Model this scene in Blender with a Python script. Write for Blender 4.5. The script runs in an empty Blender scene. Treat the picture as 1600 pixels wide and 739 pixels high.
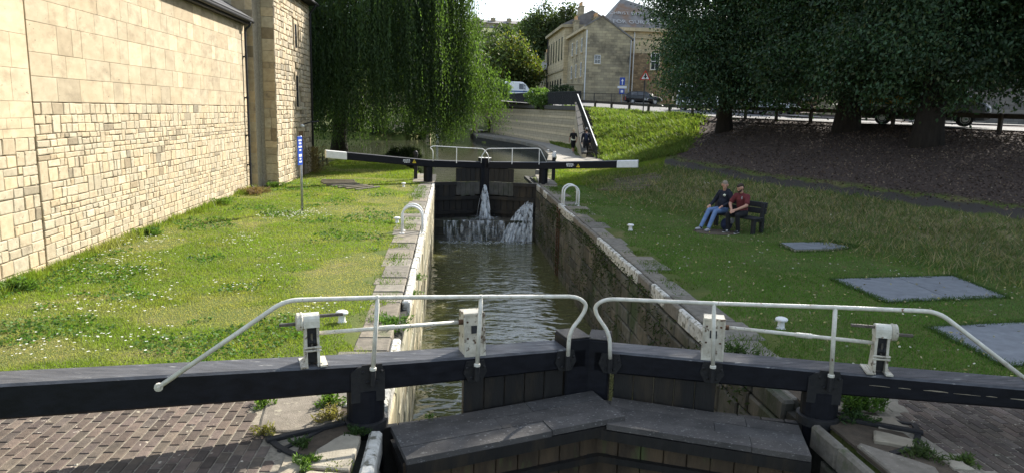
import bpy, math, random
import numpy as np
from mathutils import Vector, Matrix

scene = bpy.context.scene
COL = scene.collection
R = math.radians
random.seed(7)
RNG = np.random.default_rng(11)

# ------------------------------------------------------------------ camera
cam_d = bpy.data.cameras.new('camera')
cam = bpy.data.objects.new('camera', cam_d)
COL.objects.link(cam)
scene.camera = cam
cam_d.sensor_width = 36.0
cam_d.lens = 36.0 * 1100.0 / 1600.0
cam_d.clip_start = 0.1
cam_d.clip_end = 3000.0
YAW, PITCH, ROLL, EYE = R(5.2), R(10.05), R(1.5), 3.2
_fw = Vector((math.sin(YAW) * math.cos(PITCH), math.cos(YAW) * math.cos(PITCH), -math.sin(PITCH)))
_r0 = Vector((math.cos(YAW), -math.sin(YAW), 0))
_u0 = _r0.cross(_fw)
_rt = _r0 * math.cos(ROLL) + _u0 * math.sin(ROLL)
_up = _u0 * math.cos(ROLL) - _r0 * math.sin(ROLL)
cam.matrix_world = Matrix(((_rt.x, _up.x, -_fw.x, 0), (_rt.y, _up.y, -_fw.y, 0), (_rt.z, _up.z, -_fw.z, EYE), (0, 0, 0, 1)))

# ------------------------------------------------------------------ sky and sun
SUN_EL, SUN_AZ = R(34.0), R(40.0)          # azimuth measured from +Y (along the lock) towards +X
world = bpy.data.worlds.new('World')
scene.world = world
world.use_nodes = True
wn, wl = world.node_tree.nodes, world.node_tree.links
bg = wn['Background']
sky = wn.new('ShaderNodeTexSky')
sky.sky_type = 'NISHITA'
sky.sun_disc = False
sky.sun_elevation = SUN_EL
sky.sun_rotation = SUN_AZ
sky.air_density = 1.0
sky.dust_density = 1.4
tc = wn.new('ShaderNodeTexCoord')
mp = wn.new('ShaderNodeMapping')
mp.inputs['Scale'].default_value = (1.0, 1.0, 2.6)
cn = wn.new('ShaderNodeTexNoise')
cn.inputs['Scale'].default_value = 3.1
cn.inputs['Detail'].default_value = 7
cn.inputs['Roughness'].default_value = 0.58
cr = wn.new('ShaderNodeValToRGB')
cr.color_ramp.elements[0].position = 0.36
cr.color_ramp.elements[1].position = 0.60
cmix = wn.new('ShaderNodeMixRGB')
cadd = wn.new('ShaderNodeMixRGB')
cadd.blend_type = 'ADD'
cadd.inputs['Fac'].default_value = 1
cadd.inputs['Color2'].default_value = (6.3, 7.1, 8.3, 1)
wl.new(sky.outputs['Color'], cadd.inputs['Color1'])
wl.new(cadd.outputs['Color'], cmix.inputs['Color2'])
wl.new(tc.outputs['Generated'], mp.inputs['Vector'])
wl.new(mp.outputs['Vector'], cn.inputs['Vector'])
wl.new(cn.outputs['Fac'], cr.inputs['Fac'])
wl.new(cr.outputs['Color'], cmix.inputs['Fac'])
wl.new(sky.outputs['Color'], cmix.inputs['Color1'])
wl.new(cmix.outputs['Color'], bg.inputs['Color'])
bg.inputs['Strength'].default_value = 0.062

sun_d = bpy.data.lights.new('sun', 'SUN')
sun_d.energy = 5.0
sun_d.angle = R(0.53)
sun_d.color = (1.0, 0.95, 0.87)
sun = bpy.data.objects.new('sun', sun_d)
COL.objects.link(sun)
_sd = Vector((math.sin(SUN_AZ) * math.cos(SUN_EL), math.cos(SUN_AZ) * math.cos(SUN_EL), math.sin(SUN_EL)))
sun.rotation_euler = (-_sd).to_track_quat('-Z', 'Y').to_euler()
sun.location = _sd * 60

vs = scene.view_settings
vs.view_transform = 'Standard'
vs.look = 'None'
vs.exposure = 1.27
vs.gamma = 1.0
vs.use_curve_mapping = False
scene.cycles.max_bounces = 8
scene.cycles.transparent_max_bounces = 8
scene.cycles.caustics_reflective = False
scene.cycles.caustics_refractive = False
scene.cycles.sample_clamp_indirect = 6

# ------------------------------------------------------------------ materials
MATS = {}


def mat(name, c1, c2=None, scale=6.0, rough=0.85, bump=0.0, bscale=60.0, metal=0.0, spec=0.35, tint=False,
        c3=None, s3=0.7, lo3=0.55, hi3=0.7, lo=0.35, hi=0.65, stretch=(1, 1, 1), trans=None, detail=5, coat=0.0, rvar=0.0, bdist=0.02, pits=None):
    """noise-driven colour between c1 and c2, optional patches of c3, optional per-piece tint attribute"""
    m = bpy.data.materials.new(name)
    m.use_nodes = True
    nt = m.node_tree
    N, L = nt.nodes, nt.links
    b = N['Principled BSDF']
    b.inputs['Roughness'].default_value = rough
    b.inputs['Metallic'].default_value = metal
    b.inputs['Specular IOR Level'].default_value = spec
    b.inputs['Coat Weight'].default_value = coat
    geo = N.new('ShaderNodeNewGeometry')
    mpn = N.new('ShaderNodeMapping')
    mpn.inputs['Scale'].default_value = stretch
    L.new(geo.outputs['Position'], mpn.inputs['Vector'])
    vec = mpn.outputs['Vector']
    out = None

    def noise(sc, det, ro=0.6):
        n = N.new('ShaderNodeTexNoise')
        n.inputs['Scale'].default_value = sc
        n.inputs['Detail'].default_value = det
        n.inputs['Roughness'].default_value = ro
        L.new(vec, n.inputs['Vector'])
        return n

    def ramp(src, a, bb):
        r = N.new('ShaderNodeMapRange')
        r.inputs['From Min'].default_value = a
        r.inputs['From Max'].default_value = bb
        L.new(src, r.inputs['Value'])
        return r.outputs['Result']

    if c2 is None:
        rgb = N.new('ShaderNodeRGB')
        rgb.outputs[0].default_value = (*c1, 1)
        out = rgb.outputs[0]
    else:
        n = noise(scale, detail)
        mx = N.new('ShaderNodeMixRGB')
        mx.inputs['Color1'].default_value = (*c1, 1)
        mx.inputs['Color2'].default_value = (*c2, 1)
        L.new(ramp(n.outputs['Fac'], lo, hi), mx.inputs['Fac'])
        out = mx.outputs['Color']
        if rvar:
            rr = N.new('ShaderNodeMapRange')
            rr.inputs['From Min'].default_value = 0.3
            rr.inputs['From Max'].default_value = 0.7
            rr.inputs['To Min'].default_value = rough - rvar
            rr.inputs['To Max'].default_value = rough + rvar
            L.new(n.outputs['Fac'], rr.inputs['Value'])
            L.new(rr.outputs['Result'], b.inputs['Roughness'])
    if c3 is not None:
        n3 = noise(s3, 6, 0.65)
        mx = N.new('ShaderNodeMixRGB')
        mx.inputs['Color2'].default_value = (*c3, 1)
        L.new(out, mx.inputs['Color1'])
        L.new(ramp(n3.outputs['Fac'], lo3, hi3), mx.inputs['Fac'])
        out = mx.outputs['Color']
    if pits is not None:
        n4 = noise(pits[1], 3, .7)
        mx = N.new('ShaderNodeMixRGB')
        mx.inputs['Color2'].default_value = (*pits[0], 1)
        L.new(out, mx.inputs['Color1'])
        L.new(ramp(n4.outputs['Fac'], pits[2], pits[2] + .05), mx.inputs['Fac'])
        out = mx.outputs['Color']
    if tint:
        at = N.new('ShaderNodeAttribute')
        at.attribute_name = 'tint'
        mx = N.new('ShaderNodeMixRGB')
        mx.blend_type = 'MULTIPLY'
        mx.inputs['Fac'].default_value = 1
        L.new(out, mx.inputs['Color1'])
        L.new(at.outputs['Color'], mx.inputs['Color2'])
        out = mx.outputs['Color']
    L.new(out, b.inputs['Base Color'])
    if bump:
        n = noise(bscale, 4, 0.65)
        bp = N.new('ShaderNodeBump')
        bp.inputs['Strength'].default_value = bump
        bp.inputs['Distance'].default_value = bdist
        L.new(n.outputs['Fac'], bp.inputs['Height'])
        L.new(bp.outputs['Normal'], b.inputs['Normal'])
    if trans:
        tr = N.new('ShaderNodeBsdfTranslucent')
        mxs = N.new('ShaderNodeMixShader')
        mxs.inputs['Fac'].default_value = trans[0]
        mc = N.new('ShaderNodeMixRGB')
        mc.blend_type = 'MULTIPLY'
        mc.inputs['Fac'].default_value = 1
        mc.inputs['Color2'].default_value = (*trans[1], 1)
        L.new(out, mc.inputs['Color1'])
        L.new(mc.outputs['Color'], tr.inputs['Color'])
        L.new(b.outputs['BSDF'], mxs.inputs[1])
        L.new(tr.outputs['BSDF'], mxs.inputs[2])
        L.new(mxs.outputs['Shader'], N['Material Output'].inputs['Surface'])
    MATS[name] = m
    return m


# stone and masonry
mat('rubble', (.47, .39, .265), (.38, .31, .205), 9, .92, .6, 45, tint=True, c3=(.20, .155, .10), s3=3.0, lo3=.56, hi3=.78, pits=((.10, .075, .05), 11, .66))
mat('ashlar', (.46, .378, .255), (.37, .30, .195), 2.2, .92, .45, 45, tint=True, c3=(.25, .195, .125), s3=1.9, lo3=.52, hi3=.78, pits=((.11, .08, .05), 7, .67), stretch=(1, 1, 1.8))
mat('mortar', (.44, .37, .26), (.31, .26, .18), 14, .95, .5, 60)
mat('tower_stone', (.46, .36, .21), (.36, .27, .15), 7, .92, .5, 40, tint=True, c3=(.14, .11, .08), s3=3, lo3=.6, hi3=.75)
mat('coping', (.21, .185, .145), (.13, .115, .09), 8, .9, .5, 50, tint=True, c3=(.09, .10, .05), s3=2.5, lo3=.58, hi3=.7)
mat('white_stone', (.66, .64, .57), (.46, .43, .36), 9, .85, .5, 40, c3=(.16, .15, .11), s3=8, lo3=.50, hi3=.60)
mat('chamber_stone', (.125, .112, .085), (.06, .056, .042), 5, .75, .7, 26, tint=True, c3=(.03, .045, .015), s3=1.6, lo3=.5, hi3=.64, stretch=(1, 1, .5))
mat('chamber_lit', (.36, .32, .22), (.24, .21, .13), 5, .8, .6, 26, tint=True, c3=(.10, .11, .05), s3=2.2, lo3=.52, hi3=.66, stretch=(1, 1, .35))  # paler copy of chamber_stone, sunlight put into its colour
mat('chamber_joint', (.035, .033, .025), (.02, .02, .015), 8, .9, .4, 30)
mat('slab_stone', (.34, .29, .21), (.25, .21, .15), 6, .92, .45, 50, tint=True, c3=(.13, .12, .09), s3=2.2, lo3=.56, hi3=.72)
mat('brick', (.108, .083, .065), (.072, .056, .045), 10, .88, .5, 70, tint=True, c3=(.36, .32, .25), s3=12, lo3=.63, hi3=.68)
mat('brick_bed', (.30, .26, .20), (.17, .15, .11), 25, .95, .5, 90)
mat('concrete', (.36, .31, .23), (.27, .23, .17), 7, .92, .5, 60, c3=(.15, .14, .10), s3=3, lo3=.55, hi3=.7)
mat('concrete_patch', (.22, .19, .15), (.15, .13, .10), 8, .92, .6, 70, c3=(.30, .27, .2), s3=9, lo3=.6, hi3=.68)
mat('ret_wall', (.56, .46, .31), (.44, .355, .235), 3, .92, .4, 30, tint=True)
mat('ret_coping', (.10, .09, .075), (.065, .06, .05), 4, .9, .3, 30)
mat('house_stone', (.46, .39, .255), (.37, .31, .20), .8, .92, .3, 12, tint=True, c3=(.13, .11, .08), s3=.35, lo3=.53, hi3=.72)
mat('house_stone_warm', (.54, .45, .29), (.46, .375, .235), .8, .92, .3, 12, tint=True)
mat('house_rubble', (.34, .25, .15), (.22, .16, .10), 2.2, .92, .5, 9, tint=True)
mat('slate', (.135, .125, .115), (.21, .195, .18), 1.5, .7, .3, 14, c3=(.20, .12, .07), s3=.25, lo3=.55, hi3=.68)
mat('slate_dark', (.035, .036, .04), (.06, .06, .062), 3, .65, .3, 30)
mat('roof_paint', (.52, .51, .48), (.30, .29, .28), 3.0, .9)
mat('terracotta', (.45, .26, .14), (.55, .38, .2), 3, .9)
mat('cream', (.55, .49, .38), (.46, .40, .30), 1.2, .9, .2, 20)
mat('grey_block', (.24, .225, .20), (.18, .17, .15), 2.2, .92, .3, 20, tint=True)
# metal, timber, paint
mat('black_paint', (.006, .0062, .0085), (.011, .0115, .015), 5, .55, .15, 45, spec=.18, rvar=.1, stretch=(1, 3, 3))
mat('black_top', (.080, .082, .088), (.040, .041, .045), 6, .5, .2, 60, c3=(.24, .235, .22), s3=7, lo3=.61, hi3=.68, stretch=(.6, 3, 3), rvar=.1)
mat('gate_timber', (.017, .0155, .0135), (.009, .0085, .008), 5, .55, .4, 30, c3=(.045, .034, .021), s3=2.5, lo3=.52, hi3=.72, stretch=(1, 1, .25))
mat('gate_algae', (.105, .072, .040), (.042, .030, .019), 3, .6, .5, 30, c3=(.07, .085, .03), s3=3.5, lo3=.56, hi3=.68, stretch=(1, 1, .3))
mat('gate_dry', (.085, .082, .072), (.05, .048, .042), 4, .85, .4, 30, c3=(.05, .06, .035), s3=2, lo3=.5, hi3=.66)
mat('plank', (.088, .080, .072), (.052, .048, .044), 5, .82, .5, 90, tint=True, c3=(.20, .19, .175), s3=42, lo3=.595, hi3=.65, stretch=(.6, 1, 1))
mat('white_paint', (.68, .65, .56), (.52, .49, .40), 12, .42, .25, 60, spec=.5, c3=(.17, .085, .035), s3=17, lo3=.63, hi3=.67)
mat('white_clean', (.80, .79, .76), (.70, .69, .65), 9, .5, .1, 60, c3=(.35, .33, .28), s3=9, lo3=.66, hi3=.75)
mat('worn_white', (.60, .56, .46), (.40, .36, .28), 8, .5, .3, 50, c3=(.09, .055, .03), s3=11, lo3=.55, hi3=.63)
mat('steel', (.10, .09, .08), (.18, .16, .14), 20, .45, .2, 80, metal=.8)
mat('rust', (.12, .06, .03), (.06, .035, .02), 20, .8, .4, 80)
mat('iron', (.010, .010, .011), (.020, .019, .018), 18, .6, .3, 70)
mat('plate', (.26, .275, .29), (.19, .20, .215), 5, .55, .0, 60, metal=.35, c3=(.24, .25, .26), s3=3, lo3=.55, hi3=.75)
mat('pipe_black', (.015, .016, .018), (.028, .028, .03), 9, .5, .1, 60)
mat('wood_door', (.20, .12, .06), (.13, .075, .035), 6, .7, .2, 50, stretch=(1, 1, .2))
mat('rail_timber', (.075, .062, .05), (.045, .037, .03), 6, .85, .3, 50)
mat('galv', (.42, .43, .44), (.34, .35, .36), 8, .45, .1, 60, metal=.6)
mat('sign_blue', (.012, .06, .36), None, rough=.4, spec=.5)
mat('sign_white', (.80, .80, .80), None, rough=.45)
mat('sign_red', (.55, .03, .025), None, rough=.4)
mat('sign_yellow', (.75, .55, .03), None, rough=.45)
mat('glass', (.02, .024, .028), (.035, .04, .045), 1, .06, spec=.8)
mat('glass_pale', (.16, .19, .20), (.10, .12, .13), 2, .08, spec=.8)
mat('frame_white', (.70, .70, .67), None, rough=.5)
mat('tyre', (.018, .018, .018), None, rough=.85)
mat('rim', (.38, .38, .39), None, rough=.35, metal=.8)
mat('car_black', (.006, .007, .009), None, rough=.2, spec=.35, coat=.25)
mat('car_white', (.74, .75, .75), None, rough=.25, spec=.5, coat=.5)
mat('car_silver', (.42, .44, .46), None, rough=.22, metal=.5, coat=.5)
mat('van_shade_dark', (.10, .105, .11), None, rough=.3, spec=.4, coat=.3)  # dark body colour stands in for the shade of the trees
mat('van_yellow', (.70, .40, .03), None, rough=.3, coat=.4)
mat('van_blue', (.05, .12, .32), None, rough=.3, coat=.4)
mat('plastic_dark', (.025, .026, .028), None, rough=.6)
mat('lamp_lens', (.70, .72, .74), None, rough=.08, spec=.9)
mat('lamp_red', (.35, .01, .01), None, rough=.15, spec=.7)
# ground
mat('asphalt', (.115, .112, .108), (.085, .083, .08), 4, .9, .35, 90, c3=(.15, .145, .14), s3=.6, lo3=.5, hi3=.7)
mat('pavement', (.26, .245, .22), (.19, .18, .16), 3, .92, .3, 50)
mat('towpath', (.30, .275, .235), (.22, .20, .165), 3, .94, .35, 50)
mat('road_paint', (.72, .72, .68), (.5, .5, .47), 10, .8)
mat('earth', (.10, .075, .05), (.065, .05, .034), 9, .95, .6, 50)
# plants
mat('bark', (.045, .036, .029), (.022, .018, .015), 5, .95, .9, 22, stretch=(1, 1, .22), bdist=.06)
mat('willow_bark', (.05, .042, .032), (.026, .022, .017), 5, .95, .9, 18, stretch=(1, 1, .22), bdist=.06)
for _n, _t in (('leaf', (.3, (1.25, 1.5, .5))), ('willow_leaf', (.5, (1.4, 1.5, .42))), ('far_leaf', (.4, (1.2, 1.3, .5))), ('blade', (.42, (1.1, 1.25, .55)))):
    mat(_n, (1, 1, 1), None, rough=.5 if _n == 'leaf' else .6, spec=.3 if _n == 'leaf' else .2, tint=True, trans=_t)
mat('litter_leaf', (1, 1, 1), None, rough=.85, spec=.2, tint=True)
mat('petal', (.80, .80, .74), None, rough=.8, trans=(.3, (1, 1, 1)))
# clothes and skin
mat('skin', (.48, .27, .19), (.42, .22, .15), 30, .55)
mat('hair_grey', (.30, .25, .19), (.20, .16, .12), 80, .8)
mat('hair_brown', (.028, .018, .012), (.05, .033, .022), 80, .75)
mat('hair_blonde', (.62, .50, .32), (.48, .37, .22), 60, .7)
mat('cloth_navy', (.010, .012, .020), (.017, .019, .030), 14, .92, .3, 50)
mat('cloth_red', (.135, .028, .030), (.10, .02, .022), 10, .92, .3, 50)
mat('denim', (.155, .235, .40), (.105, .17, .31), 7, .92, .35, 60)
mat('cloth_black', (.010, .010, .012), (.018, .018, .020), 14, .9, .3, 50)
mat('cloth_grey', (.30, .30, .31), (.23, .23, .24), 14, .9, .3, 50)
mat('cloth_pale', (.68, .68, .52), None, rough=.9)
mat('shoe_black', (.014, .014, .015), None, rough=.6)
mat('shoe_grey', (.34, .34, .36), None, rough=.8)
mat('shoe_white', (.72, .72, .70), None, rough=.7)
mat('bag_navy', (.012, .018, .045), (.02, .028, .06), 12, .85, .3, 60)
mat('bench_black', (.011, .012, .014), (.020, .021, .023), 8, .55, .2, 60)


def water_mat(name, col, rough, amp, s1, s2, aniso):
    m = bpy.data.materials.new(name)
    m.use_nodes = True
    N, L = m.node_tree.nodes, m.node_tree.links
    b = N['Principled BSDF']
    b.inputs['Base Color'].default_value = (*col, 1)
    b.inputs['Roughness'].default_value = rough
    b.inputs['IOR'].default_value = 1.7
    b.inputs['Specular IOR Level'].default_value = .5
    g = N.new('ShaderNodeNewGeometry')
    mp_ = N.new('ShaderNodeMapping')
    mp_.inputs['Scale'].default_value = aniso
    L.new(g.outputs['Position'], mp_.inputs['Vector'])
    n1 = N.new('ShaderNodeTexNoise')
    n1.inputs['Scale'].default_value = s1
    n1.inputs['Detail'].default_value = 1
    n1.inputs['Distortion'].default_value = .6
    n2 = N.new('ShaderNodeTexNoise')
    n2.inputs['Scale'].default_value = s2
    n2.inputs['Detail'].default_value = 2
    L.new(mp_.outputs['Vector'], n1.inputs['Vector'])
    L.new(mp_.outputs['Vector'], n2.inputs['Vector'])
    ad = N.new('ShaderNodeMath')
    ad.operation = 'MULTIPLY_ADD'
    ad.inputs[1].default_value = .3
    L.new(n2.outputs['Fac'], ad.inputs[0])
    L.new(n1.outputs['Fac'], ad.inputs[2])
    bp = N.new('ShaderNodeBump')
    bp.inputs['Strength'].default_value = 1.0
    bp.inputs['Distance'].default_value = amp
    L.new(ad.outputs[0], bp.inputs['Height'])
    L.new(bp.outputs['Normal'], b.inputs['Normal'])
    MATS[name] = m


water_mat('lock_water', (.085, .085, .032), .008, .055, 2.1, 5.2, (.7, 1.5, 1))
water_mat('canal_water', (.055, .058, .034), .03, .006, 2.2, 6.0, (.8, 1.2, 1))


def foam_mat(name, top, lo, hi):
    m = bpy.data.materials.new(name)
    m.use_nodes = True
    N, L = m.node_tree.nodes, m.node_tree.links
    b = N['Principled BSDF']
    b.inputs['Base Color'].default_value = (.60, .63, .64, 1)
    b.inputs['Roughness'].default_value = .3
    tr = N.new('ShaderNodeBsdfTransparent')
    mx = N.new('ShaderNodeMixShader')
    g = N.new('ShaderNodeNewGeometry')
    mp_ = N.new('ShaderNodeMapping')
    mp_.inputs['Scale'].default_value = (5.5, 5.5, .45)
    n = N.new('ShaderNodeTexNoise')
    n.inputs['Scale'].default_value = 2.0
    n.inputs['Detail'].default_value = 2.5
    r = N.new('ShaderNodeMapRange')
    r.inputs['From Min'].default_value = lo
    r.inputs['From Max'].default_value = hi
    r.inputs['To Min'].default_value = .03
    r.inputs['To Max'].default_value = top
    L.new(g.outputs['Position'], mp_.inputs['Vector'])
    L.new(mp_.outputs['Vector'], n.inputs['Vector'])
    L.new(n.outputs['Fac'], r.inputs['Value'])
    L.new(r.outputs['Result'], mx.inputs['Fac'])
    L.new(tr.outputs['BSDF'], mx.inputs[1])
    L.new(b.outputs['BSDF'], mx.inputs[2])
    L.new(mx.outputs['Shader'], N['Material Output'].inputs['Surface'])
    MATS[name] = m


foam_mat('foam', .42, .47, .68)
foam_mat('white_water', .85, .36, .60)

# ------------------------------------------------------------------ helpers
ORG = {}


def tag(o, label=None, cat=None, group=None, kind=None):
    if label:
        o['label'] = label
    if cat:
        o['category'] = cat
    if group:
        o['group'] = group
    if kind:
        o['kind'] = kind
    return o


def thing(name, loc, label, cat, group=None):
    o = bpy.data.objects.new(name, None)
    o.empty_display_size = .2
    COL.objects.link(o)
    o.location = loc
    ORG[o] = Vector(loc)
    return tag(o, label, cat, group)


def structure(name, loc=(0, 0, 0), label=None):
    o = bpy.data.objects.new(name, None)
    COL.objects.link(o)
    o.location = loc
    ORG[o] = Vector(loc)
    o['kind'] = 'structure'
    if label:
        o['label'] = label
    return o


def link_mesh(name, me, mats, parent=None, smooth=False):
    if isinstance(mats, str):
        mats = [mats]
    for m in mats:
        me.materials.append(MATS[m])
    if smooth:
        me.polygons.foreach_set('use_smooth', [True] * len(me.polygons))
    o = bpy.data.objects.new(name, me)
    COL.objects.link(o)
    if parent is not None:
        o.parent = parent
        ORG[o] = ORG[parent]
    else:
        ORG[o] = Vector((0, 0, 0))
    return o


class MB:
    def __init__(s):
        s.v, s.f, s.mi, s.c = [], [], [], []

    def add(s, vs, fs, mi=0, tint=(1, 1, 1)):
        o = len(s.v)
        s.v += [tuple(p) for p in vs]
        s.f += [tuple(i + o for i in f) for f in fs]
        s.mi += [mi] * len(fs)
        s.c += [tint] * len(vs)
        return s

    def box(s, c, size, rz=0.0, mi=0, bev=0.0, M=None, tint=(1, 1, 1)):
        hx, hy, hz = size[0] / 2, size[1] / 2, size[2] / 2
        if M is None:
            M = Matrix.Translation(c) @ Matrix.Rotation(rz, 4, 'Z')
        if bev <= 0:
            p = [(-hx, -hy, -hz), (hx, -hy, -hz), (hx, hy, -hz), (-hx, hy, -hz), (-hx, -hy, hz), (hx, -hy, hz), (hx, hy, hz), (-hx, hy, hz)]
            f = [(3, 2, 1, 0), (4, 5, 6, 7), (0, 1, 5, 4), (1, 2, 6, 5), (2, 3, 7, 6), (3, 0, 4, 7)]
        else:
            b = min(bev, hx * .9, hy * .9, hz * .9)
            p, idx = [], {}
            for sx in (-1, 1):
                for sy in (-1, 1):
                    for sz in (-1, 1):
                        for ax in range(3):
                            q = [sx * (hx - b), sy * (hy - b), sz * (hz - b)]
                            q[ax] = (sx * hx, sy * hy, sz * hz)[ax]
                            idx[(sx, sy, sz, ax)] = len(p)
                            p.append(tuple(q))
            I = lambda *k: idx[k]
            f = []
            f.append([I(1, -1, -1, 0), I(1, 1, -1, 0), I(1, 1, 1, 0), I(1, -1, 1, 0)])
            f.append([I(-1, -1, -1, 0), I(-1, -1, 1, 0), I(-1, 1, 1, 0), I(-1, 1, -1, 0)])
            f.append([I(-1, 1, -1, 1), I(-1, 1, 1, 1), I(1, 1, 1, 1), I(1, 1, -1, 1)])
            f.append([I(-1, -1, -1, 1), I(1, -1, -1, 1), I(1, -1, 1, 1), I(-1, -1, 1, 1)])
            f.append([I(-1, -1, 1, 2), I(1, -1, 1, 2), I(1, 1, 1, 2), I(-1, 1, 1, 2)])
            f.append([I(-1, -1, -1, 2), I(-1, 1, -1, 2), I(1, 1, -1, 2), I(1, -1, -1, 2)])
            for sx in (-1, 1):
                for sy in (-1, 1):
                    f.append([I(sx, sy, -1, 0), I(sx, sy, 1, 0), I(sx, sy, 1, 1), I(sx, sy, -1, 1)][::sx * sy])
            for sx in (-1, 1):
                for sz in (-1, 1):
                    f.append([I(sx, -1, sz, 0), I(sx, -1, sz, 2), I(sx, 1, sz, 2), I(sx, 1, sz, 0)][::sx * sz])
            for sy in (-1, 1):
                for sz in (-1, 1):
                    f.append([I(-1, sy, sz, 1), I(1, sy, sz, 1), I(1, sy, sz, 2), I(-1, sy, sz, 2)][::-sy * sz])
            for sx in (-1, 1):
                for sy in (-1, 1):
                    for sz in (-1, 1):
                        f.append([I(sx, sy, sz, 0), I(sx, sy, sz, 1), I(sx, sy, sz, 2)][::sx * sy * sz])
        return s.add([M @ Vector(q) for q in p], f, mi, tint)

    def bar(s, p0, p1, w, h, mi=0, bev=0.0, up=(0, 0, 1), tint=(1, 1, 1)):
        p0, p1 = Vector(p0), Vector(p1)
        d = p1 - p0
        ln = d.length
        d.normalize()
        u = Vector(up)
        side = d.cross(u)
        if side.length < 1e-4:
            side = d.cross(Vector((0, 1, 0)))
        side.normalize()
        u = side.cross(d)
        c = (p0 + p1) / 2
        M = Matrix(((d.x, -side.x, u.x, c.x), (d.y, -side.y, u.y, c.y), (d.z, -side.z, u.z, c.z), (0, 0, 0, 1)))
        return s.box(None, (ln, w, h), mi=mi, bev=bev, M=M, tint=tint)

    def tube(s, path, r, n=8, mi=0, cap=True, tint=(1, 1, 1)):
        P = [Vector(p) for p in path]
        k = len(P)
        rr = r if isinstance(r, (list, tuple)) else [r] * k
        ref = None
        vs, fs = [], []
        for i in range(k):
            t = (P[min(i + 1, k - 1)] - P[max(i - 1, 0)]).normalized()
            if ref is None:
                ref = Vector((0, 0, 1)) if abs(t.z) < .9 else Vector((1, 0, 0))
            a = (ref - t * ref.dot(t)).normalized()
            b = t.cross(a)
            ref = a
            for j in range(n):
                th = 2 * math.pi * j / n
                vs.append(P[i] + (a * math.cos(th) + b * math.sin(th)) * rr[i])
        for i in range(k - 1):
            for j in range(n):
                j2 = (j + 1) % n
                fs.append((i * n + j, i * n + j2, (i + 1) * n + j2, (i + 1) * n + j))
        if cap:
            fs.append(tuple(reversed(range(n))))
            fs.append(tuple(range((k - 1) * n, k * n)))
        return s.add(vs, fs, mi, tint)

    def lathe(s, prof, c, n=16, mi=0, axis='Z', M=None, tint=(1, 1, 1)):
        if M is None:
            M = Matrix.Translation(c)
            if axis == 'X':
                M = M @ Matrix.Rotation(R(90), 4, 'Y')
            elif axis == 'Y':
                M = M @ Matrix.Rotation(R(-90), 4, 'X')
        vs, fs = [], []
        for (r_, z_) in prof:
            for j in range(n):
                th = 2 * math.pi * j / n
                vs.append(M @ Vector((r_ * math.cos(th), r_ * math.sin(th), z_)))
        for i in range(len(prof) - 1):
            for j in range(n):
                j2 = (j + 1) % n
                fs.append((i * n + j, i * n + j2, (i + 1) * n + j2, (i + 1) * n + j))
        fs.append(tuple(reversed(range(n))))
        fs.append(tuple(range((len(prof) - 1) * n, len(prof) * n)))
        return s.add(vs, fs, mi, tint)

    def prism(s, poly, vec, mi=0, tint=(1, 1, 1)):
        """closed prism: 3-D polygon swept along vec"""
        vec = Vector(vec)
        P = [Vector(p) for p in poly]
        n = len(P)
        nrm = Vector((0, 0, 0))
        for i in range(n):
            nrm += P[i].cross(P[(i + 1) % n])
        if nrm.dot(vec) > 0:
            P = P[::-1]
        vs = P + [p + vec for p in P]
        fs = [tuple(range(n)), tuple(reversed(range(n, 2 * n)))]
        for i in range(n):
            j = (i + 1) % n
            fs.append((j, i, i + n, j + n))
        return s.add(vs, fs, mi, tint)

    def build(s, name, mats, parent=None, smooth=False):
        off = ORG[parent] if parent is not None else Vector((0, 0, 0))
        me = bpy.data.meshes.new(name)
        me.from_pydata([(p[0] - off.x, p[1] - off.y, p[2] - off.z) for p in s.v], [], s.f)
        if any(s.mi):
            me.polygons.foreach_set('material_index', s.mi)
        if any(c != (1, 1, 1) for c in s.c):
            a = me.color_attributes.new('tint', 'FLOAT_COLOR', 'POINT')
            a.data.foreach_set('color', [x for c in s.c for x in (c[0], c[1], c[2], 1.0)])
        elif any(m in TINTED for m in ([mats] if isinstance(mats, str) else mats)):
            a = me.color_attributes.new('tint', 'FLOAT_COLOR', 'POINT')
            a.data.foreach_set('color', [1.0] * (4 * len(s.v)))
        me.update()
        return link_mesh(name, me, mats, parent, smooth)


TINTED = {'rubble', 'ashlar', 'tower_stone', 'coping', 'chamber_stone', 'chamber_lit', 'slab_stone', 'brick', 'ret_wall', 'house_stone', 'house_stone_warm',
          'house_rubble', 'grey_block', 'plank', 'leaf', 'willow_leaf', 'far_leaf', 'blade', 'litter_leaf'}


def npmesh(name, V, k, mats, parent=None, col=None, smooth=False):
    """mesh of faces with k corners each, vertices not shared (V has k rows per face)"""
    off = np.array(ORG[parent]) if parent is not None else np.zeros(3)
    V = np.asarray(V, np.float32).reshape(-1, 3) - off.astype(np.float32)
    n = len(V)
    nf = n // k
    me = bpy.data.meshes.new(name)
    me.vertices.add(n)
    me.vertices.foreach_set('co', V.ravel())
    me.loops.add(n)
    me.loops.foreach_set('vertex_index', np.arange(n, dtype=np.int32))
    me.polygons.add(nf)
    me.polygons.foreach_set('loop_start', np.arange(0, n, k, dtype=np.int32))
    me.polygons.foreach_set('loop_total', np.full(nf, k, np.int32))
    if col is not None:
        a = me.color_attributes.new('tint', 'FLOAT_COLOR', 'POINT')
        c4 = np.ones((n, 4), np.float32)
        c4[:, :3] = np.repeat(np.asarray(col, np.float32), n // len(col), axis=0)
        a.data.foreach_set('color', c4.ravel())
    me.update(calc_edges=True)
    return link_mesh(name, me, mats, parent, smooth)


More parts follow.
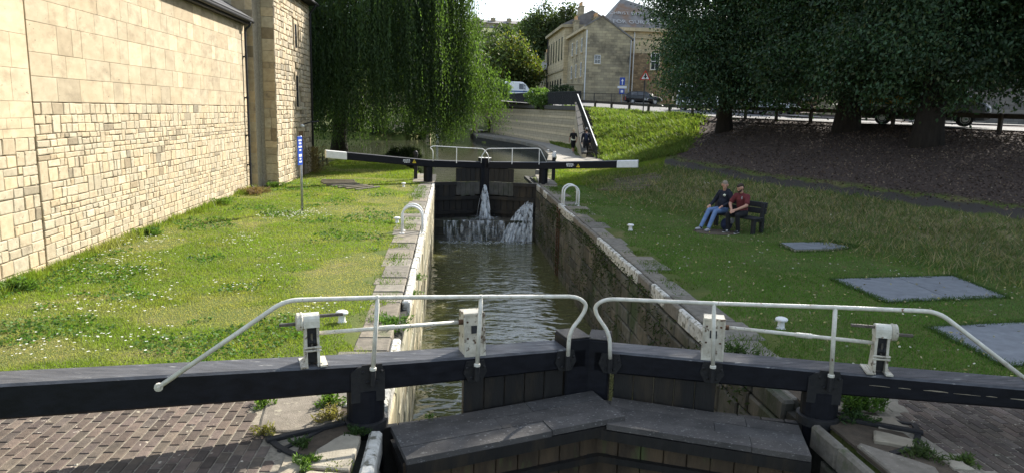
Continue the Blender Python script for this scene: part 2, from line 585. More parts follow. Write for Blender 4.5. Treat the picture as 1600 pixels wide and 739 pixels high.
def vnoise(x, y, seed=0):
    """smooth value noise on the unit lattice, 0..1"""
    x = np.asarray(x, float)
    y = np.asarray(y, float)
    xi, yi = np.floor(x).astype(np.int64), np.floor(y).astype(np.int64)
    fx, fy = x - xi, y - yi
    fx, fy = fx * fx * (3 - 2 * fx), fy * fy * (3 - 2 * fy)

    def h(a, b):
        q = (a * 374761393 + b * 668265263 + seed * 974634777) & 0x7fffffff
        q = ((q ^ (q >> 13)) * 1274126177) & 0x7fffffff
        return ((q ^ (q >> 16)) & 0xffff) / 65535.0
    return (h(xi, yi) * (1 - fx) + h(xi + 1, yi) * fx) * (1 - fy) + (h(xi, yi + 1) * (1 - fx) + h(xi + 1, yi + 1) * fx) * fy


def fbm(x, y, seed=0, o=4):
    t, a, s = 0, .5, 0
    for i in range(o):
        t = t + a * vnoise(x * 2 ** i, y * 2 ** i, seed + i)
        s += a
        a *= .5
    return t / s


def sstep(a, b, x):
    t = np.clip((np.asarray(x, float) - a) / (b - a), 0, 1)
    return t * t * (3 - 2 * t)
# ================================================================== the ground
LX, RX = -0.66, 3.88                     # faces of the lock chamber walls
WATER_LOW, WATER_UP = -2.5, -0.2
_XR = np.array([[-50, 4.1], [33, 4.2], [36, 4.6], [40, 5.6], [45, 6.4], [53, 7.0], [57.5, 7.25], [65, 6.6], [74, 4.5], [80, 3.0], [95, 2.9], [400, 2.9]])
_YB = np.array([[-60, 56], [-40, 54], [-14, 50], [-7.5, 47.8], [-4, 44.5], [-2.5, 40], [-1.2, 35], [-0.9, 33.3], [4, 33.3]])
_YF = np.array([[-60, 77], [-12, 77], [-5, 79.5], [-2.6, 84], [-2.5, 500], [50, 500]])


def road_z(y):
    y = np.asarray(y, float)
    return np.where(y < 27, 2.9 - (27 - y) * .006, np.where(y < 50, 2.9 + (y - 27) * .0152, 3.25 + (np.minimum(y, 95) - 50) * .035))


def x_top(y):
    return (30.85 - .342 * np.asarray(y, float)) / .94


def x_foot(y):
    y = np.asarray(y, float)
    a = np.clip((14.5 - .342 * y) / .94, 5.8, 12.5)
    return np.where(y > 33, 5.8 + 3.1 * sstep(33, 41, y), a)


def x_wall(y):
    return np.interp(y, [55.7, 87.8], [10.0, 5.3])


def ground_z(x, y):
    x = np.asarray(x, float)
    y = np.asarray(y, float)
    base = .5 * sstep(33, 41, y)
    up = np.where(x > 9.15 + np.clip(y - 43.2, 0, 12) * .1417, 2.75 * np.clip((y - 41.5) / 12.5, 0, 1), 0)
    rz = road_z(y)
    xf, xt = x_foot(y), np.maximum(x_top(y), x_foot(y) + 1)
    t = np.clip((x - xf) / (xt - xf), 0, 1)
    p = .55 * t + .45 * t * t * (3 - 2 * t)
    zr = base + up + (rz - base - up) * p + .10 * (fbm(x * .6, y * .6, 5) - .5) * np.clip(t * 6, 0, 1) * np.clip((1 - t) * 6, 0, 1)
    zr = np.where(y > 54, np.where(x > x_wall(y) + .55, rz - .03, .45), zr)
    zl = .12 * sstep(34, 44, y) + .03 * (fbm(x * .4, y * .4, 2) - .5) * sstep(9, 12, y)
    zl = np.where(y > 75, .5, zl)
    z = np.where(x > 2.0, zr, zl)
    # channel: lock, pool, canal
    xr = np.interp(y, _XR[:, 0], _XR[:, 1])
    yb = np.interp(x, _YB[:, 0], _YB[:, 1])
    yf = np.interp(x, _YF[:, 0], _YF[:, 1])
    d = np.minimum(np.minimum(xr + .28 - x, (y - yb) * .7), np.where(x < -2.45, yf - y, 9))
    d = np.where(y < 34.5, np.where((x > LX - .2) & (x < RX + .2), 3.0, -1), d)
    k = np.clip(d / .8, 0, 1)
    z = z * (1 - k) + (-4.8 if False else np.where(y < 34.5, -5.5, -2.2)) * k
    hill = 29 * sstep(135, 275, y)
    return z + hill


def build_ground():
    xs = np.concatenate([[-900, -400, -200, -120, -70, -45, -32, -24, -18], np.arange(-14, -1.6, .5), [-1.5, -1.2, -.95, -.87, -.85, 1.5, 4.07, 4.09, 4.2, 4.5],
                         np.arange(4.8, 8.6, .4), [8.7, 8.8], np.arange(9.0, 32, .45), [34, 37, 41, 46, 54, 65, 90, 130, 200, 400, 900]])
    ys = np.concatenate([[-200, -60, -25, -12, -5, 0, 2.5], np.arange(4, 34.2, .5), [34.45, 34.55], np.arange(35, 60, .5), np.arange(60, 100, 1.5), [105, 112, 120, 130, 140, 150, 165, 180, 200, 220, 240, 260, 280, 320, 450, 800, 1600, 2600]])
    X, Y = np.meshgrid(xs, ys)
    Z = ground_z(X, Y)
    nx, ny = len(xs), len(ys)
    V = np.stack([X, Y, Z], -1).reshape(-1, 3)
    i = np.arange((ny - 1) * (nx - 1))
    r, c = i // (nx - 1), i % (nx - 1)
    F = np.stack([r * nx + c, r * nx + c + 1, (r + 1) * nx + c + 1, (r + 1) * nx + c], -1)
    me = bpy.data.meshes.new('ground')
    me.from_pydata(V.tolist(), [], F.tolist())
    x, y = V[:, 0], V[:, 1]
    xf, xt = x_foot(y), x_top(y)
    t = (x - xf) / np.maximum(xt - xf, 1)
    lit = sstep(.36, .42, t) * sstep(1.2, -.5, y - (30 + (x - 8.5) * 2.1)) * (x > 5)
    pth = sstep(.305, .325, t) * sstep(.375, .355, t) * sstep(36.5, 34, y) * (x > 5)
    dry = np.clip(sstep(.0, .12, t) * sstep(.34, .25, t), 0, 1) * (x > 5) * sstep(34, 30, y)
    a = me.color_attributes.new('zone', 'FLOAT_COLOR', 'POINT')
    c4 = np.stack([lit, pth, dry, np.ones_like(lit)], -1).astype(np.float32)
    a.data.foreach_set('color', c4.ravel())
    me.update()
    # material: turf, leaf litter, trodden earth
    m = bpy.data.materials.new('turf')
    m.use_nodes = True
    N, L = m.node_tree.nodes, m.node_tree.links
    b = N['Principled BSDF']
    b.inputs['Roughness'].default_value = .95
    b.inputs['Specular IOR Level'].default_value = .15
    g = N.new('ShaderNodeNewGeometry')

    def noise(s, d=5):
        n = N.new('ShaderNodeTexNoise')
        n.inputs['Scale'].default_value = s
        n.inputs['Detail'].default_value = d
        n.inputs['Roughness'].default_value = .65
        L.new(g.outputs['Position'], n.inputs['Vector'])
        return n.outputs['Fac']

    def rng(s, a_, b_):
        r_ = N.new('ShaderNodeMapRange')
        r_.inputs['From Min'].default_value = a_
        r_.inputs['From Max'].default_value = b_
        L.new(s, r_.inputs['Value'])
        return r_.outputs['Result']

    def mix(f, c1, c2):
        x_ = N.new('ShaderNodeMixRGB')
        for s_, c_ in (('Color1', c1), ('Color2', c2)):
            if isinstance(c_, tuple):
                x_.inputs[s_].default_value = (*c_, 1)
            else:
                L.new(c_, x_.inputs[s_])
        L.new(f, x_.inputs['Fac'])
        return x_.outputs['Color']

    def add(a_, b_, k=.6):
        q = N.new('ShaderNodeMath')
        q.operation = 'MULTIPLY_ADD'
        L.new(b_, q.inputs[0])
        q.inputs[1].default_value = k
        L.new(a_, q.inputs[2])
        return q.outputs[0]
    at = N.new('ShaderNodeAttribute')
    at.attribute_name = 'zone'
    sp = N.new('ShaderNodeSeparateColor')
    L.new(at.outputs['Color'], sp.inputs['Color'])
    grass = mix(rng(noise(1.3), .35, .65), (.075, .105, .022), (.125, .135, .036))
    grass = mix(rng(noise(.7, 6), .54, .70), grass, (.20, .165, .075))
    fine = noise(40, 3)
    grass = mix(rng(fine, .45, .75), grass, (.035, .05, .012))
    dryc = mix(rng(noise(2.5), .4, .62), (.10, .10, .035), (.20, .17, .085))
    col = mix(rng(add(sp.outputs[2], noise(1.5), .5), .45, 1.0), grass, dryc)
    litc = mix(rng(noise(14), .4, .62), (.055, .041, .034), (.095, .070, .057))
    col = mix(rng(add(sp.outputs[0], noise(2.5), .5), .55, .95), col, litc)
    col = mix(rng(add(sp.outputs[1], noise(3.5), .5), .6, .95), col, (.058, .050, .043))
    L.new(col, b.inputs['Base Color'])
    bp = N.new('ShaderNodeBump')
    bp.inputs['Strength'].default_value = .8
    bp.inputs['Distance'].default_value = .03
    L.new(noise(25, 5), bp.inputs['Height'])
    L.new(bp.outputs['Normal'], b.inputs['Normal'])
    MATS['turf'] = m
    o = link_mesh('ground', me, 'turf', smooth=True)
    return tag(o, 'grassy ground and banks on both sides of the lock', kind='structure')


build_ground()


def sheet(name, poly, z, m, label, parent=None, drop=.03):
    """thin closed slab with its top following z(x, y) (or a number)"""
    zf = z if callable(z) else (lambda a, b: z)
    top = [(p[0], p[1], float(zf(p[0], p[1]))) for p in poly]
    ar = sum(poly[i][0] * poly[(i + 1) % len(poly)][1] - poly[(i + 1) % len(poly)][0] * poly[i][1] for i in range(len(poly)))
    if ar < 0:
        top = top[::-1]
    b = MB()
    b.prism(top, (0, 0, -drop))
    o = b.build(name, m, parent)
    if parent is None:
        tag(o, label, kind='structure')
    return o


def ribbon(name, left, right, zf, m, label, lift=.02):
    """strip between two polylines, following the ground"""
    n = len(left)
    vs, fs = [], []
    for i in range(n):
        for s in range(7):
            q = s / 6
            x, y = left[i][0] * (1 - q) + right[i][0] * q, left[i][1] * (1 - q) + right[i][1] * q
            vs.append((x, y, float(zf(x, y)) + lift))
    for i in range(n - 1):
        for s in range(6):
            a = i * 7 + s
            fs.append((a, a + 1, a + 8, a + 7))
    b = MB()
    b.add(vs, fs)
    o = b.build(name, m)
    return tag(o, label, kind='structure')


# ------------------------------------------------------------------ water
def water(name, poly, z, m, label):
    b = MB()
    b.add([(p[0], p[1], z) for p in poly], [tuple(range(len(poly)))])
    return tag(b.build(name, m), label, kind='structure')


water('lock_water', [(-1.0, 7.7), (4.2, 7.7), (4.2, 31.3), (-1.0, 31.3)], WATER_LOW, 'lock_water', 'murky rippled water inside the lock chamber')
water('tail_water', [(-1.0, -20), (4.2, -20), (4.2, 7.6), (-1.0, 7.6)], -4.4, 'lock_water', 'dark water below the near gates')
water('canal_water', [(-70, 32.2), (9, 32.2), (9, 76), (5, 82), (5, 170), (-4, 170), (-4, 90), (-70, 90)], WATER_UP, 'canal_water', 'calm green canal water above the far gates')

# ------------------------------------------------------------------ road, pavements, towpath
RD = Vector((-.342, .94, 0))
RN = Vector((.94, .342, 0))


def road_pt(u, w):
    """u along the road from (23,27), w across it (0 at the bank edge)"""
    return (23 + RD.x * u + RN.x * w, 27 + RD.y * u + RN.y * w)


_us = np.linspace(-22, 66, 45)
ribbon('road', [road_pt(u, .9) for u in _us], [road_pt(u, 9.5 + max(0, u - 20) * .25) for u in _us], lambda x, y: road_z(y), 'asphalt', 'asphalt road running along the top of the bank', .03)
ribbon('pavement', [road_pt(u, 9.55 + max(0, u - 20) * .25) for u in _us], [road_pt(u, 11.6 + max(0, u - 20) * .25) for u in _us], lambda x, y: road_z(y) + .11, 'pavement', 'pale pavement on the far side of the road', .03)
ribbon('verge_strip', [road_pt(u, .02) for u in _us], [road_pt(u, .88) for u in _us], lambda x, y: road_z(y) + .06, 'pavement', 'narrow paved strip along the timber guard rail', .03)
_tp_l = [(5.95, 39.6), (6.4, 42), (6.8, 45), (7.1, 49), (7.4, 53), (7.62, 57.5), (7.4, 61), (6.97, 65), (4.87, 74), (3.38, 80), (3.3, 90), (3.25, 104)]
_tp_r = [(9.6, 38.6), (9.2, 41), (8.0, 44.6), (8.6, 49), (9.4, 53), (9.7, 57.5), (9.15, 61), (8.55, 65), (7.2, 74), (6.35, 80), (5.0, 90), (4.6, 104)]
ribbon('towpath', _tp_l, _tp_r, lambda x, y: np.maximum(ground_z(x, y), .45) if y > 41 else ground_z(x, y), 'towpath', 'pale worn towpath beside the upper canal', .03)

# ------------------------------------------------------------------ masonry helpers


def jit(a):
    return random.uniform(-a, a)


def stone_mesh(P, U, W, Nn, w, h, depth=.05, rim=.006, inset=.022, bulge=.012, j=.012, tint=(1, 1, 1), mb=None):
    """one dressed stone: P its lower left corner, U along, W up, Nn outwards"""
    P, U, W, Nn = Vector(P), Vector(U), Vector(W), Vector(Nn)
    cs = [(0, 0), (w, 0), (w, h), (0, h)]
    jj = [(jit(j), jit(j)) for _ in cs]
    rings = []
    rim = rim + random.uniform(-.35, .8) * bulge
    for (ins, dz) in ((0, -depth), (0, rim), (inset, rim + bulge)):
        ring = []
        for k, (a, b) in enumerate(cs):
            a2 = a + jj[k][0] + (ins if a == 0 else -ins)
            b2 = b + jj[k][1] + (ins if b == 0 else -ins)
            ring.append(P + U * a2 + W * b2 + Nn * (dz + (jit(bulge * .5) if ins else 0)))
        rings.append(ring)
    vs = rings[0] + rings[1] + rings[2]
    fs = []
    for r in range(2):
        for k in range(4):
            k2 = (k + 1) % 4
            fs.append((r * 4 + k, r * 4 + k2, r * 4 + 4 + k2, r * 4 + 4 + k))
    fs.append((8, 9, 10, 11))
    if U.cross(W).dot(Nn) < 0:
        fs = [f[::-1] for f in fs]
    (mb if mb is not None else MB()).add(vs, fs, 0, tint) if mb is not None else None
    if mb is None:
        mb = MB()
        mb.add(vs, fs, 0, tint)
    return mb


def tintv(base=1.0, var=.16, warm=.05, odd=.0):
    k = base + random.uniform(-var, var)
    wv = random.uniform(-warm, warm)
    if random.random() < odd:
        k *= random.choice((.62, 1.22))
    return (k * (1 + wv), k, k * (1 - wv * 1.3))


def snecked(a0, a1, b0, b1, hmin, hmax, wmin, wmax, tall=.16, rows=None):
    """rectangles (a, b, w, h) of a snecked rubble wall, filling a0..a1 by b0..b1"""
    out = []
    b = b0
    while b < b1 - .05:
        h1 = random.uniform(hmin, hmax)
        h2 = random.uniform(hmin, hmax)
        if b + h1 + h2 > b1 - hmin:
            h1 = (b1 - b) / 2
            h2 = b1 - b - h1
        a = a0
        while a < a1 - .02:
            if random.random() < tall:
                w = min(random.uniform(wmin * 1.1, wmax * .9), a1 - a)
                out.append((a, b, w, h1 + h2))
            else:
                w = min(random.uniform(1.6, 3.4) * (wmin + wmax) / 2, a1 - a)
                dh = jit(h1 * .16)
                for (bb, hh) in ((b, h1 + dh), (b + h1 + dh, h2 - dh)):
                    c = a
                    while c < a + w - .001:
                        ww = random.uniform(wmin, wmax)
                        if c + ww > a + w - wmin * .7:
                            ww = a + w - c
                        out.append((c, bb, ww, hh))
                        c += ww
            a += w
        b += h1 + h2
    return out


def coursed(a0, a1, b0, b1, hmin, hmax, wmin, wmax):
    out = []
    b = b0
    while b < b1 - .02:
        h = random.uniform(hmin, hmax)
        if b + h > b1 - hmin * .6:
            h = b1 - b
        a = a0 - random.uniform(0, .6) * wmin
        while a < a1 - .01:
            w = random.uniform(wmin, wmax)
            s = max(a, a0)
            e = min(a + w, a1)
            if a1 - e < wmin * .5:
                e = a1
            if e - s > .04:
                out.append((s, b, e - s, h))
            a = e if e == a1 else a + w
        b += h
    return out


def lay(rects, frame, gap, name, m, parent, limit=300, key=None, tf=None, **kw):
    """build rectangles as stones on a wall frame (P, U, W, N); the nearest `limit` are single objects, the rest one joined part"""
    P, U, W, Nn = [Vector(q) for q in frame]
    rects = sorted(rects, key=key) if key else rects
    rest = MB()
    for i, (a, b, w, h) in enumerate(rects):
        if w < gap * 2.2 or h < gap * 2.2:
            continue
        t = tf() if tf else tintv()
        args = (P + U * (a + gap / 2) + W * (b + gap / 2), U, W, Nn, w - gap, h - gap)
        if i < limit:
            stone_mesh(*args, tint=t, **kw).build(name, m, parent)
        else:
            stone_mesh(*args, tint=t, mb=rest, **kw)
    if rest.v:
        o = rest.build(name + '_mass', m, parent)
        o['kind'] = 'stuff'


# ================================================================== the lock chamber
wl_ = structure('lock_wall_left', (LX, 20, 0), 'sunlit left wall of the lock chamber with white edged coping')
wr_ = structure('lock_wall_right', (RX, 20, 0), 'shaded mossy right wall of the lock chamber')
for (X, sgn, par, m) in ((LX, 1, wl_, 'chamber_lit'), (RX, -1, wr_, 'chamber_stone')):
    b = MB()
    b.box((X - sgn * .45, 12.4, -2.8), (.84, 48.8, 5.36))
    b.box((X - sgn * .52, 12.4, -.20), (.62, 48.8, .16))
    b.build('wall_core', 'chamber_joint', par)
    if sgn < 0:
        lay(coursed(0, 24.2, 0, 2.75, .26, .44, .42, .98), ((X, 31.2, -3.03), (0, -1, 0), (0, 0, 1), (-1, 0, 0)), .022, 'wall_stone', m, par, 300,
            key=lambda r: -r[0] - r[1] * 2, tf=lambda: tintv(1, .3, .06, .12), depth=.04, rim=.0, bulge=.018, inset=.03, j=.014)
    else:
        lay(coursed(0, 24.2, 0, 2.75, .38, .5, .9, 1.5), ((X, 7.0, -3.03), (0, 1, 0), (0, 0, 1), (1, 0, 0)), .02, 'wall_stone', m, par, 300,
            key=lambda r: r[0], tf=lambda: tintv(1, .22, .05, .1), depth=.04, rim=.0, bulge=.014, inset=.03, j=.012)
    # tail walls, downstream of the gates
    lay(coursed(0, 7.0, 0, 2.75, .38, .5, .6, 1.2), ((X, -.5, -3.03), (0, 1, 0), (0, 0, 1), (sgn, 0, 0)), .02, 'wall_stone', 'chamber_stone', par, 0, tf=lambda: tintv(1, .25, .05), depth=.03, rim=0, bulge=.012, inset=.03)
    # white edge stones and grey coping slabs behind them
    for y0, y1 in ((-.5, 6.75), (7.35, 31.15)):
        y = y0
        while y < y1 - .05:
            ln = min(random.uniform(.55, 1.25), y1 - y)
            if y1 - y - ln < .4:
                ln = y1 - y
            rough_gap = sgn > 0 and y < 10.6 < y + ln + .2
            if sgn < 0 and 7 < y < 8.7:
                bb = MB()
                bb.box((X + .06, y + ln / 2, -.14 + jit(.015)), (.16, ln - .02, .26), rz=jit(.01), bev=.03, tint=tintv(.9, .2))
                bb.build('edge_stone', 'chamber_stone', par)
            elif not rough_gap:
                w = .13 if sgn > 0 else .11
                bb = MB()
                bb.box((X - sgn * (w / 2 - .01) + jit(.012), y + ln / 2, -.12 + jit(.012)), (w, ln - .012, .27), rz=jit(.006), bev=.028)
                bb.build('edge_stone', 'white_stone' if sgn > 0 or random.random() < .5 else 'coping', par)
            y += ln
    y = 7.4
    while y < 31.0:
        ln = min(random.uniform(.5, 1.15), 31.0 - y)
        w = random.uniform(.45, .72) if sgn > 0 else random.uniform(.28, .78)
        a = X - sgn * (.135 if sgn > 0 else .115)
        bb = MB()
        bb.box((a - sgn * w / 2, y + ln / 2, -.085 + jit(.01)), (w, ln - .025, .20), rz=jit(.012), bev=.018, tint=tintv(1, .2, .04))
        bb.build('coping_slab', 'coping', par)
        y += ln

# ladder let into the right wall
lad = thing('wall_ladder', (RX, 24.3, -2.6), 'rusty ladder rungs running down the shaded right lock wall', 'ladder')
for k in range(13):
    z = -.25 - k * .22
    b = MB()
    b.tube([(RX + .01, 24.1, z), (RX - .09, 24.1, z), (RX - .09, 24.5, z), (RX + .01, 24.5, z)], .013, 6)
    b.build('rung', 'rust', lad)
b = MB()
for yy in (24.07, 24.53):
    b.bar((RX - .045, yy, -3), (RX - .045, yy, -.1), .05, .012)
b.build('side_rail', 'rust', lad)

# cill below the far gates, with leaking water
sill = structure('lock_cill', (1.6, 31.6, -3), 'dark stone cill below the far gates')
for k in range(6):
    for r in range(3):
        b = MB()
        x0 = LX + .02 + k * .755 - (.2 if r % 2 else 0)
        x0 = max(x0, LX + .005)
        x1 = min(LX + .02 + (k + 1) * .755 - (.2 if r % 2 else 0), RX - .005)
        if r % 2 and k == 5:
            x1 = RX - .005
        b.box(((x0 + x1) / 2, 31.55, -1.78 - r * .36), (x1 - x0 - .012, 1.1, .35), bev=.02, tint=tintv(.55, .15))
        b.build('cill_stone', 'chamber_stone', sill)
b = MB()
b.box((1.6, 31.75, -3.4), (5.0, 1.3, 1.0))
b.build('cill_base', 'chamber_joint', sill)
# upper wing walls beside and above the far gates
wing = structure('wing_wall', (1.6, 33, -1), 'stone wing walls beside the far gates')
for (x0, y0, x1, y1, zt) in ((-1.0, 31.2, -1.25, 35.4, .03), (4.25, 31.2, 4.6, 35.8, .06), (4.6, 35.8, 5.75, 39.9, .28), (5.75, 39.9, 6.55, 45, .52), (6.55, 45, 7.15, 53, .54), (7.15, 53, 7.4, 57.5, .54),
                              (7.4, 57.5, 6.75, 65, .54), (6.75, 65, 4.65, 74, .54), (4.65, 74, 3.15, 80, .54), (3.15, 80, 3.05, 104, .54)):
    L_ = math.hypot(x1 - x0, y1 - y0)
    n = max(1, round(L_ / 1.1))
    for k in range(n):
        p = Vector((x0, y0, zt - .16)).lerp(Vector((x1, y1, zt - .16)), (k + .5) / n)
        b = MB()
        b.box(p, (L_ / n - .02, .5, .32), rz=math.atan2(y1 - y0, x1 - x0), bev=.03, tint=tintv(1.05, .15))
        b.build('coping_slab', 'coping', wing)
    b = MB()
    b.bar((x0 - .02, y0, zt - 1.2), (x1 - .02, y1, zt - 1.2), .40, 1.76)
    b.build('wall_core', 'chamber_joint', wing)
b = MB()
for s, X in ((1, -.66), (-1, 3.88)):
    b.box((X - s * .55, 33.3, -2.9), (.7, 4.2, 5.7))
b.build('wall_core', 'chamber_joint', wing)
for s, X in ((1, -.66), (-1, 3.88)):
    for k, (w, yc, ln) in enumerate(((.62, 31.75, 1.0), (.66, 32.8, 1.0), (.6, 33.85, 1.0), (.64, 34.8, .8))):
        b = MB()
        b.box((X - s * (.5 + w / 2 * .6), yc, -.03), (w, ln, .14), bev=.03, tint=tintv(1.1, .15))
        b.build('coping_slab', 'coping', wing)
    b = MB()
    b.box((X - s * .24, 31.55, -.05), (.46, .8, .12), bev=.03, tint=tintv(1.1, .15))
    b.build('coping_slab', 'coping', wing)

# ------------------------------------------------------------------ brick aprons and slabs beside the near gates


def apron(name, x0, x1, y0, y1, inside, label):
    par = structure(name, ((x0 + x1) / 2, (y0 + y1) / 2, 0), label)
    b = MB()
    b.box(((x0 + x1) / 2, (y0 + y1) / 2, -.027), (x1 - x0 + .1, y1 - y0 + .1, .07))
    b.build('brick_bed', 'brick_bed', par)
    meshes = []
    for q in range(5):
        m = MB()
        m.box((0, 0, 0), (.099, .208, .07), bev=.009, tint=tintv(1, .0))
        meshes.append(m)
    n = 0
    r = 0
    x = x0
    while x < x1:
        y = y0 - (r % 2) * .1075 - .02 * (r % 3)
        while y < y1:
            if inside(x + .05, y + .105):
                m = MB()
                k = random.choice((random.uniform(.6, .85), random.uniform(.85, 1.15), random.uniform(.9, 1.2), random.uniform(1.2, 1.55)))
                m.box((x + .0535 + jit(.003), y + .107 + jit(.004), -.018 + jit(.0025)), (.099, .207, .07), rz=jit(.012), bev=.009,
                      tint=(k * random.uniform(.96, 1.06), k, k * random.uniform(.93, 1.04)))
                m.build('brick', 'brick', par)
                n += 1
            y += .2155
        x += .107
        r += 1
    return par


def lerp_edge(pts):
    ys, xs = [p[1] for p in pts], [p[0] for p in pts]
    return lambda y: float(np.interp(y, ys, xs))


_le = lerp_edge([(-1.42, 5.2), (-1.49, 5.92), (-1.72, 6.56), (-1.93, 6.97), (-2.15, 7.53), (-2.25, 7.8)])
_re = lerp_edge([(5.15, 5.0), (5.05, 5.66), (4.88, 6.16), (4.86, 6.5), (4.95, 7.0), (5.3, 7.5)])
apron('brick_apron_left', -4.55, -1.45, 5.6, 7.75, lambda x, y: x < _le(y) - .03, 'dark brick paving under the left balance beam')
apron('brick_apron_right', 4.8, 7.0, 5.3, 7.3, lambda x, y: x > _re(y) + .03, 'dark brick paving under the right balance beam')


def irregular_slab(name, pts, z, m, parent, h=.08):
    b = MB()
    c = Vector((sum(p[0] for p in pts) / len(pts), sum(p[1] for p in pts) / len(pts), 0))
    t = tintv(1, .18, .04)
    out, ins = [], []
    for i in range(len(pts)):
        p, q = Vector((*pts[i], 0)), Vector((*pts[(i + 1) % len(pts)], 0))
        for s in (0, .33, .66):
            a = p.lerp(q, s) + Vector((jit(.012), jit(.012), 0))
            out.append(a)
            ins.append(a + (c - a).normalized() * .02)
    n = len(out)
    vs = [(p.x, p.y, z - h) for p in out] + [(p.x, p.y, z - .012) for p in out] + [(p.x, p.y, z + jit(.003)) for p in ins] + [(c.x, c.y, z + .004)]
    ar = sum(out[i].x * out[(i + 1) % n].y - out[(i + 1) % n].x * out[i].y for i in range(n))
    fs = []
    for i in range(n):
        j = (i + 1) % n
        fs += [(i, j, n + j, n + i), (n + i, n + j, 2 * n + j, 2 * n + i), (2 * n + i, 2 * n + j, 3 * n)]
    if ar < 0:
        fs = [f[::-1] for f in fs]
    b.add(vs, fs, 0, t)
    return b.build(name, m, parent)


qs = structure('quoin_paving', (1.6, 6.5, 0), 'worn stone slabs and concrete around the near gate posts')
for pts, m, z in (
        ([(-1.95, 7.62), (-1.16, 7.75), (-1.1, 7.98), (-2.05, 8.0)], 'slab_stone', .0),
        ([(-1.12, 7.3), (-.86, 7.25), (-.85, 7.95), (-1.06, 7.98)], 'white_stone', .015),
        ([(-1.86, 6.72), (-1.3, 6.68), (-1.1, 6.98), (-1.16, 7.6), (-2.0, 7.56)], 'concrete_patch', .012),
        ([(-1.26, 5.98), (-.86, 5.9), (-.84, 6.55), (-1.02, 6.62), (-1.22, 6.3)], 'slab_stone', .02),
        ([(-1.44, 5.6), (-1.28, 5.96), (-1.33, 6.1), (-1.47, 6.2), (-1.5, 5.6)], 'slab_stone', .01),
        ([(-1.25, 5.3), (-.86, 5.3), (-.86, 5.86), (-1.24, 5.93)], 'slab_stone', .01),
        ([(4.22, 7.1), (4.85, 7.0), (4.95, 7.45), (4.3, 7.6)], 'slab_stone', .0),
        ([(4.95, 7.0), (5.15, 6.95), (5.25, 7.35), (5.0, 7.42)], 'slab_stone', .0),
        ([(4.3, 6.28), (4.62, 6.12), (4.72, 6.28), (4.42, 6.5)], 'slab_stone', .03),
        ([(4.55, 6.62), (4.85, 6.45), (4.86, 6.85), (4.55, 6.95)], 'concrete', .01),
        ([(4.06, 5.2), (4.45, 5.3), (4.55, 5.75), (4.12, 6.25), (4.06, 6.2)], 'concrete_patch', .02),
        ([(4.6, 5.2), (5.05, 5.2), (4.98, 5.55), (4.66, 5.62)], 'slab_stone', .015),
        ([(4.72, 5.72), (4.92, 5.68), (4.9, 5.84), (4.78, 5.88)], 'slab_stone', .02)):
    irregular_slab('slab', pts, z + .018, m, qs)
sheet('bed', [(-2.2, 5.1), (-.86, 5.1), (-.86, 8.05), (-2.2, 8.05)], .006, 'earth', None, qs)
sheet('bed', [(4.06, 5.1), (5.4, 5.1), (5.4, 7.7), (4.06, 7.7)], .006, 'earth', None, qs)
# ================================================================== the lock gates


class Leaf:
    """frame along a gate leaf: s metres from the mitre towards the beam's tip, off towards the camera side"""

    def __init__(s, mitre, heel):
        s.m = Vector((mitre[0], mitre[1], 0))
        d = Vector((heel[0], heel[1], 0)) - s.m
        s.heel_s = d.length
        s.d = d.normalized()
        n = Vector((s.d.y, -s.d.x, 0))
        s.n = n if n.y < 0 else -n
        s.rz = math.atan2(s.d.y, s.d.x)

    def p(s, a, off, z):
        q = s.m + s.d * a + s.n * off
        return Vector((q.x, q.y, z))


def loft_beam(lf, name, stations, half, parent, mats, ch=.022, tip_from=None):
    """stations: (s, z_bottom, z_top); chamfered rectangular section; material 1 on the top face, 2 past tip_from"""
    b = MB()
    vs, fs, mi = [], [], []
    for (a, zb, zt) in stations:
        for (o, z) in ((half - ch, zb), (half, zb + ch), (half, zt - ch), (half - ch, zt), (-half + ch, zt), (-half, zt - ch), (-half, zb + ch), (-half + ch, zb)):
            vs.append(lf.p(a, o, z))
    n = 8
    flip = lf.d.cross(lf.n).z > 0
    for i in range(len(stations) - 1):
        white = tip_from is not None and stations[i][0] >= tip_from - 1e-6
        for j in range(n):
            j2 = (j + 1) % n
            f = (i * n + j, i * n + j2, (i + 1) * n + j2, (i + 1) * n + j)
            fs.append(f if flip else f[::-1])
            mi.append(2 if white else (1 if j in (2, 3, 4) else 0))
    fs.append(tuple(range(n)))
    mi.append(0)
    fs.append(tuple(reversed(range((len(stations) - 1) * n, len(stations) * n))))
    mi.append(2 if tip_from is not None else 0)
    o0 = len(b.v)
    b.add(vs, fs)
    b.mi[-len(fs):] = mi
    return b.build(name, mats, parent)


def smooth_path(pts, it=2):
    P = [Vector(p) for p in pts]
    for _ in range(it):
        Q = [P[0]]
        for i in range(len(P) - 1):
            Q += [P[i].lerp(P[i + 1], .25), P[i].lerp(P[i + 1], .75)]
        Q.append(P[-1])
        P = Q
    return P


def round_bends(pts, r=.12):
    """keep straight runs, round the corners"""
    P = [Vector(p) for p in pts]
    out = [P[0]]
    for i in range(1, len(P) - 1):
        a, c, e = P[i - 1], P[i], P[i + 1]
        ra = min(r, (a - c).length * .45)
        rb = min(r, (e - c).length * .45)
        p0, p1 = c + (a - c).normalized() * ra, c + (e - c).normalized() * rb
        for k in range(7):
            t = k / 6
            out.append((p0 * (1 - t) ** 2) + c * (2 * t * (1 - t)) + p1 * t * t)
    out.append(P[-1])
    return out


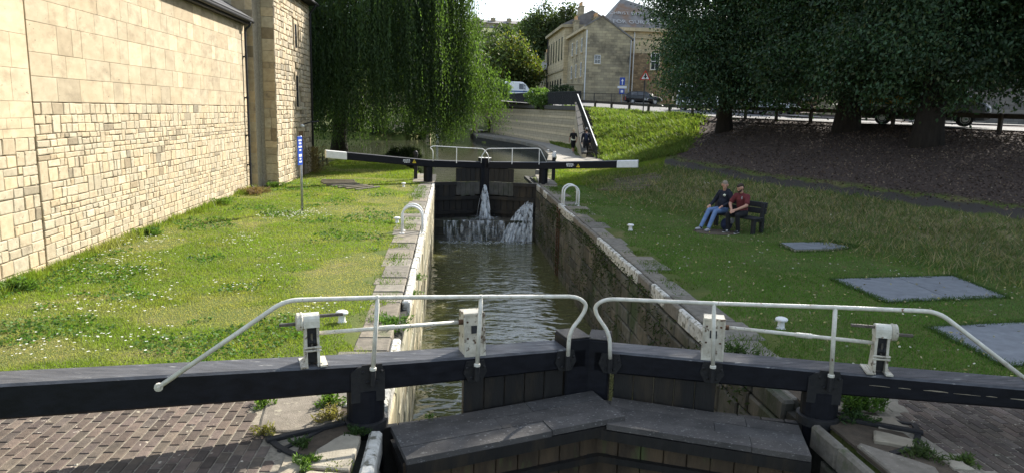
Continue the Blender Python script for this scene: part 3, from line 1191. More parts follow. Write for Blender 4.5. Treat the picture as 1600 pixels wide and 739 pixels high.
def bracket(lf, s, off, z, parent, mats='iron'):
    """bolted plate that carries a stanchion on the face of the beam"""
    w, h = .13, .15
    c = [(-w, -h * .3), (-w * .75, h * .55), (w * .75, h * .55), (w, -h * .3), (w * .55, -h), (-w * .55, -h)]
    b = MB()
    b.prism([lf.p(s + a, off, z + q) for a, q in c], lf.n * .022)
    o = b.build('bracket_plate', mats, parent)
    for a, q in ((-w * .72, .01), (w * .72, .01), (-w * .35, -h * .65), (w * .35, -h * .65)):
        bb = MB()
        M = Matrix.Translation(lf.p(s + a, off + .022, z + q)) @ lf.n.to_track_quat('Z', 'Y').to_matrix().to_4x4()
        bb.lathe([(.017, 0), (.017, .010), (.009, .018)], None, 6, M=M)
        bb.build('bolt', mats, o)
    return o


def winding_gear(lf, s, off, z, parent, flip=1, h=.52):
    """cast windlass stand: two A-shaped cheeks, rounded cap, gear cover and square spindles"""
    b = MB()
    for e in (-1, 1):
        a = s + e * .058
        prof = [(-.12, 0), (-.10, .03), (-.062, h * .5), (-.062, h * .86), (.062, h * .86), (.062, h * .5), (.10, .03), (.12, 0)]
        b.prism([lf.p(a - .013 + e * .016, off + q, z + zz) for q, zz in prof[:2] + prof[-2:]], lf.d * .026)
        b.prism([lf.p(a - .013, off + q, z + zz) for q, zz in prof], lf.d * .026)
        b.prism([lf.p(a - .011, off + q, z + zz) for q, zz in ((-.14, 0), (-.14, .018), (.14, .018), (.14, 0))], lf.d * (.07 * e))
    g = b.build('winding_gear', 'worn_white', parent)
    c = MB()
    prof = []
    for k in range(9):
        th = math.pi * k / 8
        prof.append((math.cos(th) * .074, h * .86 + math.sin(th) * .072))
    prof = [(.074, h * .74)] + prof + [(-.074, h * .74)]
    c.prism([lf.p(s - .076, off + q, z + zz) for q, zz in prof], lf.d * .152)
    c.build('gear_cap', 'white_paint', g)
    c = MB()
    c.prism([lf.p(s - .04, off + q, z + zz) for q, zz in ((-.05, .02), (.045, .02), (.045, h * .78), (-.05, h * .78))], lf.d * .08)
    c.build('gear_rack', 'iron', g)
    c = MB()
    M = Matrix.Translation(lf.p(s + flip * .078, off, z + h * .84)) @ (lf.d * flip).to_track_quat('Z', 'Y').to_matrix().to_4x4()
    c.lathe([(.082, 0), (.092, .010), (.092, .022), (.084, .027), (.088, .034), (.088, .058), (.06, .068)], None, 18, M=M)
    c.build('gear_cover', 'worn_white', g)
    for e, ln, zz in ((flip, .15, h * .80), (-flip, .16, h * .92)):
        c = MB()
        p0 = lf.p(s + e * .07, off, z + zz)
        c.bar(p0, p0 + lf.d * e * (ln + .08), .030, .030, bev=.004)
        c.build('spindle', 'steel', g)
    c = MB()
    M = Matrix.Translation(lf.p(s - .035, off + .02, z + h * .45)) @ lf.d.to_track_quat('Z', 'Y').to_matrix().to_4x4()
    c.lathe([(.05, 0), (.05, .015), (.042, .02), (.042, .05), (.05, .055), (.05, .07)], None, 12, M=M)
    c.build('pinion', 'iron', g)
    c = MB()
    for zz in (.3, .36):
        c.tube([lf.p(s - .085, off + .082, z + h * zz), lf.p(s + .085, off + .082, z + h * zz)], .012, 8)
    c.build('tie_rod', 'worn_white', g)
    c = MB()
    c.bar(lf.p(s, off + .05, z + h * .35), lf.p(s, off + .05, z + h * .62), .02, .012)
    c.build('pawl', 'steel', g)
    return g


def gear_box(lf, s, off, z, parent, w=.22, h=.46, lid='worn_white'):
    b = MB()
    hw = w / 2
    # body: wedge, deeper at the foot; raised rim round a recessed face plate
    prof = [(-.13, 0), (.10, 0), (.045, h), (-.13, h)]
    b.prism([lf.p(s - hw, off + q, z + zz) for q, zz in prof], lf.d * w)
    g = b.build('gear_box', 'worn_white', parent)
    c = MB()
    for (a0, a1, z0, z1) in ((-hw - .008, hw + .008, 0, .02), (-hw - .008, hw + .008, h - .02, h), (-hw - .008, -hw + .012, .02, h - .02), (hw - .012, hw + .008, .02, h - .02)):
        o0, o1 = .10 - .055 * z0 / h, .10 - .055 * z1 / h
        c.add([lf.p(s + a, off + o, z + zz) for a, o, zz in ((a0, o0 + .001, z0), (a1, o0 + .001, z0), (a1, o1 + .001, z1), (a0, o1 + .001, z1), (a0, o0 + .014, z0), (a1, o0 + .014, z0), (a1, o1 + .014, z1), (a0, o1 + .014, z1))],
              [(4, 5, 6, 7), (0, 1, 5, 4), (1, 2, 6, 5), (2, 3, 7, 6), (3, 0, 4, 7)])
    c.build('face_rim', lid, g)
    c = MB()
    o0 = .10 - .055 * .62
    c.prism([lf.p(s + a, off + o0 + .002 - .055 * (zz - h * .62) / h, z + zz) for a, zz in ((-.04, h * .53), (.035, h * .53), (.035, h * .71), (-.04, h * .71))], lf.n * .004)
    c.build('slot', 'plastic_dark', g)
    c = MB()
    for a, zz in ((-.075, .8), (.075, .8), (-.075, .42), (.075, .42)):
        M = Matrix.Translation(lf.p(s + a, off + .10 - .055 * zz, z + h * zz)) @ lf.n.to_track_quat('Z', 'Y').to_matrix().to_4x4()
        c.lathe([(.012, 0), (.012, .006)], None, 6, M=M)
    c.build('bolt', 'rust', g)
    return g


def planks(lf, s0, s1, off, z0, z1, w, thick, parent, m, name='gate_plank', tf=None, zj=0.0):
    n = max(1, round((s1 - s0) / w))
    for k in range(n):
        a, c = s0 + (s1 - s0) * k / n + .004, s0 + (s1 - s0) * (k + 1) / n - .004
        b = MB()
        d = jit(.006)
        zz0 = z0 + (jit(zj) if zj else 0)
        p = [lf.p(a, off + d, 0), lf.p(c, off + d, 0)]
        M = Matrix.Translation((lf.p((a + c) / 2, off + d - thick / 2, (zz0 + z1) / 2))) @ Matrix.Rotation(lf.rz, 4, 'Z')
        b.box(None, (c - a, thick, z1 - zz0), M=M, bev=.006, tint=tf() if tf else (1, 1, 1))
        b.build(name, m if isinstance(m, str) else random.choice(m), parent)


# ------------------------------------------------------------------ near pair
NL = Leaf((1.6, 7.72), (-.85, 7.0))
NR = Leaf((1.6, 7.72), (4.05, 6.95))


def near_gate(lf, side, label):
    g = thing('lock_gate', tuple(lf.p(lf.heel_s, 0, 0)), label, 'lock gate', 'near pair of lock gates')
    if side < 0:
        st = [(.10, .36, .595), (1.4, .37, .63), (2.55, .38, .67), (3.7, .42, .73), (5.6, .51, .83), (7.6, .60, .92)]
    else:
        st = [(.12, .31, .57), (1.4, .315, .575), (2.55, .325, .58), (4.3, .37, .60), (6.2, .40, .64), (7.4, .43, .67)]
    loft_beam(lf, 'balance_beam', st, .18, g, ['black_paint', 'black_top', 'white_clean'])
    # heel post: rounded timber with iron strap
    hs = lf.heel_s
    b = MB()
    b.lathe([(.19, -2.6), (.19, .0), (.192, .2), (.19, st[2][1] + .01)], lf.p(hs, .03, 0), 20)
    b.build('heel_post', 'black_paint', g)
    b = MB()
    b.lathe([(.20, -.06), (.225, -.05), (.225, .04), (.20, .05)], lf.p(hs, .03, 0), 20)
    b.build('collar_strap', 'iron', g)
    b = MB()
    b.prism([lf.p(hs + a, .181, z) for a, z in ((-.17, st[2][1] - .1), (.17, st[2][1] - .1), (.17, st[2][2] - .07), (.10, st[2][2] - .02), (-.10, st[2][2] - .02), (-.17, st[2][2] - .07))], lf.n * .02)
    b.build('heel_plate', 'iron', g)
    # mitre post
    b = MB()
    top = .71 if side < 0 else .69
    w = .30 if side < 0 else .25
    c = lf.p(.03 + w / 2, 0, (top - 2.6) / 2)
    b.box(None, (w, .36, top + 2.6), M=Matrix.Translation(c) @ Matrix.Rotation(lf.rz, 4, 'Z'), bev=.02)
    o = b.build('mitre_post', ['black_paint'], g)
    b = MB()
    c = lf.p(.03 + w / 2, 0, top + .006)
    b.box(None, (w - .01, .35, .014), M=Matrix.Translation(c) @ Matrix.Rotation(lf.rz, 4, 'Z'), bev=.005)
    b.build('post_cap', 'plank', o)
    # boarding between the top rail and the walkway; open by the heel
    s_open = 1.53 if side < 0 else 1.47
    planks(lf, .34, s_open, .13, -.2, st[1][1] + .005, .24, .07, g, 'gate_timber')
    planks(lf, s_open + .01, hs - .1, .12, -2.7, -.06, .25, .08, g, 'gate_timber')
    planks(lf, .34, s_open, .12, -2.7, -.21, .25, .08, g, 'gate_timber')
    # walkway: three boards deep on a front fascia
    za, zb = (.085, -.01) if side < 0 else (.055, -.04)
    s0 = .0 if side < 0 else .34
    s1 = hs - .22
    z_at = lambda s: za + (zb - za) * s / s1
    cuts = [s0, s0 + (s1 - s0) * .36 if side < 0 else s0 + (s1 - s0) * .72, s1]
    for k in range(3):
        o0, o1 = .205 + k * .247, .205 + (k + 1) * .247 - .006
        segs = ((cuts[0], cuts[1]), (cuts[1], cuts[2]))
        if k == 1:
            segs = ((cuts[0], cuts[0] + (s1 - s0) * .55), (cuts[0] + (s1 - s0) * .55, s1))
        for (u0, u1) in segs:
            b = MB()
            lift = jit(.006)
            q = [lf.p(u0 + .003 - (.0 if k < 1 else .0), o0, z_at(u0) + lift), lf.p(u1 - .003, o0, z_at(u1) + lift), lf.p(u1 - .003, o1, z_at(u1) + lift), lf.p(u0 + .003, o1, z_at(u0) + lift)]
            b.prism(q, (0, 0, -.06), tint=tintv(1, .12, .02))
            b.build('walkway_board', 'plank', g)
    if side > 0:      # bare wood showing along a split in the paint
        for (a0, a1, zz, hh) in ((3.0, 3.2, .476, .004), (3.28, 3.4, .478, .006), (3.52, 3.75, .480, .010), (3.8, 4.05, .477, .004), (4.1, 4.2, .481, .006), (4.32, 4.62, .482, .012), (4.66, 4.74, .486, .005), (4.9, 5.35, .484, .009), (5.38, 5.52, .487, .006), (5.6, 6.1, .488, .013)):
            b = MB()
            n_ = 6
            up_ = [lf.p(a0 + (a1 - a0) * k / n_, .1802, zz + hh * random.uniform(.3, 1) * math.sin(math.pi * (k + .15) / (n_ + .3))) for k in range(n_ + 1)]
            dn_ = [lf.p(a0 + (a1 - a0) * k / n_, .1802, zz - hh * random.uniform(.2, .6)) for k in range(n_, -1, -1)]
            b.prism(up_ + dn_, lf.n * .002)
            b.build('bare_split', 'slab_stone', g)
    if side > 0:      # recessed board close to the mitre
        b = MB()
        b.prism([lf.p(-.02, .21, .0), lf.p(.335, .21, .0), lf.p(.335, .80, -.02), lf.p(-.02, .80, -.02)], (0, 0, -.06), tint=(.9, .9, .9))
        b.build('walkway_board', 'plank', g)
        b = MB()
        b.bar(lf.p(-.02, .46, .03), lf.p(.33, .46, .02), .05, .05)
        b.build('batten', 'gate_timber', g)
    b = MB()
    b.prism([lf.p(0.0, .90, z_at(0) - .065), lf.p(s1, .90, z_at(s1) - .065), lf.p(s1, .90, z_at(s1) - .19), lf.p(0.0, .90, z_at(0) - .17)], lf.n * .05)
    b.build('fascia_board', 'gate_timber', g)
    planks(lf, .0, s1, .84, -2.4, -.13, .23, .07, g, 'gate_algae', tf=None)
    b = MB()
    b.bar(lf.p(.0, .87, -.36), lf.p(s1, .87, -.44), .07, .07)
    b.build('rubbing_rail', 'gate_timber', g)
    b = MB()
    b.prism([lf.p(0, .2, -.10), lf.p(s1, .2, -.16), lf.p(s1, .2, -.3), lf.p(0, .2, -.24)], lf.n * .6)
    b.build('walkway_bearer', 'gate_timber', g)
    # handrail
    if side < 0:
        path = [(-2.58, 6.23, .69), (-1.52, 6.54, 1.41), (-.69, 6.79, 1.37), (.34, 7.09, 1.30), (1.40, 7.40, 1.225), (1.53, 7.44, 1.13), (1.49, 7.43, 1.01), (1.335, 7.38, .83), (1.33, 7.38, .55)]
        posts = [((-.69, 6.79, 1.37), (-.74, 6.77, .63)), ((.34, 7.09, 1.30), (.31, 7.08, .55))]
        foot = (1.33, 7.38, .55)
    else:
        path = [(5.86, 6.115, .61), (4.89, 6.42, 1.34), (3.98, 6.71, 1.30), (2.83, 7.07, 1.24), (1.74, 7.415, 1.195), (1.62, 7.45, 1.11), (1.64, 7.44, 1.0), (1.795, 7.40, .80), (1.81, 7.39, .51)]
        posts = [((2.83, 7.07, 1.24), (2.87, 7.06, .52)), ((3.98, 6.71, 1.30), (4.01, 6.70, .55))]
        foot = (1.81, 7.39, .51)
    b = MB()
    b.tube(round_bends(path, .13), .0225, 10)
    h = b.build('handrail', 'white_paint', g, True)
    b = MB()
    M = Matrix.Translation(Vector(path[0]) + lf.n * -.012) @ lf.n.to_track_quat('Z', 'Y').to_matrix().to_4x4()
    b.lathe([(.038, 0), (.038, .03), (.016, .031), (.016, .05)], None, 12, M=M)
    b.build('end_bolt', 'worn_white', h)
    for (a, c) in posts:
        b = MB()
        b.tube([Vector(c), Vector(a) + Vector((0, 0, .02))], .0225, 10)
        o = b.build('stanchion', 'white_paint', g, True)
        b = MB()
        b.lathe([(.034, 0), (.034, .025), (.028, .03)], Vector(c), 10)
        b.build('socket', 'white_paint', o)
    for c in [p_[1] for p_ in posts] + [foot]:
        s_ = (Vector((c[0], c[1], 0)) - lf.m).dot(lf.d)
        bracket(lf, s_, .181, c[2] - .04, g)
        b = MB()
        b.tube([(c[0], c[1], c[2] - .16), (c[0], c[1], c[2])], .03, 8)
        b.build('post_socket', 'iron', g)
    if side < 0:
        s_g, s_b = 3.08, 1.41
        zg, zb_ = .70, .63
    else:
        s_g, s_b = 3.10, 1.40
        zg, zb_ = .60, .575
    winding_gear(lf, s_g, .05, zg - .005, g, 1)
    gear_box(lf, s_b, .05, zb_ - .004, g)
    b = MB()
    p0, p1 = lf.p(s_g - .06, .05, zg + .30), lf.p(s_b + .16, .05, zb_ + .355)
    mid = p0.lerp(p1, .42)
    b.tube([p0, p1], .021, 10)
    o = b.build('drive_shaft', 'white_paint', g, True)
    b = MB()
    b.tube([mid, mid + (p1 - p0).normalized() * .16], .028, 10)
    b.build('shaft_sleeve', 'white_paint', o)
    b = MB()
    b.tube([p1, p1 + (p1 - p0).normalized() * .06], .03, 8)
    b.build('coupling', 'rust', o)
    return g


near_gate(NL, -1, 'black lock gate with white handrail, near left, its beam running out of frame')
near_gate(NR, 1, 'black lock gate with white handrail, near right, its shaded beam paint cracked')

# leak between the near mitre posts, iron anchor straps and quadrants
for (hx, hy, sg, lab) in ((-.85, 7.0, -1, 'curved iron quadrant strap let into the paving beside the left heel post'), (4.05, 6.95, 1, 'curved iron quadrant strap lying in broken paving beside the right heel post')):
    t = thing('anchor_strap', (hx + sg * .5, hy - .4, 0), lab, 'iron strap')
    b = MB()
    pts = []
    for k in range(9):
        th = R(198 + k * 7) if sg < 0 else R(342 - k * 7)
        pts.append((hx + math.cos(th) * .98, hy + math.sin(th) * .98 + .03, .022))
    for k in range(8):
        b.bar(pts[k], pts[k + 1], .06, .02)
    b.build('quadrant', 'iron', t)
    b = MB()
    b.bar((hx + sg * .2, hy - .12, .03), (hx + sg * .88, hy - .50, .03), .07, .04, bev=.006)
    b.bar((hx + sg * .16, hy + .1, .012), (hx + sg * .72, hy - .7, .012) if sg < 0 else (hx + .95, hy - .28, .012), .05, .03, bev=.006)
    b.build('tie_bar', 'iron', t)

# ------------------------------------------------------------------ far pair
FL = Leaf((1.6, 32.35), (-.95, 31.45))
FR = Leaf((1.6, 32.35), (4.2, 31.4))


def text(body, size, loc, xdir, zdir, m, name, parent, extrude=.002):
    c = bpy.data.curves.new(name, 'FONT')
    c.body = body
    c.size = size
    c.align_x = 'CENTER'
    c.align_y = 'CENTER'
    c.extrude = extrude
    c.resolution_u = 2
    c.materials.append(MATS[m])
    o = bpy.data.objects.new(name, c)
    COL.objects.link(o)
    x, z = Vector(xdir).normalized(), Vector(zdir).normalized()
    y = x.cross(z) * -1
    nrm = x.cross(z)
    off = ORG[parent]
    M = Matrix(((x.x, z.x, nrm.x, loc[0] - off.x), (x.y, z.y, nrm.y, loc[1] - off.y), (x.z, z.z, nrm.z, loc[2] - off.z), (0, 0, 0, 1)))
    dg = bpy.context.evaluated_depsgraph_get()
    me = bpy.data.meshes.new_from_object(o.evaluated_get(dg))
    bpy.data.objects.remove(o)
    o = bpy.data.objects.new(name, me)
    COL.objects.link(o)
    o.parent = parent
    o.matrix_local = M
    ORG[o] = off
    return o


def far_gate(lf, side, label):
    g = thing('lock_gate', tuple(lf.p(lf.heel_s, 0, 0)), label, 'lock gate', 'far pair of lock gates')
    if side < 0:
        st = [(.08, .60, .90), (2.7, .68, 1.0), (6.3, 1.02, 1.34), (7.15, 1.10, 1.42)]
    else:
        st = [(.08, .60, .91), (2.75, .68, 1.0), (6.05, .90, 1.21), (6.95, .95, 1.27)]
    loft_beam(lf, 'balance_beam', st, .17, g, ['black_paint', 'black_top', 'white_clean'], tip_from=st[2][0])
    hs = lf.heel_s
    b = MB()
    b.lathe([(.2, -2.6), (.2, st[1][1] + .01)], lf.p(hs, 0, 0), 14)
    b.build('heel_post', 'black_paint', g)
    b = MB()
    c = lf.p(.14, 0, -.75)
    b.box(None, (.24, .34, 3.64), M=Matrix.Translation(c) @ Matrix.Rotation(lf.rz, 4, 'Z'), bev=.02)
    o = b.build('mitre_post', 'black_paint', g)
    b = MB()
    b.box(None, (.25, .35, .02), M=Matrix.Translation(lf.p(.14, 0, 1.08)) @ Matrix.Rotation(lf.rz, 4, 'Z'))
    b.build('post_cap', 'white_clean', o)
    s_open = 1.42
    planks(lf, .27, s_open, .12, .02, .62, .23, .07, g, 'gate_timber')
    planks(lf, .27, s_open, .125, -.62, .0, .23, .07, g, 'gate_dry', zj=.05)
    planks(lf, .27, s_open, .10, -2.6, -.64, .29, .07, g, 'gate_timber')
    planks(lf, s_open + .01, hs - .15, .10, -2.6, -.04, .32, .07, g, 'gate_timber')
    b = MB()
    for z in (-.06, -.72, -1.35):
        b.bar(lf.p(s_open + .01 if z > -.5 else .3, .155, z), lf.p(hs - .15, .155, z), .10, .16)
    b.build('cross_rail', 'gate_timber', g)
    # handrail: curved down at both ends
    dz = .62
    z_ = lambda s: st[0][2] + (st[1][2] - st[0][2]) * s / 2.7
    o_ = .21
    path = [lf.p(2.55, o_, z_(2.55) - .05), lf.p(2.55, o_, z_(2.5) + .42), lf.p(2.70, o_, z_(2.7) + dz - .08), lf.p(2.55, o_, z_(2.5) + dz), lf.p(.22, o_, z_(0) + dz - .02),
            lf.p(.06, o_, z_(0) + dz - .12), lf.p(.24, o_, z_(0) + .3), lf.p(.26, o_, z_(0) - .05)]
    if side > 0:
        path = [lf.p(2.95, o_, z_(2.7) + .02), lf.p(2.62, o_, z_(2.5) + dz)] + path[4:]
    b = MB()
    b.tube(round_bends(path, .14), .02, 6)
    b.build('handrail', 'white_clean', g, True)
    for s_ in ((1.45,) if side < 0 else (1.35, 2.6)):
        b = MB()
        b.tube([lf.p(s_, o_, z_(s_) - .1), lf.p(s_, o_, z_(s_) + dz - .01)], .02, 6)
        b.build('stanchion', 'white_clean', g)
    # painted notice: three rows of small white lettering and a yellow warning triangle
    sn = 4.0 if side > 0 else 3.75
    zt = st[1][1] + (st[2][1] - st[1][1]) * (sn - 2.7) / 3.5
    xd = lf.d if side > 0 else -lf.d
    for k, (w0, w1) in enumerate(((-.16, .14), (-.17, .17), (-.15, .10))):
        b = MB()
        zz = zt + .215 - k * .055
        q = w0
        while q < w1 - .02:
            e = min(q + random.uniform(.035, .08), w1)
            b.prism([lf.p(sn + q, .171, zz), lf.p(sn + e, .171, zz), lf.p(sn + e, .171, zz + .03), lf.p(sn + q, .171, zz + .03)], lf.n * .003)
            q = e + .018
        b.build('notice_line', 'sign_white', g)
    b = MB()
    s2 = sn + (.36 if side > 0 else -.36)
    b.prism([lf.p(s2 - .085, .171, zt + .085), lf.p(s2 + .085, .171, zt + .085), lf.p(s2, .171, zt + .24)], lf.n * .004)
    t_ = b.build('warning_triangle', 'sign_yellow', g)
    b = MB()
    b.prism([lf.p(s2 - .016, .176, zt + .125), lf.p(s2 + .016, .176, zt + .125), lf.p(s2 + .01, .176, zt + .195), lf.p(s2 - .01, .176, zt + .195)], lf.n * .003)
    b.build('pictogram', 'plastic_dark', t_)
    return g


far_gate(FL, -1, 'white tipped black gate at the far left, beam reaching towards the willow')
far_gate(FR, 1, 'white tipped black gate at the far right, beam reaching towards the earth path')

# ground paddle posts standing behind the far gates
for (x, y, lab) in ((-1.55, 32.6, 'small iron post standing behind the far left balance beam'), (4.95, 33.4, 'pale iron paddle stand behind the far right balance beam')):
    t = thing('paddle_stand', (x, y, 0), lab, 'paddle stand', 'paddle stands')
    b = MB()
    b.box((x, y, .55), (.16, .14, 1.1), bev=.02)
    b.build('stand_body', 'iron', t)
    b = MB()
    b.lathe([(.10, 1.1), (.11, 1.16), (.09, 1.28), (.03, 1.32)], (x, y, 0), 12)
    b.build('stand_cap', 'white_clean' if x > 0 else 'iron', t)

# ------------------------------------------------------------------ leaking water at the far gates


def strands(name, gens, label, w=.012):
    V = []
    for path in gens:
        ww = w * random.uniform(.5, 1.8)
        for i in range(len(path) - 1):
            a, c = path[i], path[i + 1]
            e = Vector((ww, random.uniform(-.3, .3) * ww, 0))
            V += [a - e, a + e, c + e, c - e]
    o = npmesh(name, np.array([tuple(v) for v in V]), 4, 'foam')
    return tag(o, label, kind='stuff')


def fall(x0, y0, z0, vx, vy, z1, n=9):
    T = math.sqrt(max(.01, 2 * (z0 - z1) / 9.8))
    return [Vector((x0 + vx * T * k / n, y0 + vy * T * k / n, z0 - 4.9 * (T * k / n) ** 2)) for k in range(n + 1)]


def veil(name, label, top, bottom, n=26, bulge=.0, extra=(), m='foam'):
    """rippled sheets of falling water between two edges (lists of points), plus loose strands"""
    V = []
    for k in range(2):
        rows = []
        m_ = 12
        for i in range(n + 1):
            u = i / n
            t0, t1 = Vector(top[0]).lerp(Vector(top[1]), u), Vector(bottom[0]).lerp(Vector(bottom[1]), u)
            col = []
            dx, dy, zb = random.gauss(0, .02), random.gauss(0, .03) - .05 * k, random.uniform(-.05, .05)
            for j in range(m_ + 1):
                q = j / m_
                p = t0.lerp(t1, q)
                p.z = t0.z + (t1.z + zb - t0.z) * (q ** 1.7 if bulge else q)
                p.y -= bulge * q * (1 - q * .3) - dy * q
                p.x += dx * q
                col.append(p)
            rows.append(col)
        for i in range(n):
            for j in range(m_):
                V += [rows[i][j], rows[i + 1][j], rows[i + 1][j + 1], rows[i][j + 1]]
    for path in extra:
        ww = .007 * random.uniform(.5, 1.6)
        for i in range(len(path) - 1):
            e = Vector((ww, 0, 0))
            V += [path[i] - e, path[i] + e, path[i + 1] + e, path[i + 1] - e]
    return tag(npmesh(name, np.array([tuple(v) for v in V]), 4, m), label, kind='stuff')


veil('falling_water', 'white leak of water spouting between the far gates', ((1.56, 31.98, -.12), (1.64, 31.98, -.12)), ((1.36, 31.45, -1.62), (1.86, 31.45, -1.62)), 14, .10,
     [fall(1.6 + random.gauss(0, .02), 31.9, random.uniform(-.7, -.1), random.gauss(0, .25), -random.uniform(.5, 1.0), random.uniform(-1.7, -1.3)) for _ in range(25)], 'white_water')
veil('falling_water', 'spray of white water leaking from the far right gate', ((3.40, 31.6, -1.0), (3.80, 31.6, -.72)), ((2.25, 30.85, -2.5), (3.7, 30.85, -2.5)), 30, .12,
     [fall(random.gauss(3.6, .12), 31.5, random.uniform(-1.2, -.7), -random.uniform(.1, 1.7), -random.uniform(.8, 1.3), random.uniform(-2.5, -1.7)) for _ in range(30)], 'white_water')
veil('falling_water', 'curtain of white water pouring over the middle of the stone cill', ((.55, 31.0, -1.60), (2.45, 31.0, -1.60)), ((.45, 30.8, -2.5), (2.5, 30.8, -2.5)), 34, .06,
     [fall(random.gauss(1.55, .35), 31.0, -1.55, random.gauss(0, .12), -random.uniform(.2, .7), random.uniform(-2.5, -2.0), 6) for _ in range(26)])
veil('falling_water', 'thin trickles of water on the left end of the stone cill', ((-.25, 31.0, -1.62), (.40, 31.0, -1.62)), ((-.25, 30.85, -2.5), (.42, 30.85, -2.5)), 10, .04)
blobs_splash = [(random.gauss(1.6, .26), random.uniform(31.0, 31.6), -1.58 + abs(random.gauss(0, .07))) for _ in range(240)]


def blobs(name, pts, size, label):
    V = []
    for p in pts:
        s = size * random.uniform(.4, 1.5)
        a = random.uniform(0, 6.28)
        z = p[2]
        n = 6
        for k in range(n):
            t0, t1 = a + k * 2 * math.pi / n, a + (k + 1) * 2 * math.pi / n
            V += [(p[0], p[1], z + s * .25), (p[0] + math.cos(t0) * s * 1.6, p[1] + math.sin(t0) * s, z), (p[0] + math.cos(t1) * s * 1.6, p[1] + math.sin(t1) * s, z)]
    return tag(npmesh(name, np.array(V), 3, 'foam'), label, kind='stuff')


blobs('foam', [(random.uniform(LX + .2, RX - .2), 30.75 - abs(random.gauss(0, .28)), WATER_LOW + .01) for _ in range(700)] + blobs_splash
      + [(random.uniform(LX + .3, RX - .8), 30.4 - abs(random.gauss(0, 1.6)), WATER_LOW + .008) for _ in range(160)], .045, 'white foam where the falling water meets the lock')
blobs('floating_bubbles', [(random.uniform(LX + .1, 2.6), random.uniform(12, 29), WATER_LOW + .006) for _ in range(420)], .014, 'tiny pale bubbles and specks floating on the lock water')

# ------------------------------------------------------------------ ladder hoops, bollards, covers
for (x0, x1, ys, zz, lab) in ((-1.22, -.70, (18.2, 18.62), .0, 'white arched ladder hoop on the sunlit left lock edge'), (3.98, 4.5, (24.1, 24.52), .0, 'white arched ladder hoop on the shaded right lock edge')):
    t = thing('ladder_hoop', ((x0 + x1) / 2, ys[0], 0), lab, 'ladder hoop', 'white ladder hoops')
    for y in ys:
        rad = (x1 - x0) / 2
        cx = (x0 + x1) / 2
        pts = [(x0, y, -.05), (x0, y, .46)] + [(cx - rad * math.cos(math.pi * k / 12), y, .46 + .26 * math.sin(math.pi * k / 12)) for k in range(1, 12)] + [(x1, y, .46), (x1, y, -.05)]
        b = MB()
        b.tube(pts, .03, 10)
        o = b.build('hoop_bar', 'white_clean', t, True)
        for x in (x0, x1):
            b = MB()
            b.box((x, y, .012), (.12, .12, .02), bev=.004)
            b.build('foot_plate', 'white_clean', o)
for (x, y, z, lab) in ((-1.47, 19.9, 0, 'small white mushroom bollard in the grass beside the left ladder hoop'), (5.08, 19.15, 0, 'small white mushroom bollard alone on the shaded right lawn'),
                       (5.14, 10.1, 0, 'small white mushroom bollard behind the near right drive shaft'), (-1.6, 10.45, 0, 'small white mushroom bollard behind the near left winding gear'),
                       (6.72, 45.2, .55, 'low white bollard on the far towpath edge, nearer of two'), (6.62, 47.4, .55, 'low white bollard on the far towpath edge, farther of two'), (-1.9, 29.4, 0, 'low white bollard near the far left gate')):
    t = thing('bollard', (x, y, z), lab, 'bollard', 'white mooring bollards')
    k_ = .85
    b = MB()
    b.lathe([(q * k_, w * k_) for q, w in ((.085, -.05), (.085, .0), (.066, .02), (.058, .12), (.066, .14))], (x, y, z), 16)
    b.build('bollard_stem', 'white_clean', t, True)
    b = MB()
    b.lathe([(q * k_, w * k_) for q, w in ((.062, .14), (.104, .150), (.113, .172), (.104, .195), (.075, .21), (.025, .217))], (x, y, z), 16)
    b.build('bollard_head', 'white_clean', t, True)


def tread_mat():
    m = MATS['plate']
    N, L = m.node_tree.nodes, m.node_tree.links
    b = N['Principled BSDF']
    g = N.new('ShaderNodeNewGeometry')
    mp_ = N.new('ShaderNodeMapping')
    mp_.inputs['Rotation'].default_value = (0, 0, R(45))
    ch = N.new('ShaderNodeTexChecker')
    ch.inputs['Scale'].default_value = 22
    bp = N.new('ShaderNodeBump')
    bp.inputs['Strength'].default_value = .5
    bp.inputs['Distance'].default_value = .006
    L.new(g.outputs['Position'], mp_.inputs['Vector'])
    L.new(mp_.outputs['Vector'], ch.inputs['Vector'])
    L.new(ch.outputs['Fac'], bp.inputs['Height'])
    L.new(bp.outputs['Normal'], b.inputs['Normal'])


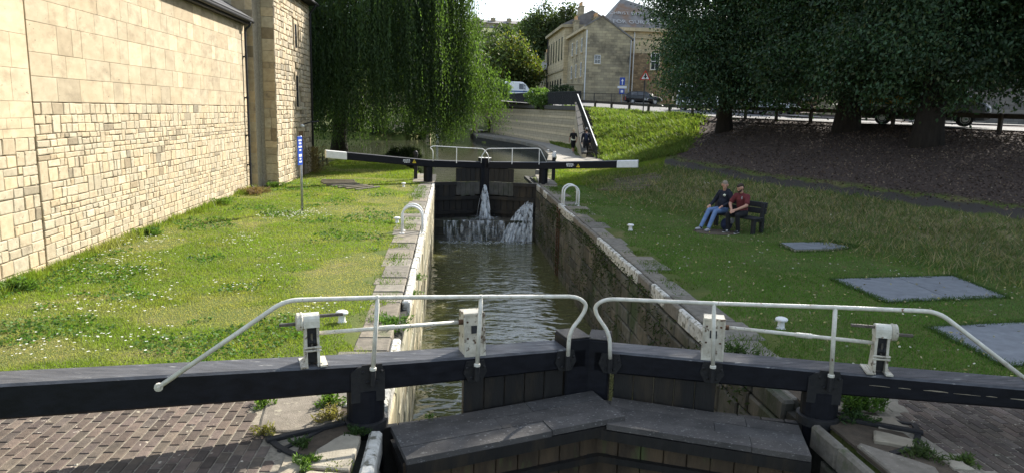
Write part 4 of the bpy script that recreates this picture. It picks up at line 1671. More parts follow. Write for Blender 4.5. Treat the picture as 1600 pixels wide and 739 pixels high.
tread_mat()
for (quad, z, split, lab) in (([(8.45, 16.25), (10.2, 16.55), (9.95, 17.35), (8.5, 17.1)], .07, None, 'small grey metal cover on a concrete frame near the bench'),
                              ([(7.82, 11.6), (10.45, 11.97), (10.67, 13.69), (7.78, 13.34)], .028, .52, 'large grey tread plate cover in the grass, middle of three'),
                              ([(7.45, 8.4), (10.6, 8.75), (10.5, 10.5), (7.58, 10.12)], .026, .62, 'large grey tread plate cover closest to the right gate beam')):
    cx, cy = sum(p[0] for p in quad) / 4, sum(p[1] for p in quad) / 4
    t = thing('metal_cover', (cx, cy, 0), lab, 'metal cover', 'metal covers in the right lawn')
    e_ = (1.05, 1.07) if split is None else (1.006, 1.01)
    fr = [(cx + (p[0] - cx) * e_[0], cy + (p[1] - cy) * e_[1], -.1) for p in quad]
    b = MB()
    b.prism(fr, (0, 0, .1 + z - .022))
    b.build('cover_frame', 'concrete' if split is None else 'iron', t)
    V4 = [Vector((p[0], p[1], z - .02)) for p in quad]
    parts = [(0, 1)] if split is None else [(0, split - .003), (split + .003, 1)]
    for (u0, u1) in parts:
        b = MB()
        b.prism([V4[0].lerp(V4[1], u0), V4[0].lerp(V4[1], u1), V4[3].lerp(V4[2], u1), V4[3].lerp(V4[2], u0)], (0, 0, .02))
        o = b.build('tread_plate', 'plate', t)
        for (uu, ww) in ((u0 + (u1 - u0) * .5, .06), (u0 + (u1 - u0) * .5, .94)):
            c_ = V4[0].lerp(V4[1], uu).lerp(V4[3].lerp(V4[2], uu), ww)
            b = MB()
            b.box((c_.x, c_.y, z + .001), (.14, .035, .006), bev=.002)
            b.build('lifting_slot', 'iron', o)

# raised foot grips (brick strips) under the far balance beams
for (hx, hy, th0, th1, n, r0, r1, lab) in ((4.2, 31.4, -52, 0, 9, 1.6, 5.2, 'arc of raised stone foot grips in the grass under the far right beam'), (-.95, 31.45, 182, 234, 9, 1.6, 4.6, 'arc of raised stone foot grips in the grass under the far left beam')):
    t = thing('foot_grips', (hx + math.cos(R((th0 + th1) / 2)) * 4, hy + math.sin(R((th0 + th1) / 2)) * 4, 0), lab, 'foot grips')
    for k in range(n):
        th = R(th0 + (th1 - th0) * k / (n - 1))
        d = Vector((math.cos(th), math.sin(th), 0))
        a, c = Vector((hx, hy, 0)) + d * (r0 + 1.6), Vector((hx, hy, 0)) + d * r1
        a.z, c.z = float(ground_z(a.x, a.y)) + .03, float(ground_z(c.x, c.y)) + .03
        b = MB()
        b.bar(a, c, .10, .09, bev=.01, tint=tintv(.6, .1))
        b.build('grip_strip', 'slab_stone', t)
# ================================================================== the stone building on the left
BX = -7.7
bl = thing('stone_building', (BX - 3, 20, 0), 'long sunlit honey stone building with rubble base and smooth ashlar above', 'building')
b = MB()
b.box((-14.05, 18.5, 2.8), (12.62, 18.9, 6.8))
b.build('wall_core', 'mortar', bl)
fr = ((BX, 0, 0), (0, 1, 0), (0, 0, 1), (1, 0, 0))
near = lambda r: r[0]


def t_rub():
    return tintv(1.0, .11, .05, .08)


def t_ash():
    k = random.choice((.86, .94, .97, 1.0, 1.0, 1.03, 1.0, .95, 1.24))
    return tintv(k, .04, .02)


JY = 13.95
top_row = [(a, 2.9, w, .235) for (a, w) in [(r[0], r[2]) for r in coursed(JY + .03, 27.95, 0, .2, .2, .2, .2, .42)]]
lay(snecked(JY + .03, 27.95, -.15, 2.9, .11, .25, .13, .46, .2) + top_row, fr, .013, 'rubble_stone', 'rubble', bl, 300, near, t_rub, depth=.03, rim=.0, bulge=.008, inset=.016, j=.009)
lay(snecked(10.0, JY - .02, -.15, 2.5, .16, .28, .2, .5), fr, .013, 'rubble_stone', 'rubble', bl, 60, lambda r: -r[0], t_rub, depth=.03, rim=.0, bulge=.008, inset=.016, j=.009)
lay(coursed(10.0, JY - .02, 2.5, 3.15, .15, .27, .4, 1.1) + coursed(10.0, JY - .02, 3.15, 6.12, .55, .75, .5, 1.0), fr, .006, 'ashlar_block', 'ashlar', bl, 60, lambda r: -r[0], lambda: tintv(1.12, .05, .02), depth=.03, rim=.012, bulge=.002, inset=.01, j=.001)
lay(coursed(JY + .03, 27.95, 3.145, 6.12, .32, .58, .3, 1.15), fr, .007, 'ashlar_block', 'ashlar', bl, 300, near, t_ash, depth=.03, rim=.006, bulge=.003, inset=.012, j=.002)
# a few dark weathered spalls are left to the stone's own colour; eaves, gutter, roof
b = MB()
b.box((BX + .06, 18.97, 6.17), (.28, 18.0, .10))
b.build('fascia', 'pipe_black', bl)
b = MB()
n = 10
for y0, y1 in ((9.9, 28.1),):
    prof = [(BX + .30 + .075 * math.cos(math.pi + math.pi * k / n), 6.25 + .075 * math.sin(math.pi + math.pi * k / n)) for k in range(n + 1)]
    prof += [(BX + .30 + .06 * math.cos(math.pi + math.pi * k / n), 6.25 + .06 * math.sin(math.pi + math.pi * k / n)) for k in range(n, -1, -1)]
    b.prism([(x, y0, z) for x, z in prof], (0, y1 - y0, 0))
b.build('gutter', 'pipe_black', bl)
rf = MB()
rf.prism([(BX + .34, 9.9, 6.27), (BX + .34, 9.9, 6.30), (-14.2, 9.9, 10.45), (-20.6, 9.9, 6.30), (-20.6, 9.9, 6.2), (-14.2, 9.9, 10.3)], (0, 18.15, 0))
ro = rf.build('roof', 'slate_dark', bl)
for k in range(9):
    u0 = k * .055
    p0 = Vector((BX + .36, 0, 6.31)).lerp(Vector((-14.2, 0, 10.47)), u0)
    p1 = Vector((BX + .36, 0, 6.31)).lerp(Vector((-14.2, 0, 10.47)), u0 + .058)
    b = MB()
    b.prism([(p0.x, 9.95, p0.z + .015), (p1.x, 9.95, p1.z + .003), (p1.x, 9.95, p1.z + .008), (p0.x, 9.95, p0.z + .024)], (0, 18.05, 0))
    b.build('slate_course', 'slate_dark', ro)
dp = MB()
dp.tube(round_bends([(BX + .30, 27.72, 6.22), (BX + .30, 27.72, 6.08), (BX + .11, 27.72, 5.9), (BX + .11, 27.72, .12), (BX + .24, 27.72, .04)], .08), .042, 10)
d_ = dp.build('downpipe', 'pipe_black', bl, True)
for z in (.9, 2.0, 3.4, 4.9):
    b = MB()
    b.lathe([(.052, 0), (.052, .09)], (BX + .11, 27.72, z), 10)
    b.box((BX + .05, 27.72, z + .045), (.10, .14, .05))
    b.build('pipe_collar', 'pipe_black', d_)

# ------------------------------------------------------------------ tower block beyond it
TX, TY0, TY1, TZ = -6.85, 28.95, 36.1, 8.05
tw = thing('stone_tower', (-9.5, 32, 0), 'taller honey stone block with two slit windows and a plank door', 'building')
b = MB()
b.box((-10.75, (TY0 + TY1) / 2 + .02, 3.7), (7.72, TY1 - TY0 - .04, 9.4))
b.box((-8.1, 28.6, 3.7), (1.3, .72, 9.4))
b.build('wall_core', 'mortar', tw)
openings = [(32.72, 5.72, .44, 1.02), (32.74, 3.14, .46, 1.38), (33.0, -.1, .95, 2.15)]


def clear(rects, margin=.14):
    out = []
    for (a, z, w, h) in rects:
        if any(a + w > o[0] - margin and a < o[0] + o[2] + margin and z + h > o[1] - margin and z < o[1] + o[3] + margin for o in openings):
            continue
        out.append((a, z, w, h))
    return out


def t_tow():
    return tintv(1.0, .18, .05, .15)


lay(clear(snecked(TY0, TY1, -.15, 7.95, .15, .28, .22, .6)), ((TX, 0, 0), (0, 1, 0), (0, 0, 1), (1, 0, 0)), .02, 'rubble_stone', 'rubble', tw, 300, near, t_tow, depth=.03, rim=.004, bulge=.018, inset=.025, j=.012)
lay(coursed(-7.32, TX + .0, -.15, 8.3, .22, .5, .35, .75), ((0, TY0, 0), (1, 0, 0), (0, 0, 1), (0, -1, 0)), .012, 'quoin_stone', 'tower_stone', tw, 300, None, t_tow, depth=.03, rim=.004, bulge=.006, inset=.015, j=.004)
lay(coursed(-8.2, -7.45, -.15, 8.3, .3, .5, .4, .8), ((0, 28.24, 0), (1, 0, 0), (0, 0, 1), (0, -1, 0)), .012, 'quoin_stone', 'tower_stone', tw, 300, None, t_tow, depth=.03, rim=.004, bulge=.006, inset=.015, j=.004)
for i, (y, z, w, h) in enumerate(openings):
    door = i == 2
    for (yy, zz, ww, hh) in ((y - .15, z + h, w + .3, .17), (y - .13, z - (.0 if door else .12), .12, h + (.0 if door else .12)), (y + w + .01, z - (.0 if door else .12), .12, h + (.0 if door else .12))):
        stone_mesh((TX, yy, zz), (0, 1, 0), (0, 0, 1), (1, 0, 0), ww - .006, hh - .006, depth=.05, rim=.01, bulge=.004, inset=.012, j=.003, tint=tintv(1.12, .06, .03)).build('surround_stone', 'ashlar', tw)
    if door:
        p = MB()
        p.box((TX - .02, y + w / 2, z + h / 2), (.03, w - .02, h))
        o = p.build('door', 'pipe_black', tw)
        for k in range(6):
            p = MB()
            p.box((TX + .006, y + .02 + (w - .04) * (k + .5) / 6, z + h / 2), (.03, (w - .04) / 6 - .008, h - .02), bev=.004)
            p.build('door_plank', 'wood_door', o)
    else:
        stone_mesh((TX, y - .1, z - .13), (0, 1, 0), (0, 0, 1), (1, 0, 0), w + .2, .12, depth=.05, rim=.03, bulge=.004, inset=.012, j=.003, tint=(1.1, 1.1, 1.1)).build('window_sill', 'ashlar', tw)
        p = MB()
        p.box((TX - .03, y + w / 2, z + h / 2), (.02, w, h))
        o = p.build('window', 'glass', tw)
        p = MB()
        for (yy, zz, ww, hh) in ((y + .02, z + h / 2, .04, h), (y + w - .02, z + h / 2, .04, h), (y + w / 2, z + .02, w - .08, .04), (y + w / 2, z + h - .02, w - .08, .04), (y + w / 2, z + h / 2, w - .08, .035)):
            p.box((TX - .012, yy, zz), (.03, ww, hh))
        p.build('window_frame', 'pipe_black', o)
b = MB()
b.box((TX + .12, (TY0 + TY1) / 2, 8.04), (.5, TY1 - TY0 + .3, .14))
b.tube([(TX + .38, TY0 - .1, 8.02), (TX + .38, TY1 + .2, 8.02)], .075, 10)
b.build('gutter', 'pipe_black', tw)
b = MB()
b.prism([(TX + .42, TY0 - .2, 8.12), (-10.7, TY0 - .2, 11.2), (-14.8, TY0 - .2, 8.12)], (0, TY1 - TY0 + .5, 0))
b.build('roof', 'slate_dark', tw)
b = MB()
b.tube(round_bends([(TX + .38, 35.85, 7.98), (TX + .30, 35.85, 7.8), (TX + .10, 35.85, 7.6), (TX + .10, 35.85, .05)], .1), .05, 10)
b.build('downpipe', 'pipe_black', tw, True)
b = MB()
b.tube([(TX, 33.9, 2.34), (TX + .35, 34.0, 2.46), (TX + .72, 34.15, 2.50)], [.03, .028, .04], 8)
o = b.build('lamp_arm', 'pipe_black', tw)
b = MB()
b.lathe([(.03, .06), (.09, .03), (.10, -.03), (.04, -.07)], (TX + .10, 33.4, 2.3), 12)
b.build('lamp_globe', 'white_clean', o)
# low iron rail at the water's edge beside the block
t = thing('water_rail', (-6.5, 37.2, 0), 'low dark rail between the stone block and the water', 'railing')
b = MB()
for y in (36.4, 37.6, 38.8):
    b.tube([(-6.6, y, 0), (-6.6, y, .75)], .03, 6)
for z in (.4, .75):
    b.tube([(-6.6, 36.3, z), (-6.6, 39, z)], .025, 6)
b.build('rail_bars', 'pipe_black', t)

# ------------------------------------------------------------------ navigation sign on the lawn
sp = thing('sign_post', (-4.53, 22.07, 0), 'tall grey post with narrow blue sign seen almost edge on in the left lawn', 'sign')
b = MB()
b.tube([(-4.53, 22.07, -.1), (-4.53, 22.07, 2.3)], .038, 10)
b.build('post', 'galv', sp, True)
sa = R(-100)
sx, sy = math.cos(sa), math.sin(sa)     # along the board
sb = MB()
sb.box((-4.53 + .05 * -sy + .19 * sx, 22.07 + .05 * sx + .19 * sy, 1.86), (.36, .02, .86), rz=sa, bev=.004)
o = sb.build('sign_board', 'sign_blue', sp)
for k, (zz, w) in enumerate(((2.17, .22), (2.08, .18), (1.98, .25), (1.88, .14), (1.72, .22), (1.62, .13), (1.53, .2))):
    sb = MB()
    sb.box((-4.53 + .063 * -sy + .19 * sx, 22.07 + .063 * sx + .19 * sy, zz), (w, .003, .045 if k != 4 else .075), rz=sa)
    sb.build('sign_line', 'sign_white', o)
for zz in (1.55, 2.15):
    sb = MB()
    sb.lathe([(.05, 0), (.05, .03)], (-4.53, 22.07, zz), 10)
    sb.build('clamp', 'galv', sp)

# ================================================================== retaining wall, stairs and bridge beyond the pool
W0, W1 = Vector((10.0, 55.7, 0)), Vector((5.3, 87.8, 0))
wd = (W1 - W0).normalized()
wn_ = Vector((-wd.y, wd.x, 0))
if wn_.x > 0:
    wn_ = -wn_
rw = thing('retaining_wall', tuple((W0 + W1) / 2), 'long banded stone retaining wall above the far towpath', 'wall')
wl2 = (W1 - W0).length
b = MB()
b.bar(W0 - wn_ * .66 + Vector((0, 0, 1.8)), W1 - wn_ * .66 + Vector((0, 0, 1.9)), 1.2, 3.2)
b.build('wall_core', 'mortar', rw)
ncs = 13
for k in range(ncs):
    z0 = .35 + k * 3.05 / ncs
    hh = 3.05 / ncs
    proud = .012 + (.03 if k % 3 == 1 else 0)
    tt = (1.22, 1.2, 1.15) if k % 3 == 1 else tintv(.92, .07, .02)
    b = MB()
    b.bar(W0 + wn_ * (proud - .1) + Vector((0, 0, z0 + hh / 2)), W1 + wn_ * (proud - .1) + Vector((0, 0, z0 + hh / 2 + .12)), .2, hh - .02, tint=tt)
    b.build('stone_course', 'ret_wall', rw)
b = MB()
b.bar(W0 - wn_ * .5 + Vector((0, 0, 3.56)), W1 - wn_ * .5 + Vector((0, 0, 3.9)), 1.35, .36, bev=.03)
b.build('coping_band', 'ret_coping', rw)
b = MB()
b.bar(W1 + wn_ * .02 + Vector((0, 0, .4)), W1 + wn_ * .02 + Vector((0, 0, 3.75)), .55, .9, up=(0, 1, 0))
b.build('end_pier', 'concrete', rw)


def railing(name, pts, h, label, mats, spacing=.14, post=2.4, panel=True, rail_r=.03):
    t = thing(name, tuple(pts[0]), label, 'railing')
    for i in range(len(pts) - 1):
        a, c = Vector(pts[i]), Vector(pts[i + 1])
        ln = (c - a).length
        n = max(1, round(ln / post))
        for k in range(n + 1):
            p = a.lerp(c, k / n)
            b = MB()
            b.box(p + Vector((0, 0, h / 2)), (.07, .07, h))
            b.build('rail_post', mats, t)
        b = MB()
        b.bar(a + Vector((0, 0, h)), c + Vector((0, 0, h)), .06, .05)
        b.bar(a + Vector((0, 0, .12)), c + Vector((0, 0, .12)), .04, .04)
        b.build('rail', mats, t)
        if spacing:
            m = max(1, int(ln / spacing))
            b = MB()
            for k in range(m):
                p = a.lerp(c, (k + .5) / m)
                b.box(p + Vector((0, 0, h / 2 + .05)), (.03, .03, h - .12))
            o = b.build('balusters', mats, t)
            o['kind'] = 'stuff'
    return t


railing('wall_railing', [W0 - wn_ * .2 + Vector((-.1, -.6, 3.72)), W1 - wn_ * .2 + Vector((0, 0, 4.06))], 1.15, 'black railing of close bars on top of the retaining wall', 'pipe_black', .11)

# stairs climbing from the towpath beside the wall
S0, S1 = Vector((8.25, 43.2, .47)), Vector((9.95, 55.2, 3.55))
st_ = thing('stairs', tuple(S0), 'concrete steps climbing between the retaining wall and the grass bank', 'stairs')
sd = (S1 - S0)
sh = Vector((sd.x, sd.y, 0)).normalized()
sn_ = Vector((sh.y, -sh.x, 0))       # to the right
N_ = 18
for k in range(N_):
    a = S0.lerp(S1, k / N_)
    c = S0.lerp(S1, (k + 1) / N_)
    z = S0.z + (S1.z - S0.z) * (k + 1) / N_
    b = MB()
    b.prism([Vector((a.x, a.y, -.2)), Vector((c.x, c.y, -.2)), Vector((c.x, c.y, -.2)) + sn_ * 1.0, Vector((a.x, a.y, -.2)) + sn_ * 1.0], (0, 0, z + .2))
    b.build('step', 'ret_coping', st_)
b = MB()
b.prism([Vector((S0.x, S0.y - .8, -.1)), Vector((S0.x, S0.y - .8, .75)), S1 + Vector((0, 0, .35)), Vector((S1.x, S1.y, -.1))], sn_ * -.22)
b.build('string_wall', 'ret_wall', st_)
b = MB()
b.bar(Vector((S0.x, S0.y - .8, .80)) - sn_ * .12, S1 + Vector((0, 0, .40)) - sn_ * .12, .34, .14)
b.build('string_coping', 'ret_coping', st_)
hr = thing('stair_handrail', tuple(S0 + sn_ * 1.05), 'white topped black handrail descending beside the bank steps', 'handrail')
A = Vector((8.75, 41.7, 1.30))
B_ = Vector((9.75, 54.6, 4.62))
b = MB()
b.bar(A, B_, .055, .06)
b.build('top_rail', 'white_clean', hr)
for k in range(8):
    p = A.lerp(B_, k / 7)
    g_ = p.z - .98
    b = MB()
    b.box((p.x, p.y, (g_ + p.z) / 2 - .03), (.07, .07, p.z - g_ - .06))
    b.build('rail_post', 'pipe_black', hr)
b = MB()
for k in range(90):
    p = A.lerp(B_, (k + .5) / 90)
    b.box((p.x, p.y, p.z - .48), (.025, .025, .82))
o = b.build('balusters', 'pipe_black', hr)
o['kind'] = 'stuff'
b = MB()
b.bar(A - Vector((0, 0, .88)), B_ - Vector((0, 0, .88)), .05, .05)
b.build('bottom_rail', 'pipe_black', hr)

# arched road bridge over the canal
br = thing('canal_bridge', (0, 92, 0), 'stone road bridge with arches over canal and towpath, half hidden by the willow', 'bridge')
BY0, BY1 = 88.2, 97.0
arch = [(-2.6, -.6), (-2.6, 1.15)] + [(.25 - 2.85 * math.cos(math.pi * k / 14), 1.15 + 1.35 * math.sin(math.pi * k / 14)) for k in range(1, 14)] + [(3.1, 1.15), (3.1, .4)]
path_arch = [(3.45, .4), (3.45, 1.5)] + [(4.25 - .8 * math.cos(math.pi * k / 10), 1.5 + .95 * math.sin(math.pi * k / 10)) for k in range(1, 10)] + [(5.05, 1.5), (5.05, .4)]
outline = [(-14, -.6)] + [(-14, 4.1), (5.6, 4.1), (5.6, .4)] + path_arch[::-1] + arch[::-1]
b = MB()
b.prism([(x, BY0, z) for x, z in outline], (0, BY1 - BY0, 0))
b.build('bridge_body', 'ret_wall', br)
b = MB()
b.box((-4.2, BY0 - .06, 4.2), (19.8, .5, .22))
b.build('string_course', 'ret_coping', br)
b = MB()
b.box((-4.2, BY0 + .1, 4.75), (19.6, .35, .9))
b.build('parapet', 'house_stone', br)
for q in range(13):
    th0, th1 = math.pi * q / 13, math.pi * (q + 1) / 13
    b = MB()
    pts = [(.25 - r_ * math.cos(t_), BY0 - .05, 1.15 + r_ * .474 * math.sin(t_) + (0 if r_ < 2.9 else .18 * math.sin(t_))) for r_, t_ in ((2.85, th0 + .01), (2.85, th1 - .01), (3.25, th1 - .01), (3.25, th0 + .01))]
    b.prism(pts, (0, .3, 0), tint=tintv(1.1, .12))
    b.build('arch_stone', 'house_stone', br)

# depth board and mooring post on the far bank
for (x, y, lab) in ((-1.5, 84.5, 'white and black marker post at the water by the bridge'),):
    t = thing('marker_post', (x, y, -.2), lab, 'post')
    for k in range(5):
        b = MB()
        b.box((x, y, .1 + k * .45), (.3, .3, .44))
        b.build('post_band', 'white_clean' if k % 2 == 0 else 'pipe_black', t)

# ================================================================== guard rail along the road
gr = thing('guard_rail', (*road_pt(10, -.1), 3), 'low dark timber guard rail along the top of the shaded bank', 'guard rail')
us = []
u = -14.0
while u < 42:
    us.append(u)
    u += 2.45
prev = None
for u in us:
    x, y = road_pt(u, -.12)
    z = float(road_z(y)) - .05
    b = MB()
    b.box((x, y, z + .30), (.15, .15, .95), rz=R(20), bev=.015)
    b.build('rail_post', 'rail_timber', gr)
    q = Vector((x, y, z + .66))
    if prev is not None:
        b = MB()
        b.bar(prev + RN * .10, q + RN * .10, .06, .20, bev=.008)
        b.build('rail_board', 'rail_timber', gr)
    prev = q


# ================================================================== buildings across the road
def wall_block(name, par, x0, x1, y0, y1, z0, z1, m):
    b = MB()
    b.box(((x0 + x1) / 2, (y0 + y1) / 2, (z0 + z1) / 2), (x1 - x0, y1 - y0, z1 - z0))
    return b.build(name, m, par)


def window(par, c, w, h, facing, frame='frame_white', glass='glass', sill=True, surround=None, bars=True, inset=.03):
    """facing 'X-' or 'Y-': the way the outer face looks"""
    U = Vector((0, -1, 0)) if facing == 'X-' else Vector((1, 0, 0))
    Nn = Vector((-1, 0, 0)) if facing == 'X-' else Vector((0, -1, 0))
    c = Vector(c)
    Z = Vector((0, 0, 1))

    def slab(u0, u1, z0, z1, o0, o1, m, name, p):
        b = MB()
        b.prism([c + U * u0 + Z * z0 + Nn * o0, c + U * u1 + Z * z0 + Nn * o0, c + U * u1 + Z * z1 + Nn * o0, c + U * u0 + Z * z1 + Nn * o0], Nn * (o1 - o0))
        return b.build(name, m, p)
    o = slab(-w / 2, w / 2, -h / 2, h / 2, -.05, .012, glass, 'window', par)
    b = MB()
    t = max(.05, w * .07)
    for (u0, u1, z0, z1) in ((-w / 2, -w / 2 + t, -h / 2, h / 2), (w / 2 - t, w / 2, -h / 2, h / 2), (-w / 2 + t, w / 2 - t, -h / 2, -h / 2 + t), (-w / 2 + t, w / 2 - t, h / 2 - t, h / 2)) + (((-w / 2 + t, w / 2 - t, -t / 2, t / 2), (-t / 3, t / 3, t / 2, h / 2 - t), (-t / 3, t / 3, -h / 2 + t, -t / 2)) if bars else ()):
        b.prism([c + U * u0 + Z * z0 + Nn * .013, c + U * u1 + Z * z0 + Nn * .013, c + U * u1 + Z * z1 + Nn * .013, c + U * u0 + Z * z1 + Nn * .013], Nn * .03)
    b.build('window_frame', frame, o)
    if sill:
        slab(-w / 2 - .12, w / 2 + .12, -h / 2 - .14, -h / 2 - .005, 0, .12, 'house_stone_warm', 'window_sill', o)
    if surround:
        b = MB()
        for (u0, u1, z0, z1) in ((-w / 2 - .14, -w / 2, -h / 2, h / 2 + .16), (w / 2, w / 2 + .14, -h / 2, h / 2 + .16), (-w / 2, w / 2, h / 2, h / 2 + .16)):
            b.prism([c + U * u0 + Z * z0, c + U * u1 + Z * z0, c + U * u1 + Z * z1, c + U * u0 + Z * z1], Nn * .05)
        b.build('window_surround', surround, o)
    return o


def brickify(m, sx, sy, var=.35):
    """break a plain masonry material into blocks by colour (far walls only)"""
    mt = MATS[m]
    N, L = mt.node_tree.nodes, mt.node_tree.links
    b = N['Principled BSDF']
    src = b.inputs['Base Color'].links[0].from_socket
    g = N.new('ShaderNodeNewGeometry')
    sep = N.new('ShaderNodeSeparateXYZ')
    L.new(g.outputs['Position'], sep.inputs[0])
    ad = N.new('ShaderNodeMath')
    L.new(sep.outputs[0], ad.inputs[0])
    L.new(sep.outputs[1], ad.inputs[1])
    cb = N.new('ShaderNodeCombineXYZ')
    L.new(ad.outputs[0], cb.inputs[0])
    L.new(sep.outputs[2], cb.inputs[1])
    bt = N.new('ShaderNodeTexBrick')
    bt.inputs['Scale'].default_value = 1
    bt.inputs['Brick Width'].default_value = sx
    bt.inputs['Row Height'].default_value = sy
    bt.inputs['Mortar Size'].default_value = .012
    bt.inputs['Color1'].default_value = (1 - var, 1 - var, 1 - var * .95, 1)
    bt.inputs['Color2'].default_value = (1.12, 1.1, 1.05, 1)
    bt.inputs['Mortar'].default_value = (.5, .48, .45, 1)
    L.new(cb.outputs[0], bt.inputs['Vector'])
    mx = N.new('ShaderNodeMixRGB')
    mx.blend_type = 'MULTIPLY'
    mx.inputs['Fac'].default_value = 1
    L.new(src, mx.inputs['Color1'])
    L.new(bt.outputs['Color'], mx.inputs['Color2'])
    L.new(mx.outputs['Color'], b.inputs['Base Color'])


brickify('house_stone', .75, .33, .28)
brickify('house_stone_warm', .8, .35, .15)
brickify('house_rubble', .42, .22, .45)
brickify('grey_block', .55, .26, .25)


def chimney(par, c, n, h=1.4, w=.55):
    b = MB()
    b.box((c[0], c[1], c[2] + h / 2), (w, .6 * n, h))
    b.box((c[0], c[1], c[2] + h + .06), (w + .14, .6 * n + .14, .12))
    o = b.build('chimney_stack', 'house_stone', par)
    for k in range(n):
        bb = MB()
        bb.lathe([(.13, 0), (.11, .5), (.14, .52), (.14, .6)], (c[0], c[1] + (k - (n - 1) / 2) * .5, c[2] + h + .12), 10)
        bb.build('chimney_pot', 'terracotta', o)
    return o


def pipe(par, pts, r=.06, m='pipe_black'):
    b = MB()
    b.tube(pts, r, 8)
    return b.build('downpipe', m, par)


# gable fronted end house (nearest of the terrace)
GX0, GX1, GY0, GY1, GZ = 16.43, 22.2, 88.0, 101.0, 3.9
gh = thing('end_house', (19, 94, GZ), 'weathered stone end house with blank gable and one small white window', 'house')
b = MB()
gp = [(GX0, GY0, GZ), (GX1, GY0, GZ), (GX1, GY0, 12.3), (18.42, GY0, 14.85), (GX0, GY0, 13.7)]
b.prism(gp, (0, GY1 - GY0, 0))
b.build('wall', 'house_stone', gh)
b = MB()
for (p, q) in (((18.42, 14.86), (GX1 + .25, 12.15)), ((18.42, 14.86), (GX0 - .1, 13.62))):
    b.prism([(p[0], GY0 - .12, p[1]), (q[0], GY0 - .12, q[1]), (q[0], GY0 - .12, q[1] + .2), (p[0], GY0 - .12, p[1] + .2)], (0, GY1 - GY0 + .1, 0))
rfo = b.build('roof', 'slate', gh)
b = MB()
b.box((GX0 - .12, (GY0 + GY1) / 2, 13.45), (.5, GY1 - GY0 + .1, .35))
b.build('cornice', 'house_stone_warm', gh)
window(gh, (18.0, GY0, 9.77), .78, 1.05, 'Y-', surround=None)
for yy, in ((90.2,), (93.8,), (97.2,)):
    for zz in (11.6, 8.6):
        window(gh, (GX0, yy, zz), 1.05, 1.75, 'X-', frame='frame_white', surround='house_stone_warm')
for yy in (93.0, 98.5):
    window(gh, (GX0, yy, 5.4), 1.0, 2.2, 'X-', surround='house_stone_warm', sill=False)
pipe(gh, [(GX0 + .12, GY0 - .08, 13.2), (GX0 + .10, GY0 - .08, GZ)], .07, 'frame_white')
pipe(gh, [(GX1 - .1, GY0 - .08, 12.2), (GX1 - .1, GY0 - .08, GZ)], .07, 'galv')
chimney(rfo, (17.2, 100, 13.6), 4, 2.0)
b = MB()
b.box((15.4, 90.5, 5.2), (2.0, 4.5, 3.0))
b.box((15.4, 90.5, 6.75), (2.2, 4.7, .14))
b.build('porch', 'house_stone', gh)

# tall narrow house behind it with slit windows and arched ground floor
th_ = thing('tall_house', (16.7, 106, 4), 'tall warm stone house with a row of narrow upper windows and arched doors', 'house')
TX0 = 15.85
wall_block('wall', th_, TX0, 23, 101.05, 118.0, 3.9, 15.0, 'house_stone_warm')
b = MB()
b.box((19.2, 109.5, 15.15), (7.6, 17.6, .4))
b.build('cornice', 'house_stone', th_)
b = MB()
b.prism([(TX0 - .4, 100.9, 15.36), (19.6, 100.9, 17.4), (23.4, 100.9, 15.36)], (0, 17.3, 0))
ro = b.build('roof', 'slate', th_)
chimney(ro, (18.2, 102.2, 16.2), 4, 1.6)
for k in range(6):
    window(th_, (TX0, 103 + k * 2.7, 12.2), .8, 3.2, 'X-', frame='pipe_black', sill=False, bars=False)
    window(th_, (TX0, 103 + k * 2.7, 6.3), 1.1, 3.4, 'X-', frame='pipe_black', sill=False, bars=False)
b = MB()
b.box((TX0 - .05, 109.5, 9.2), (.2, 17, .25))
b.build('string_course', 'house_stone', th_)
pipe(th_, [(TX0 - .08, 117.6, 15), (TX0 - .08, 117.6, 4)], .09)

# lower cottages further down
for i, (x0, y0, y1, zt, lab) in enumerate(((16.1, 118.1, 131, 10.2, 'lower stone cottage with slate roof, beyond the tall narrow windowed house'), (15.2, 131.2, 146, 9.0, 'small stone cottage with slate roof at the far end of the terrace'))):
    h_ = thing('cottage', (x0 + 3, (y0 + y1) / 2, 4), lab, 'house', 'cottages down the street')
    wall_block('wall', h_, x0, x0 + 7, y0, y1, 3.9, zt, 'house_stone_warm' if i == 0 else 'house_stone')
    b = MB()
    b.prism([(x0 - .4, y0 - .1, zt), (x0 + 3.5, y0 - .1, zt + 4.4), (x0 + 7.4, y0 - .1, zt)], (0, y1 - y0 + .1, 0))
    ro = b.build('roof', 'slate', h_)
    chimney(ro, (x0 + 2.4, y0 + .8, zt + 2.4), 3, 2.4)
    for k in range(4):
        for zz in (zt - 1.6, 6.2):
            window(h_, (x0, y0 + 2 + k * 3.2, zz), 1.1, 1.5, 'X-')

# large slate roofed chapel-like house with old lettering on its roof
ch_ = thing('slate_roofed_house', (27, 98, 4), 'large house with faded white lettering painted across its slate roof', 'house')
HX0, HX1, HY = 20.6, 34.0, 91.6
wall_block('wall', ch_, HX0, HX1, HY, 106, 3.9, 13.6, 'house_rubble')
wall_block('upper_wall', ch_, HX0 - .02, HX1, HY - .03, 96, 11.0, 13.62, 'house_stone_warm')
b = MB()
b.box(((HX0 + HX1) / 2, HY - .12, 13.85), (HX1 - HX0 + .8, .9, .45))
b.box(((HX0 + HX1) / 2, HY - .02, 12.9), (HX1 - HX0 + .2, .3, .2))
b.build('cornice', 'house_stone_warm', ch_)
